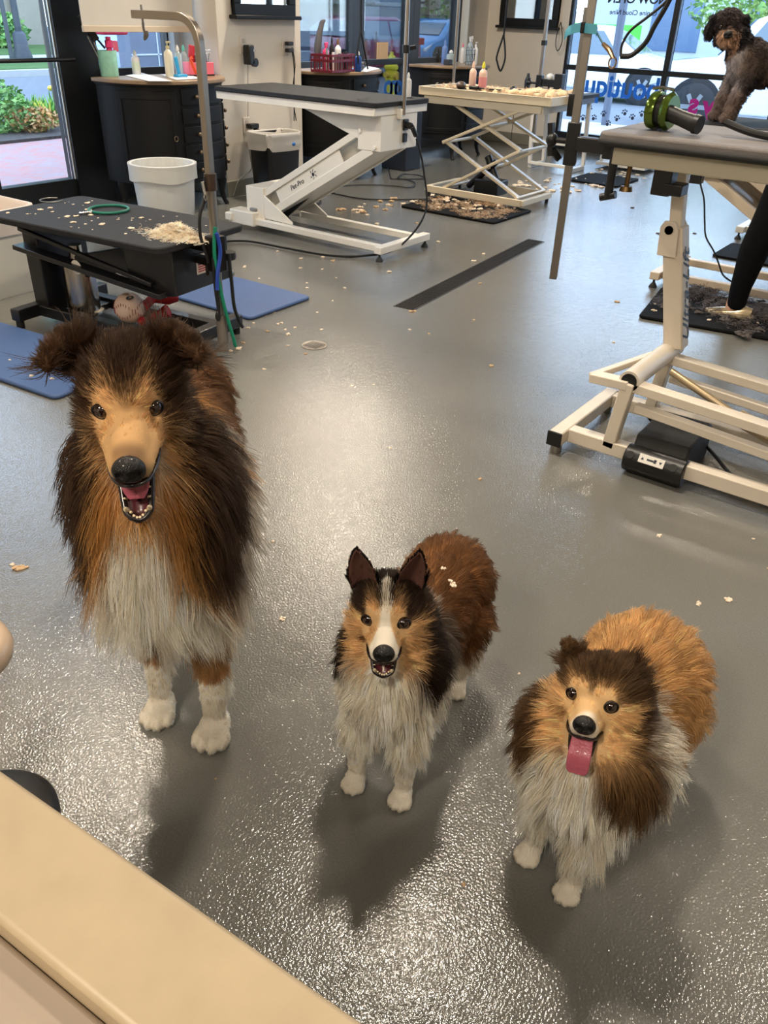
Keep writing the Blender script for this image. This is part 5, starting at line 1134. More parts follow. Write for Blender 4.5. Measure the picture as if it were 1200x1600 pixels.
leafy('leafy_perennial', bed(82, 196), .28, .30, 140, .09, G3 + [(226, 210, 90)], 'green spiky perennial near the young tree', blade=True, seed=5)
pf = leafy('leafy_perennial', bed(88, 190), .06, .36, 24, .08, G3, 'thin green perennial with one yellow flower by the young tree', blade=True, seed=15); MB().ball((0, 0, .36), (.04, .04, .03), 10, 6).build('flower', mat('yellow_petal', (236, 214, 90), .6), pf)
tp = onz(95, 198, 0); leafy('street_tree', (tp.x, tp.y, 1.75), .95, 1.5, 1500, .16, [(112, 170, 60), (140, 200, 80), (90, 150, 50), (176, 222, 110)], 'young tree with light green leaves outside the glazed door', 'tree', trunk=(-1.75, .035), seed=6)
leafy('green_shrub', bed(152, 180), .25, .6, 300, .07, G3, 'narrow green shrub seen between door frame and cabinet', seed=8)
for i, (x, y, r, h, lab) in enumerate(((9.0, 26.5, .8, 1.0, 'dark green shrub before the building left of the lamp post'), (17.5, 29.0, .9, 1.0, 'dark shrub before the building right of the lamp post'), (24, 27, 1.6, 4.0, 'leafy green tree before the building behind the red car'), (40, 26, 2.4, 5.5, 'broad green tree across the street behind the blue car'))):
    leafy('far_shrub', (x, y, -.16), r, h, 900, .22, G1, lab, 'shrub' if h < 2 else 'tree', seed=20 + i)
leafy('far_tree', (31, 8, .6), 3.0, 4.5, 5000, .22, [(140, 176, 92), (166, 190, 110), (120, 160, 90)], 'pale green tree beyond the parked white cars', 'tree', trunk=(-.9, .16), seed=31)
leafy('far_tree', (33, 1.0, .6), 3.0, 4.5, 5000, .22, [(150, 180, 110), (176, 200, 130), (120, 160, 96)], 'green tree beyond the roof of the white vehicle', 'tree', trunk=(-.9, .16), seed=32)
t = empty('garden_stall', (24.5, 11.0, -.34), 0, 'bright green stall with plants beyond the lettered window', 'stall')
MB().b2((-.5, -1.3, 0), (.5, 1.3, .75)).b2((-.5, -1.3, 1.15), (.4, 1.3, 1.5)).b2((-.5, -1.3, .7), (-.4, -1.2, 1.2)).b2((-.5, 1.2, .7), (-.4, 1.3, 1.2)).build('stall_frame', mat('bright_green', (90, 230, 70), .5), t); MB().b2((-.45, -1.2, .76), (.3, 1.2, 1.0)).build('produce', mat('orange_green_plants', (190, 160, 80), .8, vary=.5, vscale=6), t)
t = empty('far_shopfront', (40, 6, -.34), 0, 'pale shopfront across the parking lot', 'building')
MB().b2((0, -26, 0), (1, 12, 9)).build('facade', mat('pale_facade', (190, 200, 214), .8, vary=.04, vscale=.5), t, smooth=0)
for i in range(9): MB().b2((-.05, -25 + i * 4, .5), (0, -22.8 + i * 4, 3.4)).build('shop_window', mat('shop_glass', (96, 120, 150), .2), t, smooth=0)
p = onx(966, 60, 12.4); tag(MB().cyl((p.x, p.y, -.03), (p.x, p.y, 4), .055, n=14).build('canopy_post', mat('canopy_post', (96, 104, 120), .5)), 'slim grey post outside the lettered window', 'post')
# fire hydrant
p = ony(611, 130, 9.2); t = empty('fire_hydrant', (p.x, 9.2, 0.01), 0, 'yellow fire hydrant outside between the two middle windows', 'hydrant')
MB().lathe([(.13, 0), (.13, .05), (.09, .07), (.095, .42), (.12, .45), (.12, .49), (.10, .50), (.085, .60), (.03, .66), (.03, .70)], n=20).build('barrel', mat('hydrant_yellow', (236, 216, 50), .5), t); MB().cyl((-.17, 0, .36), (.17, 0, .36), .045, n=14).cyl((0, -.15, .34), (0, 0, .34), .055, n=14).build('outlet_cap', mat('hydrant_orange', (226, 180, 60), .5), t)
for px, ch in ((607, 'o'), (615, 'n'), (623, 'o')):
    p = ony(px, 140, 5.525); text('lettering', ch, .30, M_BLUEVINYL, w2, (p.x, 5.5255, p.z + .03), (PI / 2, 0, PI), bold=.008)
p = ony(597, 84, 5.527); MBq = MB().b2((p.x - .09, 5.52, p.z - .09), (p.x + .09, 5.526, p.z + .10)); MBq.build('window_sticker', mat('cardboard_sticker', (214, 180, 140), .7), w2)

# ------------------------------------------------------------------ cars
def car(loc, rz, body, label, L_=4.6, Wc=1.85, H=1.45, suv=False):
    t = empty('car', loc, rz, label, 'car')
    g = .18; hood = .95 if not suv else 1.12; hw = Wc / 2
    # side profile (x forward), lofted across the width
    if suv: prof = [(-L_ / 2, .45), (-L_ / 2 + .02, 1.05), (-L_ / 2 + .25, H - .12), (-L_ / 2 + .6, H), (.55, H), (.85, H - .12), (1.35, 1.14), (L_ / 2 - .3, 1.04), (L_ / 2 - .04, .86), (L_ / 2, .5), (L_ / 2 - .1, .28), (-L_ / 2 + .1, .28)]
    else: prof = [(-L_ / 2, .45), (-L_ / 2 + .05, .90), (-L_ / 2 + .55, H - .22), (-L_ / 2 + 1.1, H), (.25, H), (.6, H - .12), (1.25, .98), (L_ / 2 - .35, .84), (L_ / 2 - .05, .66), (L_ / 2, .4), (L_ / 2 - .12, .25), (-L_ / 2 + .1, .25)]
    sec = [(-1.0, .93, -.02), (-.93, .985, -.0), (-.6, 1, 0), (0, 1, .01), (.6, 1, 0), (.93, .985, 0), (1.0, .93, -.02)]
    m = MB(); n = len(prof); vs = []
    for (s, k, dz) in sec:
        for (x, z) in prof:
            wz = hw * s * (1 - .22 * max(0, (z - .95)) / (H - .9) if z > .95 else 1)
            vs.append((x * (k if abs(s) > .9 else 1), wz, z + dz * (1 if z > .5 else 0)))
    fs = [(i * n + k, i * n + (k + 1) % n, (i + 1) * n + (k + 1) % n, (i + 1) * n + k) for i in range(len(sec) - 1) for k in range(n)] + [tuple(range(n))[::-1], tuple(range(len(vs) - n, len(vs)))]
    m.add(vs, fs); bo = m.build('body', body, t, bevel=.05, seg=3)
    M_CG = mat('car_glass', (70, 90, 104), .06, spec=.8, coat=.5)
    zl, zh = (1.10, H - .10) if suv else (.95, H - .10)
    x0, x1 = (-L_ / 2 + .35, .80) if suv else (-L_ / 2 + .75, .55)
    for s in (-1, 1):
        yb = hw * (1 - .22 * (zl - .95) / (H - .9) if zl > .95 else 1) + .004; yt = hw * (1 - .22 * (zh - .95) / (H - .9)) + .006
        m = MB()
        xs = [x0, x0 + (x1 - x0) * .40, x0 + (x1 - x0) * .44, x1 - .08]
        for (a, b_) in ((xs[0], xs[1]), (xs[2], xs[3] + .35)):
            ta = a + (.22 if a == xs[0] else 0); tb = b_ - (.42 if b_ > xs[2] else 0)
            m.add([(a, s * yb, zl), (b_, s * yb, zl), (tb, s * yt, zh), (ta, s * yt, zh), (a, s * (yb - .03), zl), (b_, s * (yb - .03), zl), (tb, s * (yt - .03), zh), (ta, s * (yt - .03), zh)], [(0, 1, 2, 3), (7, 6, 5, 4), (0, 4, 5, 1), (1, 5, 6, 2), (2, 6, 7, 3), (3, 7, 4, 0)])
        m.build('side_window', M_CG, t, smooth=0)
    m = MB(); wa = (.86, H - .13, 1.33, 1.15) if suv else (.60, H - .13, 1.22, 1.0)
    m.add([(wa[0] + .02, -.62, wa[1] + .02), (wa[0] + .02, .62, wa[1] + .02), (wa[2] + .02, .76, wa[3] + .02), (wa[2] + .02, -.76, wa[3] + .02), (wa[0] - .02, -.62, wa[1] - .02), (wa[0] - .02, .62, wa[1] - .02), (wa[2] - .02, .76, wa[3] - .02), (wa[2] - .02, -.76, wa[3] - .02)], [(0, 1, 2, 3), (7, 6, 5, 4), (0, 4, 5, 1), (1, 5, 6, 2), (2, 6, 7, 3), (3, 7, 4, 0)])
    m.build('windshield', M_CG, t, smooth=0)
    wr = .37 if suv else .33
    for (x, s) in ((-L_ / 2 + .85, -1), (-L_ / 2 + .85, 1), (L_ / 2 - .85, -1), (L_ / 2 - .85, 1)):
        MB().cyl((x, s * (hw - .03), wr + .02), (x, s * (hw + .008), wr + .02), wr + .07, n=28).build('wheel_arch', mat('arch_black', (34, 36, 40), .8), t)
        w = MB().lathe([(wr * .6, -.11), (wr, -.10), (wr, .10), (wr * .92, .11), (wr * .6, .11)], n=30); wo_ = w.build('tyre', mat('tyre', (40, 42, 46), .8), t, loc=(x, s * (hw - .07), wr), rot=(PI / 2 * -s, 0, 0))
        r_ = MB().lathe([(wr * .62, .08), (wr * .62, .1)], n=24)
        for k in range(6): a = k * PI / 3; r_.bar((0, 0, .112), (wr * .6 * math.cos(a), wr * .6 * math.sin(a), .112), .07, .02)
        r_.build('rim', mat('alloy', (150, 156, 164), .3, .7), wo_)
    for s in (-1, 1):
        MB().prism([(L_ / 2 - .42, .92), (L_ / 2 - .06, .80), (L_ / 2 - .03, .66), (L_ / 2 - .30, .74)] if suv else [(L_ / 2 - .42, .78), (L_ / 2 - .06, .64), (L_ / 2 - .04, .56), (L_ / 2 - .3, .66)], s * (hw - .10), s * (hw + .012), 'y').build('headlight', mat('lamp_glass', (206, 214, 220), .1), t, bevel=.01)
        MB().b2((-L_ / 2 - .01, s * (hw - .35), .80), (-L_ / 2 + .3, s * (hw + .005), .98)).build('tail_light', mat('tail_red', (170, 30, 36), .2), t, bevel=.01)
    MB().b2((L_ / 2 - .06, -.5, .45), (L_ / 2 + .012, .5, .62)).build('grille', mat('grille_dark', (60, 66, 74), .5), t, bevel=.01)
    return t
M_CARW = mat('white_car_paint', (226, 232, 236), .2, coat=.8); M_CARR = mat('red_car_paint', (150, 50, 72), .2, coat=.8); M_CARB = mat('blue_car_paint', (50, 140, 200), .2, coat=.8)
p = onz(1085, 198, -.34)
# SUV: its front-left wheel is the big one in the lettered window
car((p.x + .60, p.y - 1.45, -.34), math.radians(100), M_CARW, 'white sport utility vehicle parked nearest outside the lettered window', 4.8, 1.95, 1.82, True)
p = onz(937, 163, -.34)
car((p.x + 1.2, p.y + .9, -.34), math.radians(-80), M_CARW, 'white car parked farther off behind the word on the window', 4.6, 1.85, 1.5)
p = ony(560, 60, 16.5); car((p.x - .3, 16.5, -.34), math.radians(180), M_CARR, 'dark pink car passing outside the window behind the basket', 4.6, 1.85, 1.48)
p = ony(672, 60, 17.5); car((p.x + .6, 17.5, -.34), math.radians(180), M_CARB, 'bright blue car outside behind the far cabinet', 4.4, 1.8, 1.45)
p = ony(140, 58, 15.5); car((p.x + 2.35, 15.5, -.34), math.radians(0), mat('silver_blue_paint', (150, 170, 200), .2, coat=.8), 'silver blue car glimpsed under the blind', 4.5, 1.8, 1.3)
t = empty('red_awning', (*tuple(ony(166, 50, 10.6))[:2], 0), 0, 'red awning strip seen just under the blind', 'awning')
p = ony(166, 51, 10.6); MB().b2((-.20, -.2, p.z - .02), (.22, .2, p.z + .12)).build('awning_cloth', mat('awning_red', (200, 40, 70), .6), t, bevel=.03); MB().cyl((0, 0, -.02), (0, 0, p.z - .05), .03).build('awning_post', M_STEELD, t)
# ------------------------------------------------------------------ dogs
from mathutils.bvhtree import BVHTree
def sstep(a, b, x): t = np.clip((x - a) / (b - a + 1e-12), 0, 1); return t * t * (3 - 2 * t)
def C3(*c): return np.array(lin(c))
def hair_material(name, rough=.42, rad=.55):
    m = bpy.data.materials.new(name); m.use_nodes = True; n = m.node_tree; n.nodes.clear()
    o = n.nodes.new('ShaderNodeOutputMaterial'); h = n.nodes.new('ShaderNodeBsdfHairPrincipled'); a = n.nodes.new('ShaderNodeAttribute')
    df = n.nodes.new('ShaderNodeBsdfDiffuse'); tr = n.nodes.new('ShaderNodeBsdfTranslucent'); m1 = n.nodes.new('ShaderNodeMixShader'); m2 = n.nodes.new('ShaderNodeMixShader'); m1.inputs[0].default_value = .32; m2.inputs[0].default_value = .20
    n.links.new(a.outputs['Color'], df.inputs[0]); n.links.new(a.outputs['Color'], tr.inputs[0]); n.links.new(df.outputs[0], m1.inputs[1]); n.links.new(tr.outputs[0], m1.inputs[2])
    h.model = 'CHIANG'; h.parametrization = 'COLOR'; a.attribute_name = 'hcol'; a.attribute_type = 'GEOMETRY'
    n.links.new(a.outputs['Color'], h.inputs['Color']); h.inputs['Roughness'].default_value = rough; h.inputs['Radial Roughness'].default_value = rad
    h.inputs['Coat'].default_value = 0.0; h.inputs['IOR'].default_value = 1.5
    n.links.new(m1.outputs[0], m2.inputs[1]); n.links.new(h.outputs[0], m2.inputs[2]); n.links.new(m2.outputs[0], o.inputs[0]); return m
def skin_material(name):
    m = bpy.data.materials.new(name); m.use_nodes = True; n = m.node_tree; b = n.nodes['Principled BSDF']
    a = n.nodes.new('ShaderNodeAttribute'); a.attribute_name = 'coat'; a.attribute_type = 'GEOMETRY'
    n.links.new(a.outputs['Color'], b.inputs['Base Color']); b.inputs['Roughness'].default_value = .8; b.inputs['Specular IOR Level'].default_value = .2; return m
M_HAIR = hair_material('dog_hair'); M_UNDER = skin_material('undercoat')
M_EYE = mat('dog_eye', (30, 16, 10), .05, coat=1.0); M_LID = mat('eye_rim', (20, 14, 12), .35); M_NOSE = mat('wet_nose', (17, 14, 14), .38, spec=.35, coat=.15, bump=.5, bscale=500)
M_LIP = mat('black_lip', (26, 17, 18), .25, coat=.3); M_MOUTH = mat('mouth_lining', (84, 34, 40), .35, coat=.3); M_TONGUE = mat('tongue', (172, 86, 102), .42, coat=.15, bump=.3, bscale=300); M_TOOTH = mat('tooth', (236, 216, 180), .25, coat=.3)

def capsule(mb, p0, r0, p1, r1, n=14, sx=1.0):
    mb.ball(p0, r0, n, 10); mb.ball(p1, r1, n, 10); mb.loft([p0, p1], [r0, r1], n)

class DogRig:
    def __init__(s, ox, oy, heading, eye, yaw, pitch, roll, sc, oz=0.0):
        s.o = Vector((ox, oy, oz)); s.h = math.radians(heading); s.E = Vector(eye); s.sc = sc
        y, p, r = (math.radians(v) for v in (yaw, pitch, roll))
        Rz = Matrix.Rotation(y, 3, 'Z'); Ry = Matrix(((math.cos(p), 0, -math.sin(p)), (0, 1, 0), (math.sin(p), 0, math.cos(p)))); Rx = Matrix.Rotation(r, 3, 'X')
        s.H = Rz @ Ry @ Rx
    def hp(s, x, y, z): return s.E + s.H @ (Vector((x, y, z)) * s.sc)   # head frame -> dog frame
    def hd(s, v): return (s.H @ Vector(v)).normalized()

def build_dog(rig, prims, headprims, P):
    """prims in the dog frame, headprims in head units; P = parameters and pattern functions"""
    mb = MB()
    for q in prims:
        if q[0] == 'c': capsule(mb, q[1], q[2], q[3], q[4])
        else: mb.ball(q[1], q[2], 24, 16, q[3] if len(q) > 3 else None)
    Hm = rig.H; s = rig.sc
    for q in headprims:
        if q[0] == 'c': capsule(mb, rig.hp(*q[1]), q[2] * s, rig.hp(*q[3]), q[4] * s)
        else:
            v0 = len(mb.v); mb.ball((0, 0, 0), tuple(a * s for a in q[2]), 24, 16, q[3] if len(q) > 3 else None)
            for k in range(v0, len(mb.v)): mb.v[k] = tuple(rig.hp(*q[1]) + Hm @ Vector(mb.v[k]))
    tmp = mb.build('tmp', [M_UNDER], smooth=0)
    r = tmp.modifiers.new('r', 'REMESH'); r.mode = 'VOXEL'; r.voxel_size = P.get('voxel', .0042); r.adaptivity = 0
    sm = tmp.modifiers.new('s', 'SMOOTH'); sm.iterations = P.get('smooth', 6); sm.factor = .5
    dg = bpy.context.evaluated_depsgraph_get(); me = bpy.data.meshes.new_from_object(tmp.evaluated_get(dg), depsgraph=dg)
    bpy.data.objects.remove(tmp)
    me.name = 'dog'; me.materials.clear(); me.materials.append(M_UNDER)
    dog = bpy.data.objects.new('dog', me); COL.objects.link(dog); dog.location = rig.o; dog.rotation_euler = (0, 0, rig.h)
    me.polygons.foreach_set('use_smooth', [True] * len(me.polygons))
    tag(dog, P['label'], 'dog')
    # ---- numpy views
    nv = len(me.vertices); co = np.empty(nv * 3); me.vertices.foreach_get('co', co); co = co.reshape(-1, 3)
    me.calc_loop_triangles(); nt_ = len(me.loop_triangles); tv = np.empty(nt_ * 3, dtype=np.int32); me.loop_triangles.foreach_get('vertices', tv); tv = tv.reshape(-1, 3)
    vn = np.empty(nv * 3); me.vertex_normals.foreach_get('vector', vn); vn = vn.reshape(-1, 3)
    Hn = np.array(Hm); E = np.array(rig.E)
    def headc(X): return (X - E) @ Hn / s          # rows times H == H^T (x-E)
    def attrs(X, N):
        h = headc(X); hn = N @ Hn
        return P['coat'](X, N, h, hn)
    bvh = BVHTree.FromPolygons([Vector(c) for c in co], [tuple(t) for t in tv])
    a = attrs(co, vn)
    ca = me.color_attributes.new('coat', 'FLOAT_COLOR', 'POINT'); ca.data.foreach_set('color', np.hstack([a['col'] * .75, np.ones((nv, 1))]).astype(np.float32).ravel())
    # ---- eyes, nose, mouth
    holes = []
    for sg in (1, -1):
        ey, ez, er = P['eye']
        dirv = rig.hd((1, .38 * sg, -.0)); src = rig.hp(0, ey * sg, ez) + dirv * .15
        hit, nrm, _, _ = bvh.ray_cast(src, -dirv)
        c = hit - dirv * er * s * P.get('sink', .30)
        holes.append((np.array(hit), er * s * 1.30))
        eo = MB().ball(c, er * s, 20, 14).build('eye', M_EYE, dog, smooth=60)
        u = rig.hd((0, 0, 1)); sd = dirv.cross(u).normalized(); u = sd.cross(dirv)
        MB().tube([tuple(c + dirv * er * s * .42 + (sd * math.cos(w) * 1.08 + u * math.sin(w) * (.86 if math.sin(w) > 0 else .92)) * er * s * .95) for w in np.linspace(0, 2 * PI, 17)[:-1]], er * s * .15, n=6, sub=2, closed=True).build('eye_rim', M_LID, eo, smooth=60)
    nx, nz, nr = P['nose']
    nb = MB(); nb.ball((0, 0, 0), (nr * s * .85, nr * s * 1.12, nr * s * .88), 28, 20)
    for k, v in enumerate(nb.v):
        v = Vector(v)
        for sg in (1, -1):
            d = (v - Vector((nr * s * .72, sg * nr * s * .52, -nr * s * .12))).length
            if d < nr * s * .36: v += Vector((-1, 0, 0)) * (nr * s * .42) * (1 - d / (nr * s * .36)) ** .6
        if abs(v.y) < nr * s * .12 and v.x > 0 and v.z < 0: v.x -= nr * s * .08
        v.z += .12 * nr * s * (1 - (v.y / (nr * s * 1.12)) ** 2) if v.z > 0 else 0
        nb.v[k] = tuple(rig.hp(nx, 0, nz) + Hm @ v)
    nb.build('nose', M_NOSE, dog, smooth=60); holes.append((np.array(rig.hp(nx, 0, nz)), nr * s * 1.0))
    if 'jaw' in P:
        hx, hz, ph, jl, wb, wf = P['jaw']; ph = math.radians(ph)
        jx, jz = Vector((math.cos(ph), 0, -math.sin(ph))), Vector((math.sin(ph), 0, math.cos(ph)))
        def J(u, v, w): q = Vector((hx, 0, hz)) + jx * u + Vector((0, 1, 0)) * v + jz * w; return rig.hp(*q)
        def wid(u): t = min(1, max(0, u / jl)); return wb + (wf - wb) * t
        rim = [J(jl * .18, -wb * 1.05, .020)] + [J(jl * t, -wid(jl * t) * (1 if t < .9 else .86), .012) for t in (.35, .6, .82, .94)] + [J(jl * 1.02, 0, .012)] + [J(jl * t, wid(jl * t) * (1 if t < .9 else .86), .012) for t in (.94, .82, .6, .35)] + [J(jl * .18, wb * 1.05, .020)]
        MB().loft_ = None
        MB().tube([tuple(p) for p in rim], .0048 * s * P.get('lipr', 1), n=8).build('lower_lip', M_LIP, dog, smooth=60)
        ux = P['upper_lip']; MB().tube([tuple(rig.hp(*p)) for p in ux], .0032 * s, n=8).build('upper_lip', M_LIP, dog, smooth=60)
        # membranes at the mouth corners
        for sg in (1, -1):
            m = MB(); n0 = len(ux) // 2; up = [rig.hp(*p) for p in (ux[:n0] if ux[0][1] * sg > 0 else ux[::-1][:n0])]
            lo = [J(jl * t, sg * wid(jl * t), .010) for t in np.linspace(.10, .62, len(up))]
            vs = []
            for a_, b_ in zip(up, lo):
                for k in range(5): q = a_.lerp(b_, k / 4); q -= (rig.H @ Vector((0, sg, 0))) * .010 * s * math.sin(PI * k / 4); vs.append(q)
            fs = [(i * 5 + k, i * 5 + k + 1, (i + 1) * 5 + k + 1, (i + 1) * 5 + k) for i in range(len(up) - 1) for k in range(4)]
            m.add(vs, fs); o = m.build('mouth_corner', M_LIP, dog, smooth=80); o.modifiers.new('th', 'SOLIDIFY').thickness = .003 * s
        m = MB(); vs = []; K = 9; us = np.linspace(.05, 1.0, 9)
        for t in us:
            for k in range(K):
                v = -1 + 2 * k / (K - 1); vs.append(J(jl * t, v * wid(jl * t) * .95 * (1 if t < .95 else .8), .012 - .010 * (1 - v * v)))
        m.add(vs, [(i * K + k, i * K + k + 1, (i + 1) * K + k + 1, (i + 1) * K + k) for i in range(len(us) - 1) for k in range(K - 1)])
        o = m.build('jaw_lining', M_MOUTH, dog, smooth=80); o.modifiers.new('th', 'SOLIDIFY').thickness = .003 * s
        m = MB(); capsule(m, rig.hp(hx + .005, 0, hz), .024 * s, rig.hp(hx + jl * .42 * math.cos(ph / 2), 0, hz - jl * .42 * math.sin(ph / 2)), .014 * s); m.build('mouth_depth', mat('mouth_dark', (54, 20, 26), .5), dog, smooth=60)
        tg = P['tongue']; m = MB(); vs = []; K = 11; pts = tg['pts']
        T = []
        for (u, w, hw) in pts: T.append((u * jl, w, hw))
        TT = []
        for i in range(len(T) - 1):
            for k in range(4):
                q0, q1, q2, q3 = T[max(i - 1, 0)], T[i], T[i + 1], T[min(i + 2, len(T) - 1)]; t = k / 4
                TT.append([.5 * (2 * b + (c - a_) * t + (2 * a_ - 5 * b + 4 * c - d) * t * t + (3 * b - a_ - 3 * c + d) * t ** 3) for a_, b, c, d in zip(q0, q1, q2, q3)])
        TT.append(T[-1])
        for (u, w, hw) in TT:
            for k in range(K): v = -1 + 2 * k / (K - 1); vs.append(J(u, v * hw, w + .004 * v * v * 0 + .0035 * (abs(v) ** .5) - .0045 * max(0, abs(v) - .7)))
        m.add(vs, [(i * K + k, i * K + k + 1, (i + 1) * K + k + 1, (i + 1) * K + k) for i in range(len(TT) - 1) for k in range(K - 1)])
        o = m.build('tongue', M_TONGUE, dog, smooth=80); sd = o.modifiers.new('th', 'SOLIDIFY'); sd.thickness = .006 * s; sd.offset = 0; sb = o.modifiers.new('sub', 'SUBSURF'); sb.levels = 1; sb.render_levels = 1
        tm = MB(); th = P.get('teeth', 1.0)
        for sg in (1, -1):
            b0 = J(jl * .90, sg * wf * .92, .014); tm.loft([b0, b0 + rig.hd(jz) * .009 * s * th + rig.hd((0, sg, 0)) * .001, b0 + rig.hd(jz) * .017 * s * th], [.0042 * s, .0036 * s, .0008], 10)
        for k in range(6):
            a_ = (k - 2.5) / 2.5; q = J(jl * (1.0 - .07 * a_ * a_), a_ * wf * .62, .014); tm.loft([q, q + rig.hd(jz) * .0055 * s * th], [.0026 * s, .0018 * s], 8)
        for sg in (1, -1):
            for t in (.55, .66, .77): q = J(jl * t, sg * wid(jl * t) * .93, .012); tm.loft([q, q + rig.hd(jz) * .006 * s * th], [.004 * s, .0012 * s], 8)
        tm.build('teeth', M_TOOTH, dog, smooth=60)
    for (fn) in P.get('extra', []): fn(rig, dog)
    # ---- coat: roots on the body surface
    rng = np.random.default_rng(P.get('seed', 3))
    A, B, Cn = co[tv[:, 0]], co[tv[:, 1]], co[tv[:, 2]]
    area = np.linalg.norm(np.cross(B - A, Cn - A), axis=1) / 2; ctr = (A + B + Cn) / 3; nrm = np.cross(B - A, Cn - A); nrm /= np.linalg.norm(nrm, axis=1)[:, None] + 1e-12
    at_ = attrs(ctr, nrm); dens = at_['dens']
    wts = area * dens; wts /= wts.sum(); NS = P['strands']
    ti = rng.choice(nt_, NS, p=wts); r1, r2 = np.sqrt(rng.random(NS)), rng.random(NS)
    w0, w1, w2 = 1 - r1, r1 * (1 - r2), r1 * r2
    root = A[ti] * w0[:, None] + B[ti] * w1[:, None] + Cn[ti] * w2[:, None]
    nn = vn[tv[ti, 0]] * w0[:, None] + vn[tv[ti, 1]] * w1[:, None] + vn[tv[ti, 2]] * w2[:, None]; nn /= np.linalg.norm(nn, axis=1)[:, None] + 1e-12
    keep = np.ones(NS, bool)
    for c, r_ in holes: keep &= np.linalg.norm(root - c, axis=1) > r_
    hc = headc(root); keep &= P['keep'](root, hc)
    root, nn = root[keep], nn[keep]
    emit_hair(dog, 'fur_coat', root, nn, attrs(root + rng.normal(0, 1, root.shape) * (P.get('jit', .006)), nn), P, rng)
    return dog, bvh

def emit_hair(parent, name, root, nn, at_, P, rng, K=7):
    N = len(root)
    L = at_['len'] * rng.uniform(.72, 1.12, N); fl = at_['flow']; fl = fl - (fl * nn).sum(1)[:, None] * nn; fl /= np.linalg.norm(fl, axis=1)[:, None] + 1e-9
    lift = at_['lift'][:, None]; grav = at_['grav'][:, None]
    d = fl + nn * lift + rng.normal(0, .10, (N, 3)) * at_.get('mess', np.ones(N))[:, None]; d /= np.linalg.norm(d, axis=1)[:, None]
    pts = np.empty((N, K, 3)); p = root - nn * .001; pts[:, 0] = p; G = np.array([0, 0, -1.0])
    tgt = at_['flow'] / (np.linalg.norm(at_['flow'], axis=1)[:, None] + 1e-9)
    for k in range(1, K):
        p = p + d * (L / (K - 1))[:, None]; pts[:, k] = p
        d = d + (tgt * .16 + G * grav * .30); d /= np.linalg.norm(d, axis=1)[:, None]
    # clumps
    ng = max(20, N // P.get('clump_n', 28)); gi = rng.choice(N, ng, replace=False); kd = KDTree(ng)
    for i, g in enumerate(gi): kd.insert(Vector(root[g]), i)
    kd.balance(); near = np.array([kd.find(r)[1] for r in root]); G_ = gi[near]
    t = np.linspace(0, 1, K)[None, :, None]
    cl = at_['clump'][:, None, None] * rng.uniform(.5, 1.0, N)[:, None, None]
    wob = rng.normal(0, 1, (ng, 3)); side = wob[near][:, None, :] * (t ** 1.6) * (L * P.get('wob', .10))[:, None, None]
    pts = pts + (pts[G_] - pts) * cl * t ** 1.4 + side
    pts += rng.normal(0, 1, (N, 1, 3)) * (t ** 2) * (L * .035)[:, None, None]
    if 'curl' in P:
        ph = rng.uniform(0, 6.3, ng)[near][:, None]; tt = np.linspace(0, 1, K)[None, :]; s1 = np.cross(nn, fl)
        pts += (s1[:, None, :] * np.sin(tt * 9 + ph)[..., None] + nn[:, None, :] * np.cos(tt * 9 + ph)[..., None] * .5) * (L * P['curl'] * .1)[:, None, None] * t
    pts[..., 2] = np.maximum(pts[..., 2], .003)
    col = at_['col']; tip = at_['tip']
    var = rng.normal(0, .16, (N, 1)) + rng.normal(0, .20, (ng, 1))[near]; col = np.clip(col * np.exp(var), .004, .92); tip = np.clip(tip * np.exp(var), .004, .92)
    tt = np.linspace(0, 1, K)[None, :, None] ** 1.5
    cc = col[:, None, :] * (1 - tt) + tip[:, None, :] * tt
    hcv = bpy.data.hair_curves.new(name); hcv.add_curves([K] * N)
    hcv.attributes['position'].data.foreach_set('vector', pts.astype(np.float32).ravel())
    ra = hcv.attributes.get('radius') or hcv.attributes.new('radius', 'FLOAT', 'POINT')
    prof = (1 - np.linspace(0, 1, K) ** 2.2 * .85)[None, :] * (at_['rad'] * P.get('radmul', 1))[:, None]; ra.data.foreach_set('value', prof.astype(np.float32).ravel())
    hc_ = hcv.attributes.new('hcol', 'FLOAT_COLOR', 'POINT'); hc_.data.foreach_set('color', np.concatenate([cc, np.ones((N, K, 1))], 2).astype(np.float32).ravel())
    hcv.materials.append(M_HAIR)
    o = bpy.data.objects.new(name, hcv); COL.objects.link(o); o.parent = parent
    return o

def fur_pile(name, loc, n, spread, height, ln, label, cat, cols, seed=1, pts0=None):
    rng = np.random.default_rng(seed); c = rng.normal(0, 1, (n, 3)) * np.array(spread)
    if pts0 is not None: pts0 = np.array(pts0); c = pts0[rng.integers(0, len(pts0), n)] + rng.normal(0, 1, (n, 3)) * np.array(spread)
    c[:, 2] = np.abs(rng.random(n)) * height * np.exp(-((c[:, 0] / (spread[0] * 1.6)) ** 2 + (c[:, 1] / (spread[1] * 1.6)) ** 2)) if pts0 is None else np.abs(c[:, 2])
    d = rng.normal(0, 1, (n, 3)) * np.array([1, 1, .55]); d /= np.linalg.norm(d, axis=1)[:, None]; cols = np.array([lin(k) for k in cols])
    at_ = dict(len=rng.uniform(.6, 1.3, n) * ln, flow=d, lift=np.full(n, .2), grav=np.full(n, .15), clump=np.full(n, .8), rad=np.full(n, .0009), col=cols[rng.integers(0, len(cols), n)], tip=cols[rng.integers(0, len(cols), n)])
    o = emit_hair(None, name, c, np.tile(np.array([0, 0, 1.0]), (n, 1)), at_, {'clump_n': 14, 'curl': 3.0, 'wob': .3}, rng, K=7); o.location = loc; tag(o, label, cat); o['kind'] = 'stuff'; return o
def mixc(a, b, w): return a * (1 - w[:, None]) + b * w[:, None]
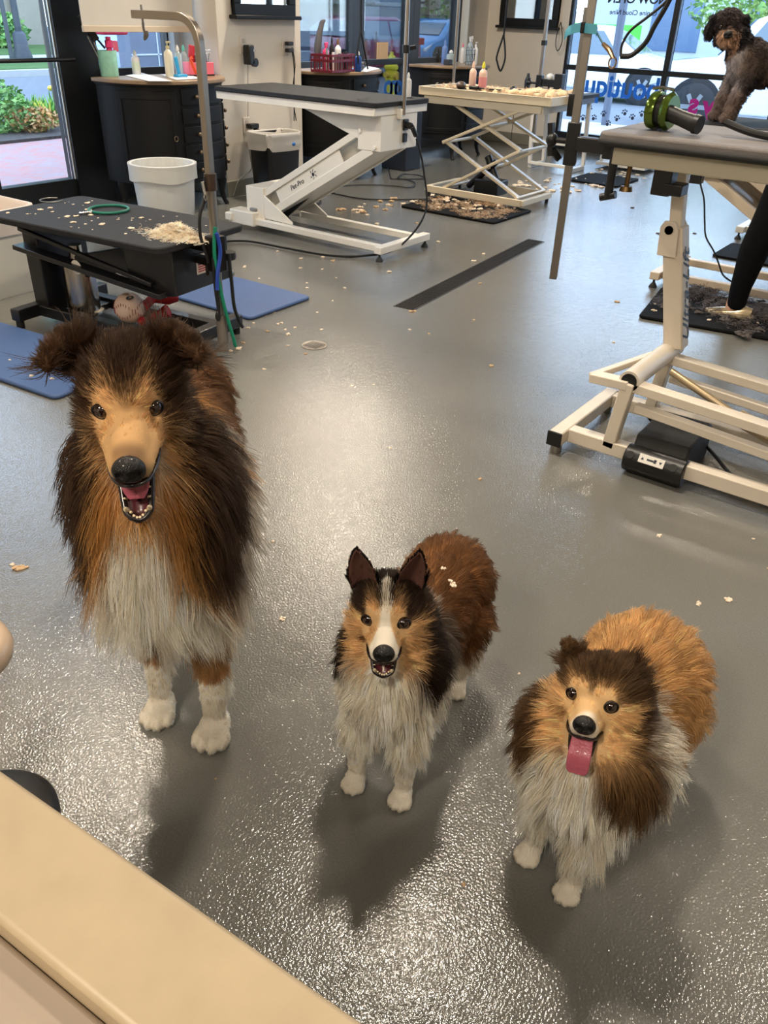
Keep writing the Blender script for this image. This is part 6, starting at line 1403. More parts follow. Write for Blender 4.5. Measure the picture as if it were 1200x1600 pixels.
def N3(X, f, seed=0.0):
    """cheap smooth pseudo noise, -1..1"""
    x, y, z = X[:, 0] * f + seed, X[:, 1] * f + seed * 1.7, X[:, 2] * f - seed
    return (np.sin(x + 1.3 * np.sin(y * .9 + seed)) + np.sin(y * 1.3 + 1.1 * np.sin(z)) + np.sin(z * 1.1 + 1.7 * np.sin(x * .8))) / 3

TAN, GOLD, MAHOG, DARK, BLACK, WHITE, SILVER = C3(226, 180, 126), C3(202, 148, 84), C3(118, 80, 50), C3(72, 54, 42), C3(22, 18, 17), C3(250, 240, 222), C3(172, 156, 138)

def base_fields(X, N, h, hn, S, body_len, ruff_len, leg_top, neck=.16):
    """common length / direction fields for a long coat. S = size relative to the collie"""
    n = len(X); hr = np.linalg.norm(h - np.array([-.02, 0, -.02]), axis=1)
    face = 1 - sstep(.085, .135, np.linalg.norm((h - np.array([.03, 0, -.03])) * np.array([.8, 1.25, 1.0]), axis=1))
    headm = 1 - sstep(.11, .17, np.linalg.norm(h - np.array([-.03, 0, -.01]), axis=1))
    muz = sstep(.005, .045, h[:, 0]) * (headm > 0)
    leg = 1 - sstep(leg_top * .8, leg_top, X[:, 2])
    back = sstep(-.12 * S, -.30 * S, X[:, 0])
    L = np.full(n, ruff_len); L = L * (1 - back) + body_len * back
    crown = headm * sstep(.02, .05, h[:, 2])
    cheek = headm * (1 - muz) * sstep(.03, .055, np.abs(h[:, 1]))
    L = L * (1 - headm) + .026 * S * headm; L = L + cheek * .022 * S
    L = L * (1 - muz * headm) + .0065 * S * muz * headm
    fc = face * (1 - sstep(.042, .06, np.abs(h[:, 1]))) * (1 - muz) * (1 - sstep(.03, .055, h[:, 2])); L = L * (1 - fc) + .011 * S * fc
    L = L * (1 - leg) + .014 * S * leg; L = np.where(X[:, 2] < .07 * S, .0085 * S, L)
    # flow, dog frame
    F = np.zeros((n, 3)); front = 1 - back
    F += np.array([-.10, 0, -1.0])[None] * front[:, None]; F[:, 1] += np.sign(X[:, 1]) * .10 * front
    up = np.clip(N[:, 2], 0, 1)
    F += (np.array([-1.0, 0, -.15])[None] * (up[:, None]) + np.array([-.55, 0, -.8])[None] * (1 - up[:, None])) * back[:, None]
    F += np.array([-1.3, 0, 0])[None] * (up * (1 - headm) * front)[:, None]
    return dict(L=L, F=F, face=face, headm=headm, muz=muz, leg=leg, back=back, crown=crown, cheek=cheek, up=up, fc=fc)

def head_flow(rig, h, hn):
    f = np.zeros_like(h); f[:, 0] = -1.0; f[:, 2] = .25 * sstep(-.02, .05, h[:, 2]) - .75 * sstep(.0, -.06, h[:, 2]) * sstep(.05, -.02, h[:, 0]); f[:, 1] = np.sign(h[:, 1]) * .30 * sstep(.01, .05, np.abs(h[:, 1]))
    return f @ np.array(rig.H).T

def paw(prims, x, y, s, zb=0.0, a=0.0):
    ca, sa = math.cos(a), math.sin(a)
    def R(dx, dy, z): return (x + dx * ca - dy * sa, y + dx * sa + dy * ca, zb + z)
    prims.append(('e', R(.010 * s, 0, .026 * s), (.042 * s, .030 * s, .025 * s), (0, 0, a)))
    for dy, dx in ((-.022, .030), (-.0085, .043), (.0085, .043), (.022, .030)):
        prims.append(('e', R(dx * s + .003 * s, dy * s * 1.22, .015 * s), (.023 * s, .0100 * s, .015 * s), (0, 0, a)))

def finish(rig, X, N, h, hn, b, col, tip, S, extra=None):
    hf = head_flow(rig, h, hn); hm = b['headm'][:, None]
    F = b['F'] * (1 - hm) + hf * hm
    lift = .55 * (1 - b['muz'] * b['headm']) + .16; lift = lift * (1 - .6 * b['fc']) * (1 - .45 * b['leg']); lift = lift + .45 * b['crown']
    grav = (.55 * (1 - b['headm']) * (1 - b['leg'])) + .04
    dens = 1.0 + 9 * b['muz'] * b['headm'] + 7 * b['fc'] + 2.5 * b['headm'] + 4 * b['leg']; dens = dens * np.where((X[:, 0] < -.25 * S) & (N[:, 2] < -.2), .3, 1)
    clump = .60 * (1 - b['headm']) * (1 - b['leg']) + .15 + .2 * b['cheek']
    rad = np.where(b['muz'] * b['headm'] + b['fc'] > .4, .00030, .00042) * (.75 + .25 * S)
    return dict(len=b['L'], flow=F, lift=lift, grav=grav, dens=dens, clump=clump, rad=rad, col=col, tip=tip, mess=1 - .6 * b['face'])
# ---------------- rough collie
def collie():
    rig = DogRig(.735, 1.02, 210, (.165, .055, .82), 19.5, -6, 0, 1.0)
    pr = [('c', (.085, .03, .80), .065, (.03, .01, .66), .095), ('e', (.02, .015, .60), (.120, .130, .17)), ('e', (-.03, .0, .50), (.15, .125, .15)), ('e', (.01, 0, .42), (.095, .10, .10)),
          ('c', (-.1, -.01, .52), .125, (-.40, -.12, .54), .115), ('e', (-.46, -.13, .54), (.13, .12, .13)), ('c', (-.57, -.17, .52), .05, (-.66, -.22, .36), .045), ('c', (-.66, -.22, .36), .045, (-.70, -.26, .20), .025)]
    for sg in (1, -1):
        px0 = 0 if sg > 0 else -.040; pr += [('c', (-.03 + px0 * .5, .070 * sg, .42), .046, (-.012 + px0, .066 * sg, .23), .031), ('c', (-.012 + px0, .066 * sg, .23), .029, (px0, .065 * sg, .05), .0225)]
        pr += [('c', (-.45, -.15 + .080 * sg, .46), .080, (-.40, -.15 + .085 * sg, .28), .05), ('c', (-.40, -.15 + .085 * sg, .28), .035, (-.49, -.15 + .085 * sg, .15), .026), ('c', (-.49, -.15 + .085 * sg, .15), .025, (-.47, -.15 + .085 * sg, .04), .022)]
        paw(pr, -.46, -.15 + .085 * sg, .95)
    paw(pr, 0.0, .066, 1.05, a=-.05); paw(pr, -.040, -.065, 1.0, a=.0)
    hpz = [('e', (-.058, 0, .010), (.082, .060, .056)), ('e', (-.034, 0, .010), (.038, .046, .030)), ('c', (-.01, 0, -.022), .037, (.050, 0, -.032), .0265), ('c', (.05, 0, -.030), .0285, (.098, 0, -.035), .0225),
           ('e', (-.035, .042, -.028), (.045, .022, .030)), ('e', (-.035, -.042, -.028), (.045, .022, .030)), ('e', (-.075, 0, -.035), (.06, .060, .055)),
           ('e', (-.030, .024, .018), (.025, .020, .022)), ('e', (-.030, -.024, .018), (.025, .020, .022))]
    hpz += [('c', (.01, .018, -.040), .026, (.088, .013, -.044), .0165), ('c', (.01, -.018, -.040), .026, (.088, -.013, -.044), .0165)]
    ph = math.radians(40); jx = (math.cos(ph), -math.sin(ph))
    def jp(u, v, w): return (-.015 + jx[0] * u + math.sin(ph) * w, v, -.055 + jx[1] * u + math.cos(ph) * w)
    hpz += [('c', jp(.0, 0, -.010), .024, jp(.07, 0, -.012), .016), ('c', jp(.07, 0, -.012), .0155, jp(.120, 0, -.010), .012)]
    # semi-erect ears with folded tips
    for sg in (1, -1):
        hpz += [('e', (-.080, .058 * sg, .046), (.016, .028, .034), (.35 * sg * -1, 0, 0)), ('e', (-.074, .074 * sg, .066), (.013, .026, .022), (-.5 * sg, 0, 0)), ('e', (-.058, .092 * sg, .064), (.011, .020, .015), (-1.0 * sg, 0, 0)), ('e', (-.046, .104 * sg, .050), (.008, .011, .017), (-.3 * sg, 0, 0))]
    def coat(X, N, h, hn):
        S = 1.0; b = base_fields(X, N, h, hn, S, .055, .095, .20)
        n = len(X); ay = np.abs(h[:, 1]); nz = N3(X, 40, 1.0) * .012 + N3(X, 120, 2.) * .006
        # body
        cy = X[:, 1] - .035 * sstep(.4, .7, X[:, 2]); acy = np.abs(cy + .3 * nz)
        col = np.tile(MAHOG, (n, 1)); tip = np.tile(MAHOG * .8, (n, 1))
        frontm = 1 - sstep(-.08, -.20, X[:, 0])
        dark = DARK * 1.0; col = mixc(col, np.tile(dark, (n, 1)), frontm * .92); tip = mixc(tip, np.tile(DARK * .8, (n, 1)), frontm)
        # pale collar behind the dark ruff, on the left flank
        colr = sstep(.02, -.03, X[:, 0]) * (1 - sstep(-.18, -.24, X[:, 0])) * sstep(.07, .105, X[:, 1]) * (1 - sstep(.68, .76, X[:, 2])); col = mixc(col, np.tile(SILVER, (n, 1)), colr * .85); tip = mixc(tip, np.tile(WHITE * .9, (n, 1)), colr * .8)
        lowr = (1 - sstep(.34, .44, X[:, 2] + .8 * nz)) * frontm; 
        wz = np.interp(X[:, 2], [.30, .40, .50, .60, .68], [.17, .105, .058, .030, .0])
        fr = sstep(-.02, .03, X[:, 0]) * frontm
        gw = wz + np.interp(X[:, 2], [.3, .45, .55, .65, .75, .85], [-.01, .012, .032, .05, .05, .03])
        g = (1 - sstep(gw - .012, gw + .016, acy)) * frontm * (1 - sstep(.86, .92, X[:, 2])); col = mixc(col, np.tile(GOLD, (n, 1)), g); tip = mixc(tip, np.tile(GOLD * .85, (n, 1)), g)
        w = (1 - sstep(wz - .012, wz + .016, acy)) * frontm * (1 - sstep(.60, .68, X[:, 2] + nz)); w = np.maximum(w, lowr * .9 * sstep(-.12, -.06, cy)); col = mixc(col, np.tile(WHITE, (n, 1)), w); tip = mixc(tip, np.tile(WHITE, (n, 1)), w)
        # head
        hm = b['headm']; hc = np.tile(C3(66, 44, 30), (n, 1)); ht = np.tile(C3(40, 28, 20), (n, 1))
        brow = sstep(.030, .0, h[:, 2] - .030 * np.exp(-((ay - .026) / .014) ** 2) + .4 * nz) * (1 - sstep(.044, .056, ay + nz * .5 + np.clip(-h[:, 0] - .05, 0, 1) * .6))
        low = 1 - sstep(-.045, -.015, h[:, 2]); brow = np.maximum(brow, low * (1 - sstep(.050, .064, ay)))
        brow *= sstep(-.105, -.06, h[:, 0]); brow = np.maximum(brow, b['muz'])
        hc = mixc(hc, np.tile(TAN, (n, 1)), brow); ht = mixc(ht, np.tile(TAN, (n, 1)), brow)
        chin = low * sstep(-.05, -.075, h[:, 2]) * (1 - sstep(.028, .05, ay)); hc = mixc(hc, np.tile(WHITE * .8, (n, 1)), chin * .8); ht = mixc(ht, np.tile(WHITE * .8, (n, 1)), chin * .8)
        lipw = b['muz'] * sstep(-.036, -.048, h[:, 2]) * sstep(.03, .07, h[:, 0]) ; hc = mixc(hc, np.tile(C3(226, 190, 140), (n, 1)), lipw * .8); ht = mixc(ht, np.tile(C3(226, 190, 140), (n, 1)), lipw * .8)
        top = b['muz'] * sstep(-.03, -.015, h[:, 2]) * sstep(.068, .092, h[:, 0]); hc = mixc(hc, np.tile(C3(104, 76, 58), (n, 1)), top * .7); ht = mixc(ht, np.tile(C3(100, 72, 56), (n, 1)), top * .7)
        tail_ = np.clip(hm + 0, 0, 1); col = mixc(col, hc, tail_); tip = mixc(tip, ht, tail_)
        # legs
        lg = 1 - sstep(.24, .30, X[:, 2]); lc = np.tile(C3(172, 130, 86), (n, 1)); wl = (1 - sstep(.135, .155, X[:, 2] + nz * .8 - .02 * (X[:, 1] > 0))); inner = sstep(.052, .040, np.abs(X[:, 1])) * (X[:, 0] > -.2) * (X[:, 1] < 0)
        lc = mixc(lc, np.tile(C3(230, 204, 164), (n, 1)), sstep(-.1, -.5, N[:, 0])); lc = mixc(lc, np.tile(WHITE, (n, 1)), np.maximum(wl, inner * .8)); lgw = lg * (X[:, 0] > -.25); col = mixc(col, lc, lgw); tip = mixc(tip, lc, lgw)
        a = finish(rig, X, N, h, hn, b, col, tip, S)
        # long chest apron and leg feathering, ear fringe
        tanleg = (X[:, 2] < .33) & (np.abs(X[:, 1]) > .03) & (np.abs(X[:, 1]) < .11) & (np.abs(X[:, 0] + .02) < .065) & (X[:, 2] > .10); a['len'] = np.where(tanleg, .012, a['len'])
        ap = frontm * (1 - b['headm']) * (1 - b['leg']) * sstep(.62, .45, X[:, 2]); a['len'] = a['len'] + .03 * ap
        feather = b['leg'] * (N[:, 0] < -.3) * sstep(.08, .14, X[:, 2]) * (X[:, 0] > -.2); a['len'] = a['len'] + .032 * feather; a['lift'] = a['lift'] + .3 * feather
        a['len'] = np.where(h[:, 0] > .075, .0042, a['len']); ear = (h[:, 2] > .045) * (ay > .055); a['col'] = mixc(a['col'], np.tile(C3(104, 74, 50), (n, 1)), ear * .45); a['len'] = np.where(ear, .017, a['len']); a['dens'] = a['dens'] + 4 * ear; a['lift'] = np.where(ear, .35, a['lift'])
        return a
    def keep(X, h):
        u = (h[:, 0] + .015) * jx[0] + (h[:, 2] + .055) * jx[1]; w = (h[:, 0] + .015) * math.sin(ph) + (h[:, 2] + .055) * math.cos(ph)
        mouth = (u > .012) & (u < .15) & (w > -.002) & (np.abs(h[:, 1]) < .034) & (h[:, 2] < -.054)
        under = (h[:, 0] > .015) & (h[:, 0] < .11) & (h[:, 2] < -.058) & (w > .012) & (np.abs(h[:, 1]) < .03)
        return ~(mouth | under)
    P = dict(label='large rough collie with white chest standing at the left, mouth open', coat=coat, keep=keep, eye=(.034, -.002, .0122), nose=(.113, -.030, .0200),
             jaw=(-.015, -.055, 40, .128, .027, .0165), strands=120000, jit=.006, seed=4, voxel=.0042, clump_n=26,
             upper_lip=[(.005, .034, -.066), (.040, .033, -.063), (.08, .027, -.060), (.104, .015, -.058), (.113, 0, -.055), (.104, -.015, -.058), (.08, -.027, -.060), (.040, -.033, -.063), (.005, -.034, -.066)],
             teeth=.85, tongue=dict(pts=[(.10, .026, .021), (.35, .034, .022), (.55, .032, .021), (.70, .026, .018), (.80, .020, .010)]))
    return build_dog(rig, pr, hpz, P)
DOG_A, BVH_A = collie()

# ---------------- shetland sheepdogs
def erect_ear(tipm, inn):
    def fn(rig, dog):
        for sg in (1, -1):
            # a pointed cup: rows from base to tip, curved across
            base = Vector((-.052, .046 * sg, .036)); vs = []; R, K = 9, 11
            up = Vector((.16, .12 * sg, .97)).normalized(); face = Vector((.96, .22 * sg, -.16)); side = up.cross(face).normalized(); face = side.cross(up)
            if side.y * sg < 0: side = -side
            for i in range(R):
                t = i / (R - 1); wdt = .033 * (1 - t ** 1.9) ** .8 * (.88 + .12 * math.sin(PI * t)) + .0015; cen = base + up * (.128 * t) + face * (.014 * t * t)
                for k in range(K):
                    v = -1 + 2 * k / (K - 1); vs.append(rig.hp(*(cen + side * (wdt * v) + face * (-.022 * (1 - v * v) * (1 - t * .7)))))
            fs = [(i * K + k, i * K + k + 1, (i + 1) * K + k + 1, (i + 1) * K + k) for i in range(R - 1) for k in range(K - 1)]
            m = MB().add(vs, fs); e = m.build('ear', mat('ear_leather', (96, 62, 52), .7), dog, smooth=80); sd = e.modifiers.new('t', 'SOLIDIFY'); sd.thickness = .004; sd.offset = 0
            # ear fur: short and dark outside and on the rim, tufts inside
            rng = np.random.default_rng(5 + sg); V = np.array([tuple(v) for v in vs]).reshape(R, K, 3); n = 8000
            a = rng.random(n) * (R - 1.001); c = rng.random(n) * (K - 1.001); nr = 1900; c[:nr] = np.where(rng.random(nr) < .5, 0, K - 1.001)
            i0, k0 = a.astype(int), c.astype(int); fa, fc = (a - i0)[:, None], (c - k0)[:, None]
            p = V[i0, k0] * (1 - fa) * (1 - fc) + V[i0 + 1, k0] * fa * (1 - fc) + V[i0, k0 + 1] * (1 - fa) * fc + V[i0 + 1, k0 + 1] * fa * fc
            fw = np.array(rig.H @ face); upn = np.array(rig.H @ up); outside = (rng.random(n) < .62); rim = np.zeros(n, bool); rim[:nr] = True
            sd_ = np.array(rig.H @ side); sgn = np.where(c > K / 2, 1.0, -1.0)[:, None]
            nn = np.where(outside[:, None], -fw, fw); nn = np.where(rim[:, None], sd_ * sgn + fw * .3, nn); nn = nn / np.linalg.norm(nn, axis=1)[:, None]
            col = np.tile(np.array(tipm), (n, 1)); ins = (~outside) & (~rim); tt = a / (R - 1)
            cm = ins & (rng.random(n) < .8) & (tt < .72); col[cm] = inn
            ln = np.where(rim, .007, .006); ln = np.where(ins & (tt < .65), .020, ln); ln = np.where((tt < .3) & ~ins, .022, ln)
            at_ = dict(len=ln * 1.0, flow=np.tile(upn, (n, 1)), lift=np.where(ins, .25, .2), grav=np.full(n, .0), clump=np.where(ins, .5, .1), rad=np.full(n, .00034), col=col, tip=col * .9, mess=np.full(n, .8))
            emit_hair(e, 'ear_fur', p, nn, at_, {}, rng, K=5)
    return fn

def sheltie(which):
    if which == 'B':
        rig = DogRig(.86, .605, 198, (.0, .0, .43), 17, 2, 0, .80); S = .66
        pr = [('c', (-.045, 0, .405), .062, (-.07, 0, .34), .075), ('e', (-.055, 0, .30), (.078, .092, .10)), ('e', (-.07, 0, .24), (.10, .090, .085)), ('c', (-.10, 0, .265), .085, (-.28, .02, .28), .088), ('e', (-.34, .03, .275), (.10, .092, .095)), ('c', (-.42, .04, .26), .03, (-.47, .05, .14), .025)]
        pw = [(.0, .05), (-.005, -.048)]; lean = 0.02
    else:
        rig = DogRig(.90, .255, 178, (-.035, -.008, .405), 17, 18, 3, .76); S = .66
        pr = [('c', (-.075, 0, .385), .062, (-.08, 0, .33), .08), ('e', (-.07, .005, .280), (.088, .122, .105)), ('e', (-.075, 0, .225), (.10, .105, .085)), ('c', (-.12, 0, .25), .09, (-.26, -.01, .265), .100), ('e', (-.31, -.01, .26), (.11, .110, .098)), ('c', (-.40, .0, .24), .03, (-.45, .0, .12), .025)]
        pw = [(.0, .045), (-.02, -.045)]; lean = 0
    for (x, y), sg in zip(pw, (1, -1)):
        pr += [('c', (x - .04, y * .95, .22), .034, (x - .01, y, .11), .022), ('c', (x - .01, y, .11), .021, (x, y, .03), .0165)]; paw(pr, x, y, .66, a=0)
        pr += [('c', (-.30, lean + .06 * sg, .22), .058, (-.27, lean + .06 * sg, .14), .036), ('c', (-.27, lean + .06 * sg, .14), .024, (-.34, lean + .06 * sg, .075), .018), ('c', (-.34, lean + .06 * sg, .075), .017, (-.33, lean + .06 * sg, .02), .015)]; paw(pr, -.32, lean + .06 * sg, .62)
    k = 1.0
    hpz = [('e', (-.050, 0, .008), (.070, .060, .054)), ('e', (-.026, 0, .008), (.032, .044, .028)), ('c', (-.005, 0, -.020), .034, (.040, 0, -.030), .0255), ('c', (.04, 0, -.030), .0255, (.068, 0, -.034), .0215),
           ('e', (-.030, .044, -.028), (.040, .024, .030)), ('e', (-.030, -.044, -.028), (.040, .024, .030)), ('e', (-.06, 0, -.035), (.05, .060, .050)), ('e', (-.026, .024, .016), (.022, .018, .020)), ('e', (-.026, -.024, .016), (.022, .018, .020)),
           ('c', (.01, .017, -.040), .023, (.060, .013, -.044), .0165), ('c', (.01, -.017, -.040), .023, (.060, -.013, -.044), .0165)]
    ja = 38 if which == 'B' else 46; ph = math.radians(ja); jx = (math.cos(ph), -math.sin(ph)); jl = .088 if which == 'B' else .088
    def jp(u, v, w): return (-.012 + jx[0] * u + math.sin(ph) * w, v, -.052 + jx[1] * u + math.cos(ph) * w)
    hpz += [('c', jp(.0, 0, -.010), .023, jp(jl * .5, 0, -.012), .0165), ('c', jp(jl * .5, 0, -.012), .016, jp(jl * .94, 0, -.010), .013)]
    if which == 'C':   # soft ears folded sideways in the ruff
        hpz += [('e', (-.07, -.050, .048), (.012, .026, .030), (.3, 0, 0)), ('e', (-.062, -.058, .072), (.008, .014, .022), (.5, 0, 0)), ('e', (-.052, -.070, .078), (.006, .014, .008), (-.9, 0, 0)), ('e', (-.065, .066, .040), (.012, .034, .026), (-.9, 0, 0)), ('e', (-.045, .086, .020), (.010, .022, .020), (-.9, 0, 0))]
    def coatB(X, N, h, hn):
        b = base_fields(X, N, h, hn, S, .038, .060, .13); n = len(X); ay = np.abs(h[:, 1]); nz = N3(X, 60, 3.) * .010 + N3(X, 170, 1.) * .005
        frontm = 1 - sstep(-.12, -.17, X[:, 0]); acy = np.abs(X[:, 1] + nz * .4)
        rus = C3(138, 94, 56); col = np.tile(rus, (n, 1)); tip = np.tile(C3(82, 48, 26), (n, 1))
        st = np.clip(N3(X, 55, 7.) * .9, 0, 1) * .5; tip = mixc(tip, np.tile(BLACK, (n, 1)), st)
        col = mixc(col, np.tile(BLACK, (n, 1)), frontm * sstep(.24, .30, X[:, 2] + nz) * .92); tip = mixc(tip, np.tile(BLACK, (n, 1)), frontm * sstep(.24, .30, X[:, 2] + nz))
        gray = frontm * sstep(.045, .075, X[:, 1]) * sstep(-.055, -.10, X[:, 0]) * sstep(.22, .30, X[:, 2]); col = mixc(col, np.tile(SILVER, (n, 1)), gray * .45); tip = mixc(tip, np.tile(SILVER, (n, 1)), gray * .6)
        wz = np.interp(X[:, 2], [.12, .22, .27, .32, .37], [.14, .115, .08, .055, .035]); w = (1 - sstep(wz - .010, wz + .012, acy)) * (1 - sstep(-.10, -.15, X[:, 0] + .3 * X[:, 2] - .07)) * (1 - sstep(.365, .385, X[:, 2])); col = mixc(col, np.tile(WHITE, (n, 1)), w); tip = mixc(tip, np.tile(WHITE, (n, 1)), w)
        low = 1 - sstep(.15, .19, X[:, 2] + nz); col = mixc(col, np.tile(WHITE, (n, 1)), low * .9); tip = mixc(tip, np.tile(WHITE, (n, 1)), low * .9)
        # head
        hc = np.tile(C3(66, 48, 36), (n, 1)); ht = np.tile(C3(34, 26, 22), (n, 1))
        brow = sstep(.044, .020, h[:, 2] - .016 * np.exp(-((ay - .026) / .012) ** 2) + .3 * nz) * (1 - sstep(.040, .050, ay + nz * .4)) * sstep(-.06, -.03, h[:, 0])
        ch = (1 - sstep(-.006, .006, h[:, 2] - .0 + .3 * nz)) * (1 - sstep(.066, .080, ay + nz * .5)); tn = np.maximum(np.maximum(brow, ch), b['muz'])
        hc = mixc(hc, np.tile(C3(226, 184, 132), (n, 1)), tn); ht = mixc(ht, np.tile(C3(216, 168, 112), (n, 1)), tn)
        bl = np.interp(h[:, 0], [-.04, .0, .03, .055], [.0085, .0048, .014, .034]); bz = np.interp(h[:, 0], [-.05, -.03, .02, .05], [.2, -.0, -.02, -.2]); blaze = (1 - sstep(bl - .0015, bl + .0025, ay + nz * .12)) * sstep(-.074, -.058, h[:, 0]) * (h[:, 2] > -.05) * (h[:, 2] > bz - .03)
        mzw = sstep(.040, .052, h[:, 0] + .0 * ay); under = (1 - sstep(-.048, -.036, h[:, 2])) * (1 - sstep(.026, .036, ay)); wm = np.clip(np.maximum(np.maximum(blaze, mzw), under), 0, 1)
        hc = mixc(hc, np.tile(WHITE, (n, 1)), wm); ht = mixc(ht, np.tile(WHITE, (n, 1)), wm)
        col = mixc(col, hc, b['headm']); tip = mixc(tip, ht, b['headm'])
        lg = 1 - sstep(.11, .13, X[:, 2]); col = mixc(col, np.tile(WHITE * .96, (n, 1)), lg); tip = mixc(tip, np.tile(WHITE * .96, (n, 1)), lg)
        return finish(rig, X, N, h, hn, b, col, tip, S)
    def coatC(X, N, h, hn):
        b = base_fields(X, N, h, hn, S, .050, .072, .11); n = len(X); ay = np.abs(h[:, 1]); nz = N3(X, 60, 5.) * .010 + N3(X, 170, 2.) * .005
        frontm = 1 - sstep(-.13, -.18, X[:, 0]); acy = np.abs(X[:, 1] + nz * .4)
        col = np.tile(C3(218, 174, 116), (n, 1)); tip = np.tile(C3(190, 144, 92), (n, 1)); st = np.clip(N3(X, 38, 9.) * 1.1, 0, 1) * .55; tip = mixc(tip, np.tile(C3(86, 54, 34), (n, 1)), st)
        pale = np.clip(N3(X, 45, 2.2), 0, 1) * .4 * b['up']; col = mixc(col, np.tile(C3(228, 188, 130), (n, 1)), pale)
        dk = frontm * sstep(.20, .27, X[:, 2] + nz); col = mixc(col, np.tile(C3(110, 78, 48), (n, 1)), dk * .9); tip = mixc(tip, np.tile(C3(50, 36, 28), (n, 1)), dk)
        # broad white collar on the left side, thin pale one on the right
        cl = sstep(-.030, -.060, X[:, 0] + nz) * (1 - sstep(-.15, -.18, X[:, 0])) * sstep(.02, .055, X[:, 1]); cl = np.maximum(cl, sstep(-.08, -.10, X[:, 0]) * (1 - sstep(-.13, -.15, X[:, 0])) * sstep(-.03, -.06, X[:, 1]) * sstep(.26, .30, X[:, 2])); col = mixc(col, np.tile(WHITE, (n, 1)), cl * .95); tip = mixc(tip, np.tile(WHITE, (n, 1)), cl * .95)
        wz = np.interp(X[:, 2], [.12, .20, .25, .30, .35], [.15, .12, .07, .045, .02]); w = (1 - sstep(wz - .010, wz + .012, acy)) * frontm * (1 - sstep(.335, .36, X[:, 2])); low = (1 - sstep(.17, .22, X[:, 2] + nz)) * frontm
        w = np.maximum(w, low * .9); col = mixc(col, np.tile(WHITE, (n, 1)), w); tip = mixc(tip, np.tile(WHITE, (n, 1)), w)
        hc = np.tile(C3(96, 70, 44), (n, 1)); ht = np.tile(C3(64, 46, 32), (n, 1))
        ctr = 1 - sstep(.004, .010, ay); brow = sstep(.048, .024, h[:, 2] + ctr * .020 + .3 * nz) * (1 - sstep(.046, .056, ay + nz * .4)) * sstep(-.075, -.045, h[:, 0])
        ch = (1 - sstep(-.006, .008, h[:, 2] + .3 * nz)) * (1 - sstep(.078, .090, ay + nz * .5)); tn = np.maximum(np.maximum(brow, ch), b['muz'])
        hc = mixc(hc, np.tile(C3(234, 192, 138), (n, 1)), tn); ht = mixc(ht, np.tile(C3(224, 176, 118), (n, 1)), tn)
        wm = sstep(.046, .062, h[:, 0] + .25 * h[:, 1]) * (1 - .0); under = (1 - sstep(-.052, -.042, h[:, 2])) * (1 - sstep(.020, .03, ay)) * (h[:, 0] > .0); wm = np.maximum(wm * sstep(.03, .0, np.abs(h[:, 1] - .004)) , under * .7)
        wm = np.maximum(wm, sstep(.052, .066, h[:, 0]) * .8); hc = mixc(hc, np.tile(WHITE, (n, 1)), wm); ht = mixc(ht, np.tile(WHITE, (n, 1)), wm)
        col = mixc(col, hc, b['headm']); tip = mixc(tip, ht, b['headm'])
        lg = 1 - sstep(.09, .11, X[:, 2]); col = mixc(col, np.tile(WHITE * .96, (n, 1)), lg); tip = mixc(tip, np.tile(WHITE * .96, (n, 1)), lg)
        a = finish(rig, X, N, h, hn, b, col, tip, S); e_ = (h[:, 2] > .045) * (h[:, 1] < -.042) * (h[:, 0] > -.12); a['len'] = np.where(e_, .008, a['len']); a['dens'] = a['dens'] + 3 * e_; return a
    def keep(X, h):
        u = (h[:, 0] + .012) * jx[0] + (h[:, 2] + .052) * jx[1]; w = (h[:, 0] + .012) * math.sin(ph) + (h[:, 2] + .052) * math.cos(ph)
        mouth = (u > .012) & (u < .12) & (w > -.002) & (np.abs(h[:, 1]) < .034) & (h[:, 2] < -.054)
        under = (h[:, 0] > .015) & (h[:, 0] < .085) & (h[:, 2] < -.056) & (w > .012) & (np.abs(h[:, 1]) < .03)
        return ~(mouth | under)
    ul = [(.004, .035, -.058), (.028, .034, -.063), (.055, .027, -.060), (.070, .014, -.058), (.078, 0, -.053), (.070, -.014, -.058), (.055, -.027, -.060), (.028, -.034, -.063), (.004, -.035, -.058)]
    if which == 'B':
        P = dict(label='small sheepdog with pricked black ears and a white blaze, standing in the middle', coat=coatB, keep=keep, eye=(.035, -.001, .0138), nose=(.080, -.027, .0205), jaw=(-.012, -.052, ja, jl, .033, .0185), teeth=.75, strands=95000, jit=.004, seed=8, voxel=.0036, smooth=5, clump_n=24, upper_lip=ul, extra=[erect_ear(BLACK * 1.0, C3(150, 116, 96))], radmul=1.0,
                 tongue=dict(pts=[(.10, .030, .024), (.40, .036, .024), (.62, .032, .021), (.78, .022, .011)]))
    else:
        P = dict(label='small golden sable sheepdog with its tongue hanging out, standing at the right', coat=coatC, keep=keep, eye=(.034, -.001, .0135), nose=(.080, -.027, .0205), jaw=(-.012, -.052, ja, jl, .032, .019), strands=95000, jit=.004, seed=9, voxel=.0036, smooth=5, clump_n=22, upper_lip=ul, teeth=.6,
                 tongue=dict(pts=[(.10, .020, .018), (.40, .026, .021), (.75, .026, .022), (1.0, .023, .023), (1.18, .010, .023), (1.30, -.004, .021), (1.34, -.008, .013)]))
    return build_dog(rig, pr, hpz, P)
DOG_B, BVH_B = sheltie('B')
DOG_C, BVH_C = sheltie('C')

# clippings lying on the middle dog's back
for (px, py, s_) in ((690, 897, .006), (697, 914, .005), (702, 922, .008)):
    o0 = DOG_B.matrix_basis.inverted() @ CC; d0 = (DOG_B.matrix_basis.inverted().to_3x3() @ ray(px, py)).normalized()
    hit, nr_, _, _ = BVH_B.ray_cast(o0, d0)
    if hit:
        q = DOG_B.matrix_basis @ (hit + nr_ * .016); put_tuft(q.x, q.y, q.z, s_, M_FUR_CREAM, 'cream clipping stuck on the back of the prick-eared small dog', 'clippings on the middle dog')

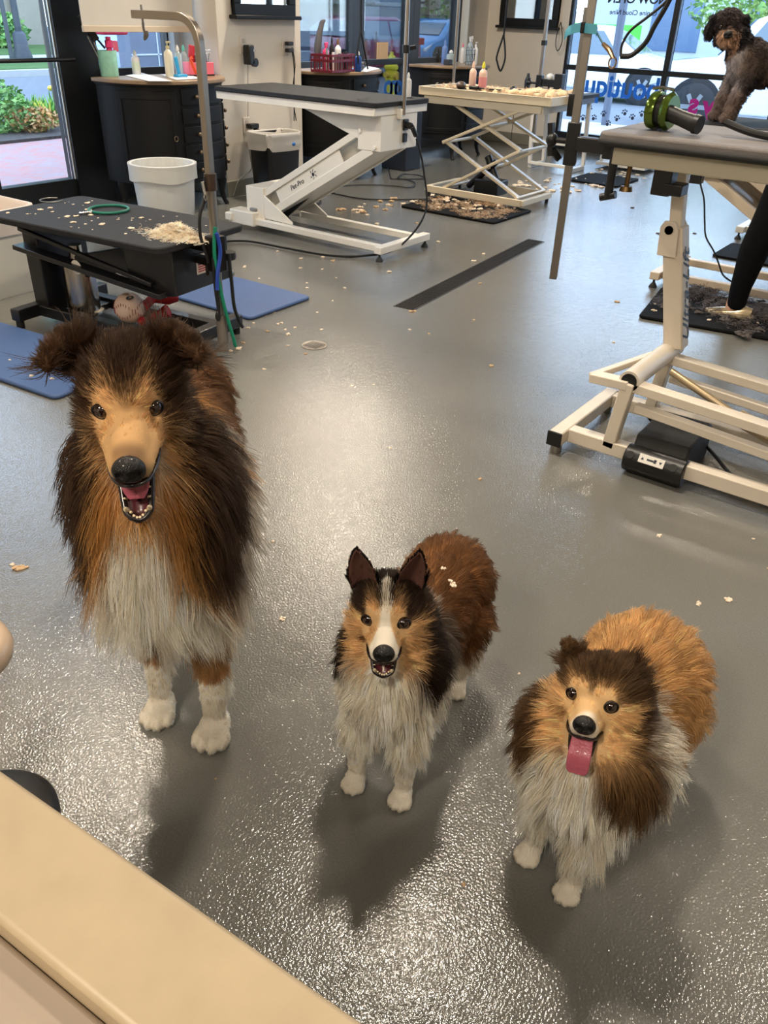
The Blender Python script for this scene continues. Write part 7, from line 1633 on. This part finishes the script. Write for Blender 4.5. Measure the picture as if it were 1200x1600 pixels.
# ---------------- grey curly dog on the table
def doodle():
    rig = DogRig(4.75, 1.335, 140, (.062, -.035, .412), 62, -4, 0, .95, oz=.861); S = .8
    pr = [('c', (.005, -.02, .375), .050, (-.045, 0, .29), .085), ('e', (-.08, 0, .26), (.10, .10, .12)), ('c', (-.08, 0, .255), .10, (-.42, 0, .28), .10), ('e', (-.44, 0, .26), (.10, .10, .11)), ('c', (-.52, 0, .32), .03, (-.55, 0, .42), .025)]
    for sg in (1, -1):
        pr += [('c', (-.06, .055 * sg, .22), .05, (-.015, .052 * sg, .10), .038), ('c', (-.015, .052 * sg, .10), .038, (-.0, .052 * sg, .03), .034), ('e', (.012, .052 * sg, .022), (.040, .034, .024)),
               ('c', (-.44, .06 * sg, .22), .065, (-.42, .06 * sg, .14), .045), ('c', (-.42, .06 * sg, .14), .035, (-.49, .06 * sg, .08), .028), ('c', (-.49, .06 * sg, .08), .03, (-.48, .06 * sg, .025), .028), ('e', (-.47, .06 * sg, .022), (.036, .03, .022))]
    hpz = [('e', (-.045, 0, .018), (.072, .068, .066)), ('c', (.0, 0, -.028), .040, (.045, 0, -.035), .036), ('e', (-.02, 0, -.045), (.05, .05, .035))]
    for sg in (1, -1): hpz += [('e', (-.045, .078 * sg, .0), (.034, .020, .052), (.15 * sg, 0, 0)), ('e', (-.045, .070 * sg, .03), (.03, .02, .03))]
    def coat(X, N, h, hn):
        n = len(X); hm = 1 - sstep(.11, .15, np.linalg.norm(h - np.array([-.02, 0, -.01]), axis=1)); ay = np.abs(h[:, 1]); nz = N3(X, 28, 4.)
        col = np.tile(C3(78, 66, 60), (n, 1)); col = mixc(col, np.tile(C3(36, 33, 36), (n, 1)), np.clip(nz + .3, 0, 1)); col = mixc(col, np.tile(C3(132, 112, 96), (n, 1)), np.clip(N3(X, 36, 8.) - .25, 0, 1))
        ch = sstep(-.06, .0, X[:, 0]) * (1 - hm) * sstep(.02, -.02, X[:, 1] - .03) * 0 + (1 - hm) * sstep(-.02, .03, X[:, 0]) * sstep(.10, .16, X[:, 2]); col = mixc(col, np.tile(C3(146, 140, 142), (n, 1)), ch * .85)
        hc = np.tile(C3(50, 42, 42), (n, 1)); mz = sstep(.015, .04, h[:, 0]) * sstep(.005, -.015, h[:, 2]); hc = mixc(hc, np.tile(C3(138, 110, 90), (n, 1)), mz); ear = (ay > .062); hc = np.where(ear[:, None], C3(26, 24, 26), hc)
        col = mixc(col, hc, hm); lg = 1 - sstep(.12, .16, X[:, 2]); col = mixc(col, np.tile(C3(98, 84, 78), (n, 1)), lg * .6)
        F = np.tile(np.array([-.5, 0, -.8]), (n, 1)); one = np.ones(n)
        col = np.clip(col * 1.7, 0, .8)
        return dict(len=.016 * one + .012 * hm, flow=F, lift=1.3 * one, grav=.3 * one, dens=1 + 1.5 * hm, clump=.75 * one, rad=.0011 * one, col=col, tip=col * 1.1, mess=2 * one)
    P = dict(label='grey brown curly-coated dog standing on the table at the right edge', coat=coat, keep=lambda X, h: np.ones(len(X), bool), eye=(.032, .012, .012), nose=(.082, -.020, .020), strands=26000, seed=12, voxel=.007, smooth=5, clump_n=16, curl=1.5, jit=.004)
    return build_dog(rig, pr, hpz, P)
doodle()

fur_pile('fur_heap', (HEAP_P.x, HEAP_P.y, .4990), 6500, (.032, .056, .01), .055, .022, 'heap of cream clippings at the near end of the low black table', 'fur heap', [(244, 226, 200), (232, 208, 178), (250, 236, 214)], 3)
_r = random.Random(9); _c = [(_r.uniform(-.20, .20), _r.choice([_r.uniform(-.53, .0), _r.uniform(-.53, -.15), _r.uniform(-.5, .53)]), .012) for _ in range(60)]
fur_pile('fur_litter', (6.15, 3.45, .784), 6000, (.022, .026, .014), .04, .026, 'loose blond hair strewn among the tools on the scissor lift table', 'fur litter', [(236, 214, 184), (214, 182, 144), (204, 160, 112)], 5, _c)
_r = random.Random(4); _c = [(_r.uniform(-.26, .24), _r.uniform(-.45, .35), .012) for _ in range(22)]
fur_pile('fur_litter', (4.44, .98, .017), 5200, (.05, .05, .016), .04, .035, 'grey hair strewn over the black mat by the silver shoe', 'fur litter', [(92, 84, 82), (66, 60, 60), (120, 110, 106)], 6, _c)
_r = random.Random(14); _c = [(_r.uniform(-.26, .26), _r.uniform(-.38, .38), .006) for _ in range(46)]
fur_pile('fur_litter', (5.64, 3.37, .017), 2600, (.028, .03, .010), .04, .026, 'tan and blond hair strewn over the black mat under the scissor lift table', 'fur litter', [(226, 204, 172), (190, 150, 108), (160, 120, 84)], 15, _c)
